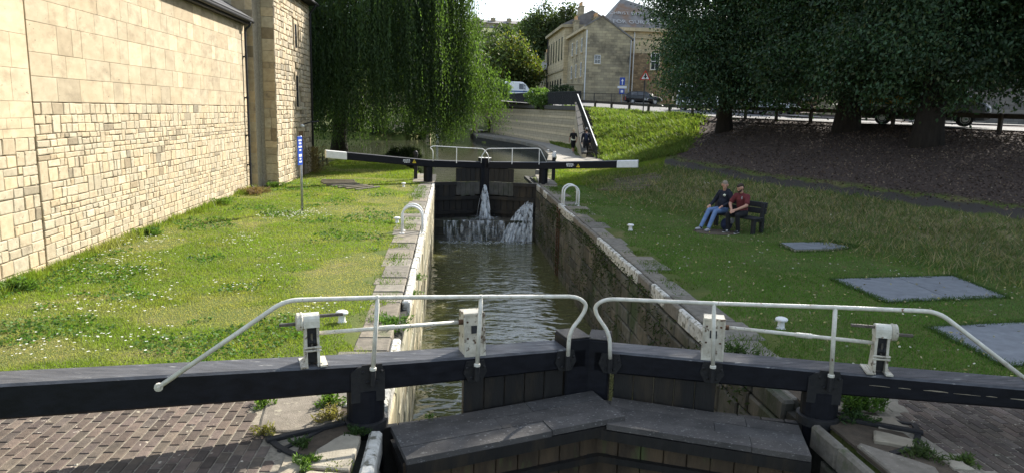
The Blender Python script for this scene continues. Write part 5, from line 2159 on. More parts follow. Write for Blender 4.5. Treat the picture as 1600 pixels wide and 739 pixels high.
# pyramid-like front slope: apex set back
ap0, ap1 = (22.3, 95.2, 18.2), (22.9, 100, 18.2)
b = MB()
b.add([(HX0 - .9, HY - .45, 14.08), (HX1 + .4, HY - .45, 14.08), ap1, ap0, (HX0 - .9, 106.2, 14.08), (HX1 + .4, 106.2, 14.08)], [(0, 1, 2, 3), (4, 0, 3), (5, 4, 3, 2), (1, 5, 2), (1, 0, 4, 5)])
ro = b.build('roof', 'slate', ch_)
sl0, sl1 = Vector((HX0 - .9, HY - .45, 14.08)), Vector(ap0)
zd = Vector((0, sl1.y - sl0.y, sl1.z - sl0.z)).normalized()
nr_ = Vector((1, 0, 0)).cross(zd)


def on_roof(x, f):
    base = Vector((x, HY - .45, 14.08))
    return base + zd * f + Vector((0, 0, .08)) - Vector((0, zd.z, -zd.y)) * .06


text('CHRIST DIED', .80, on_roof(22.6, 2.55), (1, 0, 0), zd, 'roof_paint', 'roof_lettering', ro, .01)
text('FOR OUR SINS', .95, on_roof(23.6, .85), (1, 0, 0), zd, 'roof_paint', 'roof_lettering', ro, .01)
chimney(ro, (19.9, 100, 14.4), 5, 1.7)
for (xx, zz) in ((26.3, 10.0), (29.5, 10.0), (32.5, 10.0), (29.5, 6.2), (32.5, 6.2)):
    window(ch_, (xx, HY, zz), 1.15, 2.1, 'Y-', surround='house_stone_warm')
pipe(ch_, [(23.4, HY - .1, 13.6), (23.4, HY - .1, 4)], .08, 'frame_white')

# cream house and grey block wall seen under the trees
cm = thing('cream_house', (38, 78, 3.5), 'cream rendered house seen under the tree crowns across the road', 'house')
wall_block('wall', cm, 30, 47, 78, 86, 3.0, 9.5, 'cream')
b = MB()
b.prism([(29.6, 77.6, 9.5), (29.6, 82, 12.5), (29.6, 86.4, 9.5)], (17.8, 0, 0))
b.build('roof', 'slate', cm)
for xx in (32, 35.5, 39.5, 43.5):
    for zz in (5.2, 8.0):
        window(cm, (xx, 78, zz), 1.1, 1.5, 'Y-')
gw = thing('grey_block_wall', (38, 40, 3), 'grey block yard wall at the far right beyond the road', 'wall')
b = MB()
b.box((43, 42.5, 4.4), (26, .4, 3.6), rz=R(-9))
b.build('wall', 'grey_block', gw)
b = MB()
b.box((43, 42.5, 6.26), (26.2, .55, .14), rz=R(-9))
b.build('coping_band', 'ret_coping', gw)
rh = thing('roadside_house', (44, 58, 3), 'stone house with slate roof behind the grey yard wall', 'house')
wall_block('wall', rh, 34, 56, 55, 64, 3, 10.5, 'house_stone')
b = MB()
b.prism([(33.6, 54.6, 10.5), (33.6, 59.5, 14.5), (33.6, 64.4, 10.5)], (22.8, 0, 0))
b.build('roof', 'slate', rh)
for xx in (36.5, 40.5, 44.5, 48.5, 52.5):
    window(rh, (xx, 55, 8.3), 1.2, 1.6, 'Y-')
    window(rh, (xx, 55, 5.2), 1.2, 1.6, 'Y-')

# terrace high on the hill
ht = thing('hill_terrace', (21, 252, 28), 'distant pale terrace with many chimneys on the hilltop', 'terrace')
HB = 24.0
wall_block('wall', ht, 6, 52, 252, 262, HB, 33.0, 'house_stone')
b = MB()
b.prism([(5.5, 251.5, 33), (5.5, 257, 34.6), (5.5, 262.5, 33)], (47, 0, 0))
ro = b.build('roof', 'slate', ht)
for k in range(8):
    chimney(ro, (9 + k * 5.6, 255, 33.4), 3, 1.5, 1.6)
for k in range(15):
    for zz in (31.0, 28.0):
        window(ht, (8 + k * 3, 252, zz), 1.2, 2.0, 'Y-', sill=False, bars=False)

# pedestrian railing at the foot of the houses
railing('street_railing', [(10.6, 66.0, 3.83), (15.0, 84.5, 4.46), (23.5, 84.8, 4.5)], 1.1, 'dark street railing in front of the end house', 'pipe_black', .16)


# ================================================================== signs by the road
def road_sign(x, y, z, h, label, kind):
    t = thing('road_sign', (x, y, z), label, 'road sign')
    b = MB()
    b.tube([(x, y, z), (x, y, z + h)], .045, 8)
    b.build('pole', 'pipe_black' if kind == 'tri' else 'galv', t)
    if kind == 'tri':
        def tri(s, o, m, n, par):
            b = MB()
            b.prism([(x - s * .5, y - o, z + h - .60 + (.6 - s * .83) * .32), (x + s * .5, y - o, z + h - .60 + (.6 - s * .83) * .32), (x, y - o, z + h - .60 + (.6 - s * .83) * .32 + s * .866)], (0, -.01, 0))
            return b.build(n, m, par)
        o = tri(.8, .06, 'sign_red', 'warning_triangle', t)
        tri(.56, .075, 'sign_white', 'sign_face', o)
        b = MB()
        b.prism([(x - .05, y - .088, z + h - .50), (x + .05, y - .088, z + h - .50), (x + .05, y - .088, z + h - .22), (x - .05, y - .088, z + h - .22)], (0, -.006, 0))
        b.prism([(x - .12, y - .088, z + h - .42), (x + .12, y - .088, z + h - .42), (x + .12, y - .088, z + h - .35), (x - .12, y - .088, z + h - .35)], (0, -.005, 0))
        b.build('pictogram', 'plastic_dark', o)
    else:
        b = MB()
        b.box((x, y - .06, z + h - .45), (.62, .02, .9), bev=.005)
        o = b.build('sign_panel', 'sign_blue', t)
        b = MB()
        b.box((x, y - .08, z + h - .62), (.09, .01, .42))
        b.prism([(x - .17, y - .076, z + h - .42), (x + .17, y - .076, z + h - .42), (x, y - .076, z + h - .14)], (0, -.01, 0))
        b.build('arrow', 'sign_white', o)
        b = MB()
        b.box((x, y - .06, z + h - 1.12), (1.1, .02, .26), bev=.004)
        b.build('sign_plate', 'sign_white', t)
        b = MB()
        b.box((x, y - .06, z + h - 1.6), (.62, .02, .6), bev=.004)
        o = b.build('sign_plate', 'sign_blue', t)
        b = MB()
        b.box((x, y - .078, z + h - 1.6), (.3, .008, .3))
        b.build('pictogram', 'sign_white', o)


road_sign(20.2, 83.6, 4.45, 3.0, 'blue one way arrow sign on a grey pole against the gable', 'arrow')
road_sign(13.78, 50.3, 3.2, 3.05, 'red bordered triangular warning sign on a dark pole beside the tree', 'tri')
# ================================================================== vehicles


def vehicle(name, label, cat, loc, heading, L_, W_, stations, body, wheel_x, wheel_r=.32, glass=(), front=None, extra=None, group=None):
    """stations along x (rear to front): (x, z_bottom, z_belt, z_roof, half_width_belt, half_width_roof)"""
    t = thing(name, loc, label, cat, group)
    h = Vector((heading[0], heading[1], 0)).normalized()
    l = Vector((-h.y, h.x, 0))
    o0 = Vector(loc)

    def P(x, y, z):
        return o0 + h * x + l * y + Vector((0, 0, z))
    rows = []
    for (x, zb, zm, zr, wb, wr) in stations:
        half = [(wb * .80, zb), (wb * .97, zb + (zm - zb) * .25), (wb, zb + (zm - zb) * .6), (wb * .965, zm), (wr, zr - (zr - zm) * .06), (wr * .72, zr)]
        ring = [(y, z) for y, z in half] + [(-y, z) for y, z in half[::-1]]
        rows.append([P(x, y, z) for y, z in ring])
    n = len(rows[0])
    b = MB()
    vs = [p for r in rows for p in r]
    fs = []
    for i in range(len(rows) - 1):
        for j in range(n):
            j2 = (j + 1) % n
            fs.append((i * n + j, (i + 1) * n + j, (i + 1) * n + j2, i * n + j2))
    fs.append(tuple(range(n)))
    fs.append(tuple(reversed(range((len(rows) - 1) * n, len(rows) * n))))
    b.add(vs, fs)
    bd = b.build('body', body, t, False)
    for (kind, i0, i1, f0, f1) in glass:
        for sd in ((0, 1) if kind == 'side' else (0,)):
            b = MB()
            if kind == 'side':
                ja, jb = (3, 4) if sd == 0 else (n - 4, n - 5)
                q = [rows[i0][ja].lerp(rows[i0][jb], .14), rows[i1][ja].lerp(rows[i1][jb], .14), rows[i1][ja].lerp(rows[i1][jb], .86), rows[i0][ja].lerp(rows[i0][jb], .86)]
                c = sum(q, Vector()) / 4
                q = [c + (p - c) * .92 for p in q]
                out = l * (.012 if sd == 0 else -.012)
                b.prism(q, out)
                b.build('side_window', 'glass', t)
            else:
                q = [rows[i0][4].lerp(rows[i0][n - 5], .08), rows[i0][4].lerp(rows[i0][n - 5], .92), rows[i1][4].lerp(rows[i1][n - 5], .92), rows[i1][4].lerp(rows[i1][n - 5], .08)]
                c = sum(q, Vector()) / 4
                q = [c + (p - c) * .93 for p in q]
                b.prism([p + Vector((0, 0, .012)) for p in q], Vector((0, 0, .012)))
                b.build('windscreen', 'glass', t)
    for x in wheel_x:
        for s in (-1, 1):
            M = Matrix.Translation(P(x, s * (W_ / 2 - .10), wheel_r)) @ (l * s).to_track_quat('Z', 'Y').to_matrix().to_4x4()
            b = MB()
            b.lathe([(wheel_r * .62, -.10), (wheel_r * .97, -.10), (wheel_r, -.06), (wheel_r, .08), (wheel_r * .96, .115), (wheel_r * .64, .12)], None, 20, M=M)
            o = b.build('wheel', 'tyre', t)
            b = MB()
            b.lathe([(wheel_r * .63, .10), (wheel_r * .63, .124), (wheel_r * .5, .118), (wheel_r * .18, .126), (.02, .128)], None, 16, M=M)
            b.build('rim', 'rim', o)
            b = MB()
            pts = [P(x + math.cos(R(a)) * (wheel_r + .05), s * (W_ / 2 + .004), wheel_r + math.sin(R(a)) * (wheel_r + .05)) for a in range(-10, 191, 20)]
            for k in range(len(pts) - 1):
                b.bar(pts[k], pts[k + 1], .05, .05)
            b.build('wheel_arch', 'plastic_dark', t)
    xf, xr = stations[-1][0], stations[0][0]
    zf = stations[-1][2]
    for s in (-1, 1):
        b = MB()
        b.box(None, (.10, .36, .16), M=Matrix.Translation(P(xf - .03, s * (W_ / 2 - .30), zf - .10)) @ Matrix.Rotation(math.atan2(h.y, h.x), 4, 'Z'), bev=.02)
        b.build('headlight', 'lamp_lens', t)
        b = MB()
        b.box(None, (.06, .14, .4), M=Matrix.Translation(P(xr + .01, s * (W_ / 2 - .14), stations[0][2] - .15)) @ Matrix.Rotation(math.atan2(h.y, h.x), 4, 'Z'), bev=.02)
        b.build('tail_light', 'lamp_red', t)
        b = MB()
        b.box(None, (.12, .2, .14), M=Matrix.Translation(P(xf - L_ * .30, s * (W_ / 2 + .10), stations[-1][2] + .28)) @ Matrix.Rotation(math.atan2(h.y, h.x), 4, 'Z'), bev=.03)
        b.build('mirror', 'plastic_dark', t)
    b = MB()
    b.box(None, (.14, W_ * .86, .24), M=Matrix.Translation(P(xf - .02, 0, stations[-1][1] + .16)) @ Matrix.Rotation(math.atan2(h.y, h.x), 4, 'Z'), bev=.05)
    b.build('front_bumper', 'plastic_dark', t)
    b = MB()
    b.box(None, (.03, W_ * .42, .2), M=Matrix.Translation(P(xf + .025, 0, zf - .12)) @ Matrix.Rotation(math.atan2(h.y, h.x), 4, 'Z'), bev=.01)
    gr_ = b.build('grille', 'plastic_dark', t)
    b = MB()
    b.box(None, (.02, .52, .12), M=Matrix.Translation(P(xf + .06, 0, stations[-1][1] + .16)) @ Matrix.Rotation(math.atan2(h.y, h.x), 4, 'Z'))
    b.build('number_plate', 'sign_white', t)
    if extra:
        extra(t, P, h, l, gr_)
    return t


HATCH = [(-2.08, .42, .78, .86, .72, .62), (-2.0, .30, .92, 1.12, .82, .60), (-1.45, .24, .95, 1.42, .87, .60), (-.7, .22, .95, 1.50, .88, .61), (.15, .22, .94, 1.49, .88, .61), (.55, .22, .93, 1.36, .88, .62), (1.05, .22, .92, .98, .88, .72), (1.7, .24, .84, .88, .84, .70),
         (2.08, .34, .66, .70, .70, .58)]
HG = (('side', 2, 3, 0, 0), ('side', 3, 4, 0, 0), ('side', 4, 5, 0, 0), ('top', 5, 6, 0, 0), ('top', 1, 2, 0, 0))


def door_marks(t, P, h, l, g):
    b = MB()
    for k, (x0, x1, z) in enumerate(((.0, .5, .66), (.05, .42, .58), (-.02, .46, .50))):
        x = x0
        while x < x1:
            e = min(x + random.uniform(.05, .10), x1)
            b.prism([P(x, -.884, z), P(e, -.884, z), P(e, -.884, z + .05), P(x, -.884, z + .05)], -l * .004)
            x = e + .025
    b.build('door_lettering', 'sign_white', t)


vehicle('hatchback_car', 'black hatchback car with small white door lettering by the end house', 'car', (21.75, 80.0, float(road_z(80)) + .03), (1, -.06), 4.16, 1.76, HATCH, 'car_black', (-1.28, 1.28), .32, HG, extra=door_marks)
vehicle('parked_car', 'silver car glinting between tree trunks across the road', 'car', (25.2, 54.5, float(road_z(54.5)) + .03), (.5, -.85), 4.16, 1.76, HATCH, 'car_silver', (-1.28, 1.28), .32, HG)
vehicle('parked_car', 'dark car parked in front of the cream house', 'car', (37.6, 74.5, float(road_z(74.5)) + .03), (1, .1), 4.16, 1.76, HATCH, 'car_black', (-1.28, 1.28), .32, HG)
VAN = [(-2.75, .40, 1.15, 2.28, .92, .80), (-2.68, .32, 1.18, 2.36, .97, .84), (-1.2, .28, 1.18, 2.40, .98, .85), (.4, .28, 1.18, 2.40, .98, .85), (1.05, .28, 1.18, 2.34, .98, .84), (1.35, .28, 1.18, 2.1, .98, .82), (2.0, .28, 1.12, 1.28, .97, .84), (2.5, .30, 1.0, 1.10, .93, .80),
       (2.72, .36, .86, .92, .84, .70)]
VG = (('side', 4, 5, 0, 0), ('side', 3, 4, 0, 0), ('top', 5, 6, 0, 0))


def ambul(t, P, h, l, g):
    b = MB()
    q = [P(1.95, -.80, 1.30), P(1.95, .80, 1.30), P(2.5, .76, 1.125), P(2.5, -.76, 1.125), P(2.72, -.64, .95), P(2.72, .64, .95)]
    b.add([p + Vector((0, 0, .02)) for p in q] + [p - Vector((0, 0, .02)) for p in q], [(0, 3, 2, 1), (3, 4, 5, 2), (6, 7, 8, 9), (9, 8, 11, 10), (0, 1, 7, 6), (1, 2, 8, 7), (2, 5, 11, 8), (5, 4, 10, 11), (4, 3, 9, 10), (3, 0, 6, 9)])
    b.build('bonnet', 'car_white', t)
    b = MB()
    for (x0, x1, z0, z1) in ((-2.4, -.55, 1.02, 1.40), (-.2, 1.0, 1.02, 1.36)):
        b.prism([P(x0, -.985, z0), P(x1, -.985, z0), P(x1, -.985, z1), P(x0, -.985, z1)], -l * .006)
    b.build('side_panel', 'van_yellow', t)
    b = MB()
    b.prism([P(-2.6, -.985, .42), P(2.3, -.985, .42), P(2.3, -.985, .58), P(-2.6, -.985, .58)], -l * .012)
    b.build('sill_strip', 'plastic_dark', t)
    b = MB()
    x = -2.1
    while x < -.5:
        e = x + random.uniform(.08, .16)
        b.prism([P(x, -.988, .86), P(e, -.988, .86), P(e, -.988, .95), P(x, -.988, .95)], -l * .004)
        x = e + .05
    b.build('side_lettering', 'sign_white', t)
    # diamond badge on the grille
    b = MB()
    for s0, s1 in ((1.0, .55),):
        o, i = [(0, .12), (.075, 0), (0, -.12), (-.075, 0)], [(0, .066), (.038, 0), (0, -.066), (-.038, 0)]
        for k in range(4):
            k2 = (k + 1) % 4
            b.prism([P(2.77, y, .80 + z) for y, z in (o[k], o[k2], i[k2], i[k])], h * .02)
    b.build('badge', 'lamp_lens', g)


vehicle('panel_van', 'panel van with body darkened as shade, white bonnet and yellow side panel behind the thickest trunk', 'van', (23.4, 33.6, float(road_z(33.6)) + .03), (.82, -.57), 5.44, 1.98, VAN, 'van_shade_dark', (-1.75, 1.75), .34, VG, extra=ambul)


def blue_band(t, P, h, l, g):
    b = MB()
    for s in (1, -1):
        b.prism([P(-2.6, s * .985, 1.0), P(1.6, s * .985, 1.0), P(1.6, s * .985, 1.16), P(-2.6, s * .985, 1.16)], l * (s * .006))
    b.build('side_stripe', 'van_blue', t)
    b = MB()
    b.prism([P(-2.2, -.93, 1.3), P(-1.2, -.93, 1.3), P(-1.2, -.90, 2.1), P(-2.2, -.90, 2.1)], -l * .03)
    b.build('side_window', 'glass', t)


vehicle('panel_van', 'white van with blue stripe parked beyond the retaining wall railing', 'van', (9.0, 100, float(road_z(100)) + .03), (1, .05), 5.44, 1.98, VAN, 'car_white', (-1.75, 1.75), .34, VG, extra=blue_band)
vehicle('panel_van', 'white van with blue band partly hidden behind the leftmost roadside tree', 'van', (22.3, 61.0, float(road_z(61.0)) + .03), (.45, -.89), 5.44, 1.98, VAN, 'car_white', (-1.75, 1.75), .34, VG, extra=blue_band)

# ================================================================== bench, bag and people
BF, BU = Vector((-.84, -.543, 0)), Vector((-.543, .84, 0))
BC = Vector((8.14, 19.40, 0))


def bp_(a, b, c):
    return BC + BF * a + BU * b + Vector((0, 0, c))


bn = thing('park_bench', tuple(BC), 'chunky black slatted bench on the right lawn under two seated men', 'bench')
brz = math.atan2(BU.y, BU.x)


def bbox(name, a, b_, c, da, db, dc, tilt=0, par=bn):
    m = MB()
    M = Matrix.Translation(bp_(a, b_, c)) @ Matrix.Rotation(brz, 4, 'Z') @ Matrix.Rotation(tilt, 4, 'X')
    m.box(None, (db, da, dc), M=M, bev=.012)
    return m.build(name, 'bench_black', par)


for k in range(3):
    bbox('seat_slat', .17 - k * .165, 0, .43, .15, 1.72, .05)
for k in range(2):
    bbox('back_slat', -.28 - k * .035, 0, .62 + k * .17, .045, 1.72, .155, R(10))
for s in (-1, 1):
    bbox('leg', .14, s * .76, .2, .12, .10, .42)
    bbox('leg', -.26, s * .76, .2, .12, .10, .42)
    bbox('back_post', -.27, s * .76, .62, .10, .10, .46, R(8))
    bbox('side_rail', -.06, s * .76, .37, .46, .09, .07)

bag = thing('backpack', tuple(bp_(.10, .12, 0)), 'dark blue rucksack standing on the ground under the bench', 'bag')


def ell(b, c, r, n=14, mi=0, M=None):
    prof = [(max(.002, math.sin(math.pi * k / n)), -math.cos(math.pi * k / n)) for k in range(n + 1)]
    Mx = (M if M is not None else Matrix.Translation(c)) @ Matrix.Diagonal((r[0], r[1], r[2], 1))
    b.lathe(prof, None, 14, mi, M=Mx)


m = MB()
ell(m, bp_(.16, .10, .17), (.17, .15, .18))
m.build('pack', 'bag_navy', bag, True)
m = MB()
ell(m, bp_(.27, .07, .12), (.10, .09, .10))
m.build('front_pocket', 'bag_navy', bag, True)
m = MB()
m.tube(smooth_path([bp_(.1, .05, .3), bp_(.14, .05, .38), bp_(.2, .12, .36), bp_(.2, .14, .29)]), .012, 6)
m.build('strap', 'cloth_grey', bag)
pb = thing('carrier_bag', tuple(bp_(.22, -.06, 0)), 'small white plastic bag beside the rucksack under the bench', 'bag')
m = MB()
for k in range(40):
    pass
ell(m, bp_(.2, -.10, .30), (.07, .05, .09))
m.build('bag_body', 'cloth_grey', pb, True)


def seg_dist(P, a, c):
    d = c - a
    t = np.clip(((P - a) @ d) / max(1e-9, d @ d), 0, 1)
    return np.linalg.norm(P - (a + t[:, None] * d), axis=1), t


def person(label, base, fwd, prims, vox, smooth_it=3):
    """prims: ('c', p0, p1, r0, r1, material) tapered capsule or ('e', centre, radii, material); local (forward, right, up)"""
    f = Vector((fwd[0], fwd[1], 0)).normalized()
    r = Vector((f.y, -f.x, 0))
    B = Vector(base)

    def W(p):
        return B + f * p[0] + r * p[1] + Vector((0, 0, p[2]))
    b = MB()
    Rm = Matrix(((f.x, r.x, 0, 0), (f.y, r.y, 0, 0), (0, 0, 1, 0), (0, 0, 0, 1)))
    info = []
    for p in prims:
        if p[0] == 'c':
            a, c, r0, r1 = W(p[1]), W(p[2]), p[3], p[4]
            d = (c - a)
            ln = max(d.length, 1e-4)
            prof = [(max(.0015, r0 * math.sin(math.pi / 2 * k / 5)), -r0 * math.cos(math.pi / 2 * k / 5)) for k in range(6)]
            prof += [(max(.0015, r1 * math.cos(math.pi / 2 * k / 5)), ln + r1 * math.sin(math.pi / 2 * k / 5)) for k in range(6)]
            M = Matrix.Translation(a) @ d.to_track_quat('Z', 'Y').to_matrix().to_4x4()
            b.lathe(prof, None, 14, M=M)
            info.append((p[0], np.array(a), np.array(c), r0, r1, p[5]))
        else:
            M = Matrix.Translation(W(p[1])) @ Rm
            ell(b, None, p[2], M=M)
            info.append((p[0], np.array(W(p[1])), p[2], np.array(((f.x, f.y, 0), (r.x, r.y, 0), (0, 0, 1))), None, p[3]))
    off = B
    me = bpy.data.meshes.new('person_raw')
    me.from_pydata([(v[0] - off.x, v[1] - off.y, v[2] - off.z) for v in b.v], [], b.f)
    tmp = bpy.data.objects.new('tmp', me)
    COL.objects.link(tmp)
    rm = tmp.modifiers.new('r', 'REMESH')
    rm.mode = 'VOXEL'
    rm.voxel_size = vox
    sm = tmp.modifiers.new('s', 'SMOOTH')
    sm.factor = .5
    sm.iterations = smooth_it
    dg = bpy.context.evaluated_depsgraph_get()
    ev = tmp.evaluated_get(dg)
    out = bpy.data.meshes.new_from_object(ev)
    out.name = 'person'
    bpy.data.objects.remove(tmp)
    names = []
    for i in info:
        if i[5] not in names:
            names.append(i[5])
    nf = len(out.polygons)
    cen = np.empty(nf * 3)
    out.polygons.foreach_get('center', cen)
    cen = cen.reshape(-1, 3) + np.array(off)
    best = np.full(nf, 1e9)
    idx = np.zeros(nf, np.int32)
    for i in info:
        if i[0] == 'c':
            d, t = seg_dist(cen, i[1], i[2])
            d = d - (i[3] + (i[4] - i[3]) * t)
        else:
            q = (cen - i[1]) @ i[3].T / np.array(i[2])
            d = (np.linalg.norm(q, axis=1) - 1) * min(i[2])
        k = d < best
        best[k] = d[k]
        idx[k] = names.index(i[5])
    out.materials.clear()
    o = link_mesh('person', out, names, None, True)
    out.polygons.foreach_set('material_index', idx)
    out.update()
    o.location = B
    return tag(o, label, 'person')


def hand(w, dirv, curl, side, m='skin'):
    """wrist point, pointing direction (local), finger curl direction; five unequal bent fingers"""
    w, d, c = Vector(w), Vector(dirv).normalized(), Vector(curl).normalized()
    s = d.cross(c).normalized()
    out = [('c', w, w + d * .06, .027, .030, m), ('c', w + d * .05 + s * .018, w + d * .075 - s * .018, .022, .02, m)]
    for k, ln in enumerate((.068, .078, .072, .056)):
        b0 = w + d * .075 + s * (.030 - k * .020)
        k1 = b0 + d * ln * .5 + c * ln * .15
        k2 = k1 + d * ln * .3 + c * ln * .35
        out += [('c', b0, k1, .0105, .0095, m), ('c', k1, k2, .0095, .008, m)]
    t0 = w + d * .025 + s * .026 * side
    t1 = t0 + d * .032 + s * .028 * side + c * .008
    out += [('c', t0, t1, .013, .011, m), ('c', t1, t1 + d * .03 + c * .012, .011, .009, m)]
    return out


def head(c, yaw, pitch, hair, beard=None, m='skin', rcv=1.0):
    """c centre of the skull; yaw to the figure's right; local coordinates"""
    c = Vector(c)
    f = Vector((math.cos(yaw) * math.cos(pitch), math.sin(yaw) * math.cos(pitch), math.sin(pitch)))
    r = Vector((-math.sin(yaw), math.cos(yaw), 0))
    u = r.cross(f) * -1
    if u.z < 0:
        u = -u
    p = lambda a, b, d: c + f * a + r * b + u * d
    out = [('c', p(-.012, 0, .018), p(.012, 0, .02), .088, .080, m), ('c', p(.03, 0, -.045), p(.045, 0, -.07), .058, .042, m),
           ('c', p(.088, 0, .012), p(.106, 0, -.022), .010, .015, m),
           ('c', p(.075, .033, .026), p(.078, .028, .026), .012, .012, m), ('c', p(.075, -.033, .026), p(.078, -.028, .026), .012, .012, m),
           ('c', p(.068, -.05, .035), p(.085, -.02, .038), .010, .010, m), ('c', p(.068, .05, .035), p(.085, .02, .038), .010, .010, m),
           ('c', p(.078, -.018, -.055), p(.078, .018, -.055), .012, .012, m)]
    for s in (-1, 1):
        out.append(('c', p(-.005, s * .086, -.018), p(-.012, s * .09, .022), .013, .017, m))
    h = rcv
    out += [('c', p(-.03, 0, .055), p(.02, 0, .06), .082 * h, .068 * h, hair), ('c', p(-.045, 0, .02), p(-.05, 0, -.02), .078 * h, .06 * h, hair), ('c', p(-.01, .03, .075), p(.05, .02, .075), .05, .034, hair), ('c', p(-.01, -.03, .075), p(.05, -.02, .075), .05, .034, hair)]
    if beard:
        out += [('c', p(.05, -.035, -.075), p(.066, .0, -.085), .032, .033, beard), ('c', p(.05, .035, -.075), p(.066, 0, -.085), .032, .033, beard), ('c', p(.02, .062, -.045), p(.045, .04, -.075), .024, .026, beard), ('c', p(.02, -.062, -.045), p(.045, -.04, -.075), .024, .026, beard)]
    return out


# man in the dark hoodie: leaning back, legs stretched out, face to the camera
J, H_ = 'denim', 'cloth_navy'
m1 = []
m1 += [('e', (.02, 0, .56), (.15, .185, .12), J), ('c', (0, 0, .66), (-.06, 0, .92), .155, .165, H_), ('c', (-.05, -.09, 1.00), (-.05, .09, 1.00), .115, .115, H_), ('e', (.03, 0, .75), (.14, .17, .16), H_)]
m1 += [('c', (-.06, 0, 1.08), (-.04, 0, 1.15), .075, .06, H_), ('c', (-.03, 0, 1.13), (-.015, 0, 1.19), .056, .054, 'skin'), ('c', (-.12, -.07, 1.09), (-.12, .07, 1.09), .06, .06, H_)]
for s in (-1, 1):
    k, a = ((.47, .13, .55), (.80, .12, .115)) if s > 0 else ((.48, -.10, .54), (.78, -.13, .115))
    m1 += [('c', (.05, s * .10, .545), k, .098, .068, J), ('c', k, a, .070, .055, J), ('c', (a[0] + .01, a[1], a[2] - .02), (a[0] + .03, a[1], .06), .045, .045, 'cloth_black'),
           ('c', (a[0] + .0, a[1], .05), (a[0] + .17, a[1] + s * .03, .045), .046, .038, 'shoe_grey'), ('c', (a[0] - .02, a[1], .022), (a[0] + .18, a[1] + s * .03, .02), .034, .03, 'shoe_black')]
m1 += [('c', (-.05, .17, 1.03), (.03, .27, .80), .076, .062, H_), ('c', (.03, .27, .80), (.30, .22, .68), .060, .045, H_)]
m1 += hand((.32, .215, .675), (.9, -.1, -.25), (.1, 0, -1), -1)
m1 += [('c', (-.05, -.17, 1.03), (.0, -.28, .80), .076, .062, H_), ('c', (.0, -.28, .80), (.22, -.18, .69), .060, .046, H_)]
m1 += hand((.235, -.17, .685), (.85, .4, -.3), (.1, .1, -1), 1)
m1 += head((-.0, -.01, 1.255), R(-36), R(-3), 'hair_grey', rcv=1.03)
m1 += [('e', (.085, -.075, .98), (.05, .032, .036), 'cloth_pale')]
person('seated man in dark hoodie and pale blue jeans, legs stretched out from the bench', bp_(.02, .36, 0), (BF.x, BF.y), m1, .0085)

# bearded man in the dark red t-shirt: leaning forward, hands clasped
Tn, T_ = 'cloth_black', 'cloth_red'
m2 = []
m2 += [('e', (.02, 0, .56), (.15, .18, .12), Tn), ('c', (.01, 0, .66), (.07, 0, .92), .150, .158, T_), ('c', (.09, -.10, .995), (.09, .10, .995), .108, .108, T_), ('e', (.05, 0, .76), (.135, .165, .16), T_)]
m2 += [('c', (.10, 0, 1.08), (.11, 0, 1.10), .062, .06, T_), ('c', (.11, 0, 1.09), (.145, 0, 1.17), .054, .052, 'skin')]
for s in (-1, 1):
    k, a = ((.46, s * .15, .52), (.36 + (.06 if s > 0 else 0), s * .14, .10))
    m2 += [('c', (.05, s * .10, .54), k, .098, .068, Tn), ('c', k, a, .070, .058, Tn), ('c', (a[0], a[1], .075), (a[0] + .03, a[1], .06), .044, .044, 'cloth_black'),
           ('c', (a[0] + .0, a[1], .055), (a[0] + .17, a[1] + s * .03, .045), .046, .038, 'shoe_black'), ('c', (a[0] - .02, a[1], .022), (a[0] + .18, a[1] + s * .03, .02), .034, .03, 'shoe_white'),
           ('c', (a[0] + .07, a[1] - .042, .05), (a[0] + .10, a[1] - .04, .075), .012, .012, 'shoe_white'), ('c', (a[0] + .11, a[1] - .04, .045), (a[0] + .135, a[1] - .036, .068), .012, .012, 'shoe_white')]
    m2 += [('c', (.09, s * .18, 1.02), (.19, s * .245, .86), .078, .072, T_), ('c', (.17, s * .24, .88), (.24, s * .26, .78), .052, .047, 'skin'), ('c', (.24, s * .26, .78), (.44, s * .07, .65), .046, .033, 'skin')]
m2 += hand((.445, .06, .645), (.75, -.45, -.35), (.1, -.6, -.8), 1)
m2 += hand((.45, -.06, .66), (.75, .45, -.35), (.1, .6, -.8), -1)
m2 += head((.18, .01, 1.245), R(24), R(-18), 'hair_brown', 'hair_brown', rcv=1.0)
m2 += [('e', (.19, -.075, .98), (.03, .02, .045), 'cloth_grey')]
person('seated bearded man in dark red t-shirt and black trousers, leaning forward on the bench', bp_(.02, -.30, 0), (BF.x, BF.y), m2, .0085)


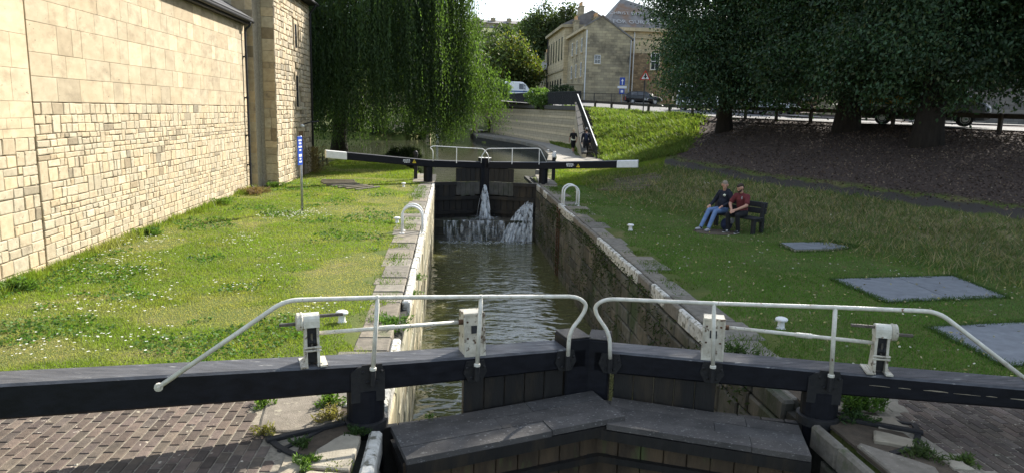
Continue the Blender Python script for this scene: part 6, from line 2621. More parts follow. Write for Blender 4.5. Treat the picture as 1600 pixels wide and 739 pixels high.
# two walkers on the towpath
def walker(label, base, fwd, h, top, mid, leg, shoe, hair, sleeve, shorts, extra, vox=.013):
    k = h / 1.75
    z = lambda v: v * k
    pr = [('e', (0, 0, z(.95)), (.12 * k, .165 * k, .14 * k), mid), ('c', (0, 0, z(1.08)), (.01, 0, z(1.28)), .135 * k, .145 * k, top), ('c', (.01, -.10 * k, z(1.38)), (.01, .10 * k, z(1.38)), .095 * k, .095 * k, top),
          ('c', (.0, 0, z(1.45)), (.01, 0, z(1.52)), .055 * k, .05 * k, 'skin')]
    for s in (-1, 1):
        kn = (.07 * s * k + .03, s * .095 * k, z(.50))
        an = (.16 * s * k - .04, s * .085 * k, z(.09) + (.06 if s < 0 else 0))
        if shorts:
            pr += [('c', (0, s * .09 * k, z(.88)), kn, .098 * k, .072 * k, leg), ('c', kn, (kn[0] * .85 + an[0] * .15, an[1], z(.42)), .068 * k, .062 * k, leg), ('c', (kn[0], kn[1], z(.45)), an, .050 * k, .036 * k, 'skin')]
        else:
            pr += [('c', (0, s * .09 * k, z(.88)), kn, .10 * k, .076 * k, leg), ('c', kn, an, .076 * k, .062 * k, leg)]
        pr += [('c', (an[0] - .02, an[1], an[2] - .04 * k), (an[0] + .16 * k, an[1], an[2] - .05 * k), .042 * k, .034 * k, shoe)]
        sh, el, wr = (.01, s * .185 * k, z(1.38)), (-.05 * s * k, s * .25 * k, z(1.12)), (.10 * -s * k + .08, s * .235 * k, z(.90))
        if sleeve == 'short':
            el2 = tuple(sh[i] + (el[i] - sh[i]) * .75 for i in range(3))
            pr += [('c', sh, el2, .068 * k, .06 * k, top), ('c', el2, el, .045 * k, .043 * k, 'skin'), ('c', el, wr, .043 * k, .03 * k, 'skin')]
        else:
            pr += [('c', sh, el, .074 * k, .062 * k, top), ('c', el, wr, .06 * k, .045 * k, top)]
        pr += hand(wr, (.2, 0, -1), (.5, -s, 0), s)
    pr += head((.02, 0, z(1.63)), 0, R(-4), hair, rcv=1.0 if h > 1.7 else 1.02)
    pr += extra(k, z)
    return person(label, base, fwd, pr, vox, 2)


walker('person in black t-shirt and knee length black leggings walking on the towpath', (8.34, 47.6, .49), (-.15, 1), 1.66, 'cloth_black', 'cloth_pale', 'cloth_black', 'shoe_grey', 'hair_blonde', 'short', True,
       lambda k, z: [('c', (0, -.12 * k, z(1.02)), (0, .12 * k, z(1.0)), .062 * k, .062 * k, 'cloth_pale'), ('e', (0, 0, z(.88)), (.13 * k, .17 * k, .10 * k), 'cloth_black'), ('c', (-.06, 0, z(1.66)), (-.09, 0, z(1.55)), .05, .035, 'hair_blonde')])
walker('person in dark jacket, cap and dark trousers near the foot of the steps', (8.40, 43.4, .5), (.1, 1), 1.80, 'cloth_navy', 'cloth_navy', 'cloth_black', 'shoe_black', 'hair_brown', 'long', False,
       lambda k, z: [('e', (0, 0, z(1.0)), (.15, .19, .16), 'cloth_navy'), ('c', (-.15, 0, z(1.12)), (-.15, 0, z(1.34)), .11, .10, 'bag_navy'), ('c', (-.02, 0, z(1.70)), (.02, 0, z(1.70)), .088, .084, 'cloth_grey'), ('c', (.08, -.03, z(1.68)), (.12, .03, z(1.675)), .02, .02, 'cloth_grey')])
# ================================================================== vegetation


def unit(v):
    return v / np.maximum(np.linalg.norm(v, axis=-1, keepdims=True), 1e-9)


def leaf_quads(P, D, l, w, rng=RNG):
    """diamond leaves centred on P along D with random roll"""
    D = unit(D)
    S = unit(np.cross(D, rng.normal(size=D.shape)))
    l = np.broadcast_to(np.asarray(l, float), (len(P),))[:, None]
    w = np.broadcast_to(np.asarray(w, float), (len(P),))[:, None]
    return np.stack([P - D * l * .5, P + S * w * .5 - D * l * .05, P + D * l * .5, P - S * w * .5 - D * l * .05], 1).reshape(-1, 3)


def hues(n, base, var=.25, yellow=.0, rng=RNG):
    k = rng.uniform(1 - var, 1 + var, (n, 1))
    c = np.array(base)[None] * k
    y = rng.random((n, 1)) * yellow
    c = c * (1 - y) + np.array((.22, .20, .03))[None] * y
    return np.repeat(c, 4, axis=0)


def trunk_mesh(tree, base, r, top, limbs, m, name='trunk', flare=1.4, lean=(0, 0)):
    b = MB()
    base, top = Vector(base), Vector(top)
    n = 9
    path, rad = [], []
    for k in range(n):
        t = k / (n - 1)
        p = base.lerp(top, t) + Vector((math.sin(t * 5 + base.x) * .10, math.cos(t * 4 + base.y) * .10, 0)) * (t * 1.5)
        path.append(p - Vector((0, 0, .4 if k == 0 else 0)))
        rad.append(r * (1 - .62 * t) * (1 + (flare - 1) * math.exp(-t * 22)))
    b.tube(path, rad, 14)
    for (q, rr) in limbs:
        q = Vector(q)
        s = base.lerp(top, random.uniform(.35, .95))
        mid = s.lerp(q, .5) + Vector((jit(.5), jit(.5), .4))
        b.tube(smooth_path([s, mid, q], 2), [rr * (1 - .8 * i / 9) for i in range(len(smooth_path([s, mid, q], 2)))][:99], 7)
    return b.build(name, m, tree, True)


def broad_tree(name, label, base, r, h, blobs, nc, per, lsize, col, group=None, m='leaf', bark='bark', yellow=.05, sig=(.5, .5, .34), var=.28, droop=.55, shell=.55, asp=.5, seed=1, zmin=None):
    rng = np.random.default_rng(seed)
    t = thing(name, base, label, 'tree', group)
    vols = np.array([q[3] * q[4] * q[5] for q in blobs]) ** (2 / 3)
    pick = rng.choice(len(blobs), nc, p=vols / vols.sum())
    B = np.array(blobs)[pick]
    d = unit(rng.normal(size=(nc, 3)))
    rr = shell + (1 - shell) * rng.random((nc, 1)) ** .7
    lump = 1 + .16 * np.sin(d[:, :1] * 5 + pick[:, None]) * np.cos(d[:, 1:2] * 4 + 1) + .12 * np.sin(d[:, 2:3] * 7)
    C_ = B[:, :3] + d * B[:, 3:] * rr * lump
    if zmin is not None:
        zl = zmin(C_[:, 0], C_[:, 1]) if callable(zmin) else zmin
        low = C_[:, 2] < zl
        C_[low, 2] = (zl + np.zeros(nc))[low] + rng.random(low.sum()) * 2.2
    ck = rng.uniform(.5, 1.6, (nc, 1))
    P = np.repeat(C_, per, 0) + rng.normal(size=(nc * per, 3)) * np.array(sig)
    out = unit(P - np.repeat(B[:, :3], per, 0))
    D = rng.normal(size=P.shape) * .6 + out * .35 + np.array((0, 0, -droop))
    big = np.where(P[:, 2] > (9.8 if m == 'leaf' else 1e6), 1.9, 1.0)  # leaves high in the crown enlarged to block more sun
    V = leaf_quads(P, D, lsize * big * rng.uniform(.6, 1.3, len(P)), lsize * big * asp * rng.uniform(.7, 1.3, len(P)), rng)
    colr = np.array(col)[None] * np.repeat(ck, per, 0) * rng.uniform(1 - var, 1 + var, (len(P), 1))
    yy = rng.random((len(P), 1)) ** 6 * yellow * 6
    colr = colr * (1 - np.clip(yy, 0, .8)) + np.array((.20, .17, .03)) * np.clip(yy, 0, .8)
    npmesh('crown', V, 4, m, t, colr)
    top = Vector((base[0] + jit(.4), base[1] + jit(.4), base[2] + h * .72))
    limbs = [(tuple(C_[i]), r * .35) for i in rng.choice(nc, 9, replace=False)]
    trunk_mesh(t, base, r, top, limbs, bark)
    return t


# ------------------------------------------------------------------ the broad dark trees on the right bank
def low_edge(x, y):
    return 3.95 + .55 * np.sin(x * 1.1 + y * .6) + .45 * np.sin(x * 2.3 - y)


G_ = 'dark broadleaf trees on the shaded bank'  # first three crowns get added lobes over the road to shade the bank
DG = (.040, .078, .038)
broad_tree('broadleaf_tree', 'dark broadleaf tree on the bank, left end of the row beside the lit green slope', (15.6, 39.5, 2.35), .40, 13,
           [(15.9, 39.5, 8.3, 4.4, 5.2, 5.0), (14.1, 37.6, 6.0, 2.9, 3.2, 2.8), (17.5, 37.6, 5.6, 3.4, 3.4, 2.4), (18.6, 42.0, 7.6, 4.2, 4.0, 3.2), (15.7, 39.2, 8.8, 4.6, 5.4, 3.9)], 1150, 105, .17, DG, G_, seed=3, zmin=low_edge)
broad_tree('broadleaf_tree', 'dark broadleaf tree on the bank, middle trunk of the row in front of the road', (18.9, 32.6, 2.65), .52, 15,
           [(18.9, 32.6, 8.6, 5.4, 4.8, 5.0), (17.0, 31.2, 5.6, 3.2, 3.0, 2.2), (20.8, 31.2, 5.4, 3.0, 3.0, 2.0), (22.2, 34.6, 7.8, 4.6, 4.4, 3.2), (18.9, 32.6, 11, 5.6, 5.6, 4.6)], 1150, 105, .17, DG, G_, seed=4, zmin=lambda x, y: low_edge(x, y) + .4)
broad_tree('broadleaf_tree', 'dark broadleaf tree on the bank with the thickest trunk, in front of the van', (18.8, 26.6, 2.25), .5, 16,
           [(18.8, 26.6, 8.0, 5.0, 4.6, 4.6), (17.2, 25.6, 5.4, 2.8, 2.6, 2.0), (20.4, 25.8, 5.3, 2.6, 2.6, 1.8), (22.2, 28.8, 7.6, 4.6, 4.2, 3.0), (18.9, 26.6, 12, 5.6, 5.6, 5.0)], 1150, 105, .165, DG, G_, seed=5, zmin=lambda x, y: low_edge(x, y) + .35 + .7 * sstep(19.6, 20.4, x))
broad_tree('broadleaf_tree', 'dark tree whose hanging sprays show at the far right edge of the frame', (23.4, 20.8, 2.7), .5, 14,
           [(23.2, 21.2, 7.8, 4.8, 4.8, 4.0), (22.2, 23.6, 5.9, 2.4, 2.4, 1.9), (22.4, 20.8, 12, 5.6, 5.6, 5)], 1000, 58, .22, DG, G_, seed=6, zmin=lambda x, y: low_edge(x, y) + .3)  # high out-of-view crown lobe added to shade the lawn and covers
broad_tree('roadside_tree', 'dark trunked tree standing across the road in front of the cream house', (34.2, 68.5, 3.9), .5, 14,
           [(34.2, 68.5, 11.5, 6, 6, 5.5), (31.5, 67.5, 9.0, 4, 4, 3)], 300, 50, .42, (.035, .062, .028), None, seed=7, sig=(.8, .8, .55), zmin=6.6)

# ------------------------------------------------------------------ weeping willow
def willow():
    rng = np.random.default_rng(21)
    base = (-6.9, 45.0, .1)
    t = thing('weeping_willow', base, 'huge weeping willow with long hanging curtains of leaves beside the pool', 'tree')
    tufts = []
    for k in range(420):
        a = rng.uniform(0, 2 * math.pi)
        rad = 8.1 * math.sqrt(rng.uniform(.12, 1))
        x, y = base[0] - .1 + rad * math.cos(a), base[1] + rad * math.sin(a) * .85
        top = 15.5 * math.sqrt(max(.05, 1 - (rad / 9.2) ** 2)) * rng.uniform(.55, 1.0) + 1.0
        tufts.append((x, y, max(top, 4.2), rad, a))
    # front curtain, facing the lock
    for k in range(340):
        a = R(rng.uniform(190, 352))
        rad = rng.uniform(5.6, 8.2)
        x, y = base[0] - .1 + rad * math.cos(a), base[1] + rad * math.sin(a) * .85
        tufts.append((x, y, rng.uniform(5.0, 12.5) * (1.0 if rad < 8 else .9), rad, a))
    # low bright sprays over the water on the right
    for k in range(46):
        tufts.append((rng.uniform(-1.0, 2.5), rng.uniform(43, 51), rng.uniform(3.6, 6.0), 7.0, R(rng.uniform(-40, 40))))
    for (x, y) in ((-8.5, 42.6), (-8.2, 43.0), (-5.2, 42.4), (-4.9, 42.8), (-3.6, 41.8)):
        tufts.append((x, y, 3.4, -1, R(270)))
    P, D, Ls, Cs = [], [], [], []
    twig = MB()
    for (x, y, top, rad, a) in tufts:
        ns = int(rng.integers(9, 16))
        out = np.array((math.cos(a), math.sin(a), 0))
        low = 2.0 + .7 * math.sin(x * 1.3) + rng.uniform(-.4, 1.9) + (2.2 if (x > -1.2 and y < 41.5) else 0)
        shade = rng.uniform(.5, 1.4)
        if rad < 0:
            low, ns, shade = .95 + rng.uniform(-.2, .3), 7, 1.6  # low tufts coloured brighter to imitate sun reaching under the crown
        for s in range(ns):
            o = out * rng.uniform(-.2, .9) + rng.normal(size=3) * (.33, .33, .12)
            p = np.array((x, y, top)) + o * (.8, .8, 1)
            ln = max(.6, min(rng.uniform(2.5, 7.5) if rng.random() < .55 else 20, p[2] - low))
            n = int(ln / .15)
            q = np.linspace(0, 1, n)
            sway = rng.normal(size=2) * .18
            px = p[0] + out[0] * .55 * np.sqrt(q) + sway[0] * q + .05 * np.sin(q * 9 + s)
            py = p[1] + out[1] * .55 * np.sqrt(q) + sway[1] * q
            pz = p[2] + .25 * np.sin(np.minimum(q * 6, math.pi)) - ln * q
            pt = np.stack([px, py, pz], -1) + rng.normal(size=(n, 3)) * .035
            P.append(pt)
            dd = np.stack([rng.normal(size=n) * .45, rng.normal(size=n) * .45, -np.ones(n)], -1)
            D.append(dd)
            Ls.append(rng.uniform(.16, .27, n) * (1 - .35 * q))
            c = np.array((.060, .100, .040)) * shade * rng.uniform(.75, 1.25)
            Cs.append(np.repeat(c[None], n, 0) * rng.uniform(.8, 1.2, (n, 1)))
        # arching bough that carries the tuft
        if rng.random() < .12:
            c0 = Vector((base[0], base[1], base[2] + rng.uniform(4.0, 8.0)))
            e = Vector((x, y, top))
            mid = c0.lerp(e, .55) + Vector((0, 0, 1.2))
            twig.tube(smooth_path([c0, mid, e], 2), [.07 * (1 - .085 * i) for i in range(len(smooth_path([c0, mid, e], 2)))], 5)
    P, D, Ls, Cs = map(np.concatenate, (P, D, Ls, Cs))
    V = leaf_quads(P, D, Ls, Ls * .34, rng)
    npmesh('crown', V, 4, 'willow_leaf', t, Cs)
    twig.build('boughs', 'willow_bark', t, True)
    trunk_mesh(t, base, .50, (base[0] + .3, base[1] + .2, 9.0), [((base[0] + 3, base[1] - 1, 10), .2), ((base[0] - 3, base[1] + 1, 10.5), .2), ((base[0] + 4.5, base[1] + 2, 9), .18), ((base[0] - 2, base[1] - 3, 11), .2)], 'willow_bark', flare=1.35)
    return len(P)


willow()


# ------------------------------------------------------------------ bushes, reeds, far trees
def bush(name, label, blobs, n, lsize, col, cat='bush', group=None, m='far_leaf', seed=1, asp=.5, droop=.1, yellow=.03):
    rng = np.random.default_rng(seed)
    b0 = blobs[0]
    t = thing(name, (b0[0], b0[1], b0[2] - b0[5]), label, cat, group)
    B = np.array(blobs)[rng.integers(0, len(blobs), n)]
    d = unit(rng.normal(size=(n, 3)))
    lump = 1 + .22 * np.sin(d[:, :1] * 6 + B[:, :1]) * np.cos(d[:, 1:2] * 5) + .1 * np.sin(d[:, 2:3] * 11)
    P = B[:, :3] + d * B[:, 3:] * (.5 + .5 * rng.random((n, 1)) ** .5) * lump
    D = rng.normal(size=P.shape) * .6 + d * .5 + np.array((0, 0, -droop))
    V = leaf_quads(P, D, lsize * rng.uniform(.6, 1.4, n), lsize * asp * rng.uniform(.7, 1.3, n), rng)
    k = .75 + .5 * vnoise(P[:, 0] * 1.5, P[:, 2] * 1.5, seed)
    c = np.array(col)[None] * k[:, None] * rng.uniform(.75, 1.3, (n, 1))
    npmesh('foliage', V, 4, m, t, c)
    s = MB()
    for i in range(5):
        q = B[i * 7 % n]
        s.tube([(b0[0] + jit(.2), b0[1] + jit(.2), b0[2] - b0[5] - .2), (q[0], q[1], q[2])], [.05, .02], 6)
    s.build('stems', 'bark', t)
    return t


FB = 'bushes on the far bank of the pool'
bush('waterside_bush', 'leafy bush overhanging the pool on its far bank, under the willow curtain', [(-6.0, 80.0, 1.7, 3.0, 1.8, 1.9), (-3.6, 82, 1.9, 1.8, 1.5, 2.1)], 5200, .30, (.075, .115, .035), group=FB, seed=31)
bush('waterside_bush', 'dark leafy bush on the far bank of the pool, left of the willow trunk', [(-13.5, 79.5, 1.9, 4.5, 2.0, 2.0), (-9.5, 80, 1.6, 3, 1.8, 1.7)], 5200, .30, (.045, .075, .026), group=FB, seed=32)
bush('waterside_bush', 'dark bush on the far bank seen past the stone block corner', [(-21, 79, 2.2, 4.5, 2.2, 2.6)], 3600, .32, (.04, .07, .025), group=FB, seed=33)
bush('sedge_clump', 'rounded dark sedge clump at the water edge behind the far left beam', [(-2.75, 42.2, .35, 1.05, .8, .62)], 3600, .42, (.022, .034, .014), cat='plant', seed=34, asp=.08, droop=-.1)
bush('buddleia_shrub', 'light green shrub growing through the railing on the retaining wall', [(8.15, 66.5, 4.6, 1.2, .8, .9), (8.5, 65.0, 4.3, .9, .7, .7)], 2400, .24, (.10, .16, .045), cat='shrub', seed=35)
bush('garden_shrub', 'dark round shrub by the street railing in front of the houses', [(13.0, 82.5, 5.4, 1.7, 1.2, 1.0)], 1800, .26, (.04, .06, .03), cat='shrub', seed=36)
bush('overhanging_sapling', 'pale green sapling leaning over the wall beside the willow', [(4.9, 72, 5.4, 1.3, 1.2, 1.0), (3.6, 71.5, 4.9, 1.0, 1.0, .7)], 1900, .34, (.10, .16, .05), cat='shrub', seed=37)
FT = 'trees behind the canal bridge'
broad_tree('round_tree', 'large round yellow green tree behind the parked white van', (10.2, 120, 4.8), .5, 12, [(10.2, 120, 10.2, 3.9, 4.0, 4.9), (8.0, 119, 8.6, 2.8, 3.0, 3.8), (12.2, 119.5, 8.6, 2.3, 3, 3.6)], 420, 44, .55, (.075, .105, .034), FT, 'far_leaf', seed=41, sig=(.7, .7, .6), droop=.1, yellow=.18)
broad_tree('tall_tree', 'tall green tree behind the cottages, left of two against the sky', (20.3, 165, 8), .6, 17, [(20.6, 165, 19.5, 4.6, 4.6, 7.2), (18.4, 164, 16, 3.6, 3.6, 5)], 320, 44, .7, (.06, .088, .035), FT, 'far_leaf', seed=42, sig=(.9, .9, .7), droop=.1, yellow=.05)
broad_tree('tall_tree', 'tall dark tree behind the cottages, right of two against the sky', (26.0, 162, 8), .6, 17, [(25.4, 162, 20.0, 4.2, 4.2, 6.6), (27.6, 161, 18, 3.2, 3.2, 5)], 320, 44, .7, (.045, .062, .026), FT, 'far_leaf', seed=43, sig=(.9, .9, .7), droop=.1, yellow=.06)
broad_tree('hillside_tree', 'green tree on the hillside below the distant terrace', (14, 185, 12), .6, 14, [(13, 185, 15.5, 6, 5, 5.4), (8, 184, 14, 5, 4, 5), (21, 188, 15.5, 6, 5, 5)], 460, 40, 1.05, (.048, .070, .030), FT, 'far_leaf', seed=44, sig=(1.2, 1.2, .9), droop=.1)
broad_tree('bankside_tree', 'dark tree behind the canal bridge, left of the round tree', (.5, 112, 4.5), .5, 12, [(0, 112, 9.0, 5.5, 4.5, 5.5), (-7, 114, 9, 5.5, 4.5, 6)], 420, 40, .6, (.04, .066, .026), FT, 'far_leaf', seed=45, sig=(.8, .8, .6), droop=.1)


def wood(name, label, pts, n, col, seed):
    rng = np.random.default_rng(seed)
    B = np.array(pts)[rng.integers(0, len(pts), n)]
    d = unit(rng.normal(size=(n, 3)))
    d[:, 2] = np.abs(d[:, 2])
    P = B[:, :3] + d * B[:, 3:4] * (.6 + .4 * rng.random((n, 1)))
    V = leaf_quads(P, rng.normal(size=P.shape), rng.uniform(.7, 1.5, n), rng.uniform(.5, .9, n), rng)
    k = .7 + .6 * vnoise(P[:, 0] * .25, P[:, 2] * .25, seed)
    return tag(npmesh(name, V, 4, 'far_leaf', None, np.array(col)[None] * k[:, None] * rng.uniform(.8, 1.2, (n, 1))), label, kind='stuff')


_hp = []
_r = random.Random(5)
for k in range(90):
    x, y = _r.uniform(-110, 150), _r.uniform(150, 330)
    if 2 < x < 60 and y > 195:
        y = _r.uniform(150, 195)
    _hp.append((x, y, float(ground_z(x, y)) + _r.uniform(0, 2), _r.uniform(4, 7.5)))
wood('hillside_wood', 'wooded hillside far behind the houses', _hp, 30000, (.05, .072, .034), 51)
_hp = [(_r.uniform(0, 56), _r.uniform(204, 247), 0, _r.uniform(3.0, 4.6)) for k in range(70)]
_hp = [(a_, b_, float(ground_z(a_, b_)) - .6, d_) for a_, b_, c_, d_ in _hp]
wood('hillside_scrub', 'trees on the slope just below the distant terrace', _hp, 9000, (.06, .085, .036), 53)
_hp = [(_r.uniform(-60, -14), _r.uniform(84, 110), _r.uniform(1, 5), _r.uniform(3.5, 6)) for k in range(34)]
wood('bank_wood', 'dark trees and scrub on the bank behind the willow', _hp, 14000, (.035, .058, .024), 52)


# ------------------------------------------------------------------ lawns: grass blades
def blades(name, label, X, Y, h, w, col, lean=.35, seed=2, zoff=0.0, m='blade'):
    rng = np.random.default_rng(seed)
    n = len(X)
    Z = ground_z(X, Y) + zoff
    a = rng.uniform(0, 2 * math.pi, n)
    dx, dy = np.cos(a) * w * .5, np.sin(a) * w * .5
    lx, ly = rng.normal(size=n) * lean * h, rng.normal(size=n) * lean * h
    V = np.stack([np.stack([X - dx, Y - dy, Z - .005], -1), np.stack([X + dx, Y + dy, Z - .005], -1), np.stack([X + lx, Y + ly, Z + h], -1)], 1).reshape(-1, 3)
    return tag(npmesh(name, V, 3, m, None, col), label, kind='stuff')


def sample_y(n, y0, y1, p, rng):
    u = rng.random(n)
    if abs(p - 1) < 1e-6:
        return y0 * (y1 / y0) ** u
    e = 1 - p
    return (y0 ** e + u * (y1 ** e - y0 ** e)) ** (1 / e)


def grass_col(X, Y, rng, lush=0.0):
    n = len(X)
    a = fbm(X * .9, Y * .9, 61)
    b = fbm(X * .55 + 9, Y * .55, 77)
    g = np.array((.185, .250, .036))[None] * (.75 + .5 * a)[:, None]
    yl = np.array((.33, .31, .075))[None]
    st = np.array((.46, .38, .19))[None]
    fy = np.clip((fbm(X * 1.7, Y * 1.7, 15) - .42) * 3, 0, 1)[:, None] * (1 - lush)
    fs = np.clip((b - .515) * 7, 0, 1)[:, None] * (1 - lush)
    c = g * (1 - fy * .55) + yl * fy * .55
    c = c * (1 - fs * .75) + st * fs * .75
    return c * rng.uniform(.7, 1.3, (n, 1)), fs[:, 0]


def lawn(name, label, n, x0, x1, y0, y1, p, keep, hs, seed, lush=0.0, colmul=1.0):
    rng = np.random.default_rng(seed)
    Y = sample_y(n, y0, y1, p, rng)
    X = rng.uniform(x0, x1, n)
    k = keep(X, Y)
    X, Y = X[k], Y[k]
    c, fs = grass_col(X, Y, rng, lush)
    h = rng.uniform(hs[0], hs[1], len(X)) * (.55 + .9 * fbm(X * 1.3, Y * 1.3, 33)) * (1 - .6 * fs)
    w = rng.uniform(.006, .011, len(X)) * (1 + Y / 14)
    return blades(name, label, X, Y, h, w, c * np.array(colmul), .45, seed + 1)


lawn('grass', 'sunlit grass of the left lawn', 190000, -7.68, -1.0, 7.1, 34, 1.35, lambda X, Y: (X < -1.32 + .22 * np.sin(Y * 2.3) + .12 * np.sin(Y * 5.1)) & (Y > 7.9) & ~((X < -6.8) & (Y > 28.2)) & ((Y > 8.0) | (X < -2.2)), (.022, .052), 101)
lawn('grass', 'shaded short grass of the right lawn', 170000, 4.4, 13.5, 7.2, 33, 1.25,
     lambda X, Y: (X > 4.62 + .18 * np.sin(Y * 2.1) + .1 * np.sin(Y * 4.7)) & (X < x_foot(Y) + 2.2) & ~((X > 8.4) & (X < 10.2) & (Y > 16.3) & (Y < 17.3)) & ~((X > 7.84) & (X < 10.55) & (Y > 11.67 + (X - 7.8) * .14) & (Y < 13.29 + (X - 7.8) * .12)) & ~((X > 7.53) & (X < 10.6) & (Y > 8.4) & (Y < 10.05 + (X - 7.5) * .12)) & (Y > 7.55 - (X - 4) * .1) & ~((np.hypot((X - 7.5) * 1.0, (Y - 19.0) * 1.2) < .65)), (.025, .05), 103, .75, (.54, .76, .95))  # blades coloured darker and bluer, painting in extra shade
lawn('grass', 'bright sunlit grass beyond the far right gate', 42000, 4.6, 12, 31, 41, .4, lambda X, Y: (X > np.interp(Y, [31, 36, 41], [4.8, 5.3, 6.4])) & ~((Y > 38.3) & (X < 9.4) & (X > 6)) & (X < 8.4 + (Y - 28) * .35), (.05, .10), 107, .3)
lawn('grass', 'grass in the willow shade beyond the far left gate', 24000, -6.7, -1.6, 33, 46, .3, lambda X, Y: Y < np.interp(X, _YB[:, 0], _YB[:, 1]) - .3, (.05, .09), 109, .3)


def wall_foot():
    rng = np.random.default_rng(171)
    n = 9000
    Y = sample_y(n, 11, 28, 1.2, rng)
    X = -7.66 + np.abs(rng.normal(size=n)) * .16
    k = rng.random(n) < np.clip(fbm(Y * 1.3, Y * 0 + 3, 8) * 2.6 - .75, .06, 1)
    X, Y = X[k], Y[k]
    c, _ = grass_col(X, Y, rng, .5)
    blades('edge_grass', 'longer ragged grass along the foot of the stone building', X, Y, rng.uniform(.05, .22, len(X)) * (.4 + fbm(Y * 2, Y * 0, 4)), rng.uniform(.008, .016, len(X)) * (1 + Y / 20), c * .9, .4, 172)
    n = 26000
    Y = sample_y(n, 7.9, 30, 1.3, rng)
    X = rng.uniform(-7.4, -1.6, n)
    k = (fbm(X * .8 + 4, Y * .8, 88) > .56)
    X, Y = X[k], Y[k]
    P = np.stack([X, Y, ground_z(X, Y) + rng.uniform(.02, .06, len(X))], -1)
    D = rng.normal(size=P.shape) * (1, 1, .25)
    V = leaf_quads(P, D, rng.uniform(.02, .05, len(X)) * (1 + Y / 25), rng.uniform(.02, .035, len(X)) * (1 + Y / 25), rng)
    tag(npmesh('clover', V, 4, 'blade', None, np.array((.085, .16, .035))[None] * rng.uniform(.6, 1.3, (len(X), 1))), 'darker patches of clover in the left lawn', kind='stuff')


wall_foot()


def rough(name, label, n, region, seed, h, cols, wmul=1.0, lean=.7):
    rng = np.random.default_rng(seed)
    x0, x1, y0, y1 = region[:4]
    Y = sample_y(n, y0, y1, 1.0, rng)
    X = rng.uniform(x0, x1, n)
    t = (X - x_foot(Y)) / np.maximum(x_top(Y) - x_foot(Y), 1)
    k = region[4](X, Y, t, rng)
    X, Y = X[k], Y[k]
    cc = np.array(cols)[rng.integers(0, len(cols), len(X))] * rng.uniform(.7, 1.25, (len(X), 1)) * (.7 + .6 * fbm(X * .8, Y * .8, seed))[:, None]
    hh = rng.uniform(h[0], h[1], len(X)) * (.5 + fbm(X, Y, seed + 4))
    return blades(name, label, X, Y, hh, rng.uniform(.008, .016, len(X)) * wmul * (1 + Y / 16), cc, lean, seed + 1)


rough('rough_grass', 'rough half dried grass on the slope behind the bench', 95000, (6, 24, 9, 34, lambda X, Y, t, g: (t > -.02) & (t < .312 + .010 * np.sin(X * 3)) & (g.random(len(X)) < np.clip(t * 14 + .2, 0, 1))), 111, (.07, .24),
      [(.11, .16, .05), (.17, .18, .07), (.34, .28, .15), (.09, .145, .045)])
rough('bank_grass', 'bright green ground cover on the sunlit bank beside the steps', 90000, (8.9, 19, 36, 62, lambda X, Y, t, g: (t > .0) & (t < 1) & (Y - (30 + (X - 8.5) * 2.1) > -1.0 + g.normal(size=len(X)) * .7)), 113, (.12, .34),
      [(.15, .20, .045), (.11, .165, .035), (.19, .21, .06)], 2.2, .6)
_rng = np.random.default_rng(121)


def litter(name, label, n, region, keep, size, cols, seed, zoff=.015):
    rng = np.random.default_rng(seed)
    Y = sample_y(n, region[2], region[3], .8, rng)
    X = rng.uniform(region[0], region[1], n)
    t = (X - x_foot(Y)) / np.maximum(x_top(Y) - x_foot(Y), 1)
    k = keep(X, Y, t, rng)
    X, Y = X[k], Y[k]
    P = np.stack([X, Y, ground_z(X, Y) + zoff + rng.random(len(X)) * .02], -1)
    D = rng.normal(size=P.shape) * (1, 1, .35)
    D[:, 2] += .15
    V = leaf_quads(P, D, size * rng.uniform(.6, 1.3, len(X)), size * .6 * rng.uniform(.6, 1.2, len(X)), rng)
    c = np.array(cols)[rng.integers(0, len(cols), len(X))] * rng.uniform(.7, 1.3, (len(X), 1)) * (.45 + 1.1 * fbm(X * .7, Y * .7, seed))[:, None]
    return tag(npmesh(name, V, 4, 'litter_leaf', None, c), label, kind='stuff')


litter('leaf_litter', 'brown fallen leaves covering the shaded bank under the trees', 62000, (8, 27, 12, 44), lambda X, Y, t, g: (t > .362 + g.normal(size=len(X)) * .016) & (t < 1.0) & (Y - (30 + (X - 8.5) * 2.1) < .6 + g.normal(size=len(X)) * .8), .085,
       [(.085, .060, .048), (.072, .052, .043), (.105, .075, .056), (.17, .13, .09), (.062, .047, .040), (.08, .058, .047)], 131)
litter('fallen_leaves', 'scattered pale fallen leaves on the right lawn', 1500, (4.8, 14, 7.5, 30), lambda X, Y, t, g: t < .3, .06, [(.35, .30, .16), (.30, .26, .10), (.42, .40, .30)], 133, .035)


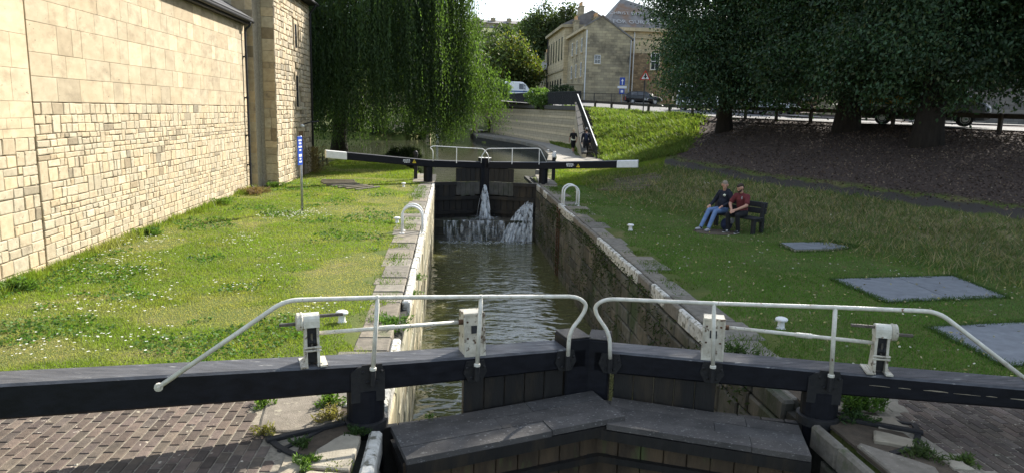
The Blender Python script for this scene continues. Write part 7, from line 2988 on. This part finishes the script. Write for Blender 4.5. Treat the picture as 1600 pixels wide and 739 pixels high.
# ------------------------------------------------------------------ flowers and weeds
def clover():
    rng = np.random.default_rng(141)
    cs = [(-6.4, 14.5, .8, 130), (-5.9, 13.2, .6, 60), (-4.8, 11.5, .6, 60), (-4.3, 9.6, .5, 60), (-5.4, 9.2, .5, 60), (-4.6, 20.6, .7, 150), (-4.9, 16.8, .6, 60), (-3.6, 12.4, .5, 40), (-5.9, 11.0, .5, 60), (-6.9, 16.6, .5, 60), (-3.2, 14.8, .8, 40), (-2.1, 11.0, .4, 30), (-4.2, 21.6, .5, 90)]
    P = []
    for (x, y, s, n) in cs:
        n = int(n * .7)
        q = rng.normal(size=(n, 2)) * s * .7 + (x, y)
        P.append(np.concatenate([q, rng.uniform(.05, .13, (n, 1))], 1))
    P = np.concatenate(P)
    V = []
    for p in P:
        r = rng.uniform(.007, .015) * (1 + p[1] / 30)
        for k in range(5):
            a = k * 1.2566 + rng.random()
            d = np.array((math.cos(a), math.sin(a), rng.uniform(-.1, .3)))
            s = np.array((-math.sin(a), math.cos(a), 0))
            V += [p, p + d * r * .7 + s * r * .5, p + d * r * 1.2, p + d * r * .7 - s * r * .5]
    return tag(npmesh('white_flowers', np.array(V), 4, 'petal'), 'small white flower heads scattered through the left lawn', kind='stuff')


clover()


def weed(label, x, y, z, r, n, col, l=.10, seed=1, up=.8, name='weed_tuft', asp=.22, group=None):
    rng = np.random.default_rng(seed)
    n = int(n * 1.8)
    l = l * .75
    a = rng.uniform(0, 2 * math.pi, n)
    rr = r * np.sqrt(rng.random(n)) * (.75 + .5 * np.sin(a * 3 + seed))
    P = np.stack([x + np.cos(a) * rr, y + np.sin(a) * rr, z + rng.random(n) * r * up], -1)
    D = np.stack([np.cos(a) * .7, np.sin(a) * .7, rng.uniform(.0, 1.2, n)], -1) + rng.normal(size=(n, 3)) * .5
    V = leaf_quads(P, D, l * rng.uniform(.5, 1.3, n), l * asp * rng.uniform(.7, 1.3, n), rng)
    c = np.array(col)[None] * rng.uniform(.6, 1.35, (n, 1))
    o = npmesh(name, V, 4, 'blade', None, c)
    return tag(o, label, 'weed', group)


GW = (.11, .18, .035)
W_ = 'weeds around the near gates'
weed('grass tuft in the gap between concrete and left brick paving', -1.98, 7.36, .0, .12, 160, GW, .09, 1, group=W_)
weed('leafy weed behind the left heel post, in sun', -1.28, 7.36, .0, .15, 260, GW, .10, 2, group=W_)
weed('dry tuft on the sunlit concrete beside the left heel post', -1.2, 6.98, .0, .16, 220, (.24, .20, .08), .10, 3, group=W_)
weed('small weed in the paving crack beside the left iron quadrant', -1.78, 6.68, .0, .12, 150, (.20, .18, .06), .08, 4, group=W_)
weed('weed growing inside the left iron quadrant', -1.38, 6.42, .0, .10, 140, (.06, .10, .03), .08, 5, group=W_)
weed('green weed between slabs below the left quadrant', -1.26, 6.02, .0, .12, 220, GW, .09, 6, group=W_)
weed('strip of small weeds along the joint before the left white edge', -1.0, 5.98, .0, .14, 160, (.16, .18, .05), .06, 7, .3, group=W_)
weed('dark moss tuft against the left heel post foot', -.90, 6.68, .0, .13, 220, (.04, .075, .02), .07, 8, .4, group=W_)
weed('bushy green weed behind the right heel post', 4.62, 7.12, .0, .24, 520, (.09, .16, .035), .14, 9, group=W_)
weed('low dull green weed beside the right heel post', 4.42, 6.82, .0, .2, 300, (.05, .09, .03), .10, 10, .4, group=W_)
weed('weed cluster in the rubble inside the right iron strap', 4.62, 6.02, .0, .2, 300, (.07, .10, .035), .08, 11, .4, group=W_)
weed('weed beside the bend of the right iron strap', 4.95, 5.86, .0, .12, 200, (.09, .13, .04), .09, 12, .5, group=W_)
weed('leafy weed rooted in the gap of the left white edge stones', -.85, 10.3, -.1, .28, 420, (.10, .17, .045), .13, 13, group=W_)
weed('small weed sprouting from the white edge on the left wall', -.62, 12.5, -.15, .14, 130, (.10, .17, .04), .08, 14, group=W_)
weed('green leaves hanging over the left chamber wall beside the ladder hoop', -.62, 14.2, -.25, .16, 150, (.10, .17, .04), .08, 15, group=W_)
weed('weeds behind the near right gear box at the chamber edge', 3.95, 9.0, -.12, .28, 420, (.06, .10, .03), .12, 16, group=W_)
weed('tiny sprout on the left end of the near walkway', -.18, 6.98, .02, .05, 60, GW, .06, 17, group=W_)
B_ = 'plants along the foot of the stone building'
weed('large leafy dock at the foot of the wall near the left frame edge', -7.35, 12.4, .0, .32, 420, (.10, .17, .035), .15, 21, .45, group=B_)
weed('green weed at the wall foot halfway along the building', -7.35, 17.8, .0, .35, 420, (.09, .16, .035), .15, 22, .4, group=B_)
weed('bright weed clump at the wall foot before the downpipe', -7.3, 23.4, .0, .4, 420, (.13, .20, .04), .14, 23, .45, group=B_)
weed('pile of dry brown cuttings at the foot of the downpipe', -7.1, 26.3, .0, .6, 700, (.20, .13, .085), .26, 24, .35, name='cuttings_pile', asp=.08, group=B_)
weed('dead seed stalks beside the tower door', -6.35, 34.2, .1, .55, 700, (.20, .15, .07), .30, 25, 2.2, name='seed_stalks', asp=.1, group=B_)
weed('weeds at the corner of the tower', -6.9, 28.5, .0, .4, 420, (.10, .16, .04), .16, 26, .5, group=B_)


def edge_tufts():
    rng = np.random.default_rng(151)
    X, Y = [], []
    for (x, s, n) in ((-1.15, .16, 5200), (4.42, .16, 7000), (4.15, .08, 1500)):
        y = rng.uniform(7.6, 31, n)
        k = vnoise(y * 1.7, y * 0 + x, 5) > .52
        X.append((x + rng.normal(size=n) * s)[k])
        Y.append(y[k])
    X, Y = np.concatenate(X), np.concatenate(Y)
    c = np.array((.10, .155, .03))[None] * rng.uniform(.6, 1.3, (len(X), 1))
    V = blades('edge_grass', 'grass creeping over the coping slabs', X, Y, rng.uniform(.03, .09, len(X)), rng.uniform(.008, .014, len(X)) * (1 + Y / 20), c, .6, 152)
    return V


edge_tufts()


def plate_edges():
    rng = np.random.default_rng(155)
    X, Y = [], []
    for q in ([(8.45, 16.25), (10.2, 16.55), (9.95, 17.35), (8.5, 17.1)], [(7.82, 11.6), (10.45, 11.97), (10.67, 13.69), (7.78, 13.34)], [(7.45, 8.4), (10.6, 8.75), (10.5, 10.5), (7.58, 10.12)]):
        for i in range(4):
            n = 900
            u = rng.random(n)
            a, b = np.array(q[i]), np.array(q[(i + 1) % 4])
            p = a + (b - a) * u[:, None] + rng.normal(size=(n, 2)) * .035 * (.3 + 1.6 * vnoise(u * 9, u * 0 + i, 7))[:, None]
            X.append(p[:, 0])
            Y.append(p[:, 1])
    X, Y = np.concatenate(X), np.concatenate(Y)
    c = np.array((.075, .125, .035))[None] * rng.uniform(.6, 1.3, (len(X), 1))
    blades('edge_grass', 'grass creeping over the edges of the metal covers', X, Y, rng.uniform(.04, .085, len(X)), rng.uniform(.008, .014, len(X)) * (1 + Y / 20), c, .6, 156)


plate_edges()


def wall_moss():
    rng = np.random.default_rng(161)
    n = 15000
    Y = rng.uniform(8.2, 30.5, n)
    Zt = -rng.random(n) ** 1.5 * 2.2 - .12
    k = fbm(Y * .9, Zt * 1.6, 9) + .12 * rng.normal(size=n) > .60
    Y, Zt = Y[k], Zt[k]
    P = np.stack([np.full(len(Y), RX - .03) - rng.random(len(Y)) * .05, Y, Zt], -1)
    D = rng.normal(size=P.shape) * .5 + np.array((-.5, 0, -.6))
    V = leaf_quads(P, D, rng.uniform(.04, .11, len(Y)), rng.uniform(.015, .035, len(Y)), rng)
    c = np.array((.045, .065, .022))[None] * rng.uniform(.5, 1.5, (len(Y), 1))
    return tag(npmesh('wall_moss', V, 4, 'blade', None, c), 'ferns and moss hanging on the shaded lock wall', kind='stuff')


wall_moss()
# bare worn earth in front of the bench
sheet('worn_earth', [(7.5 + .62 * math.cos(a * .5236) * (1 + .12 * math.sin(a * 3)), 19.0 + .5 * math.sin(a * .5236), ) for a in range(12)], .012, 'earth', 'patch of bare earth in front of the bench')



# tri count: kept under three million
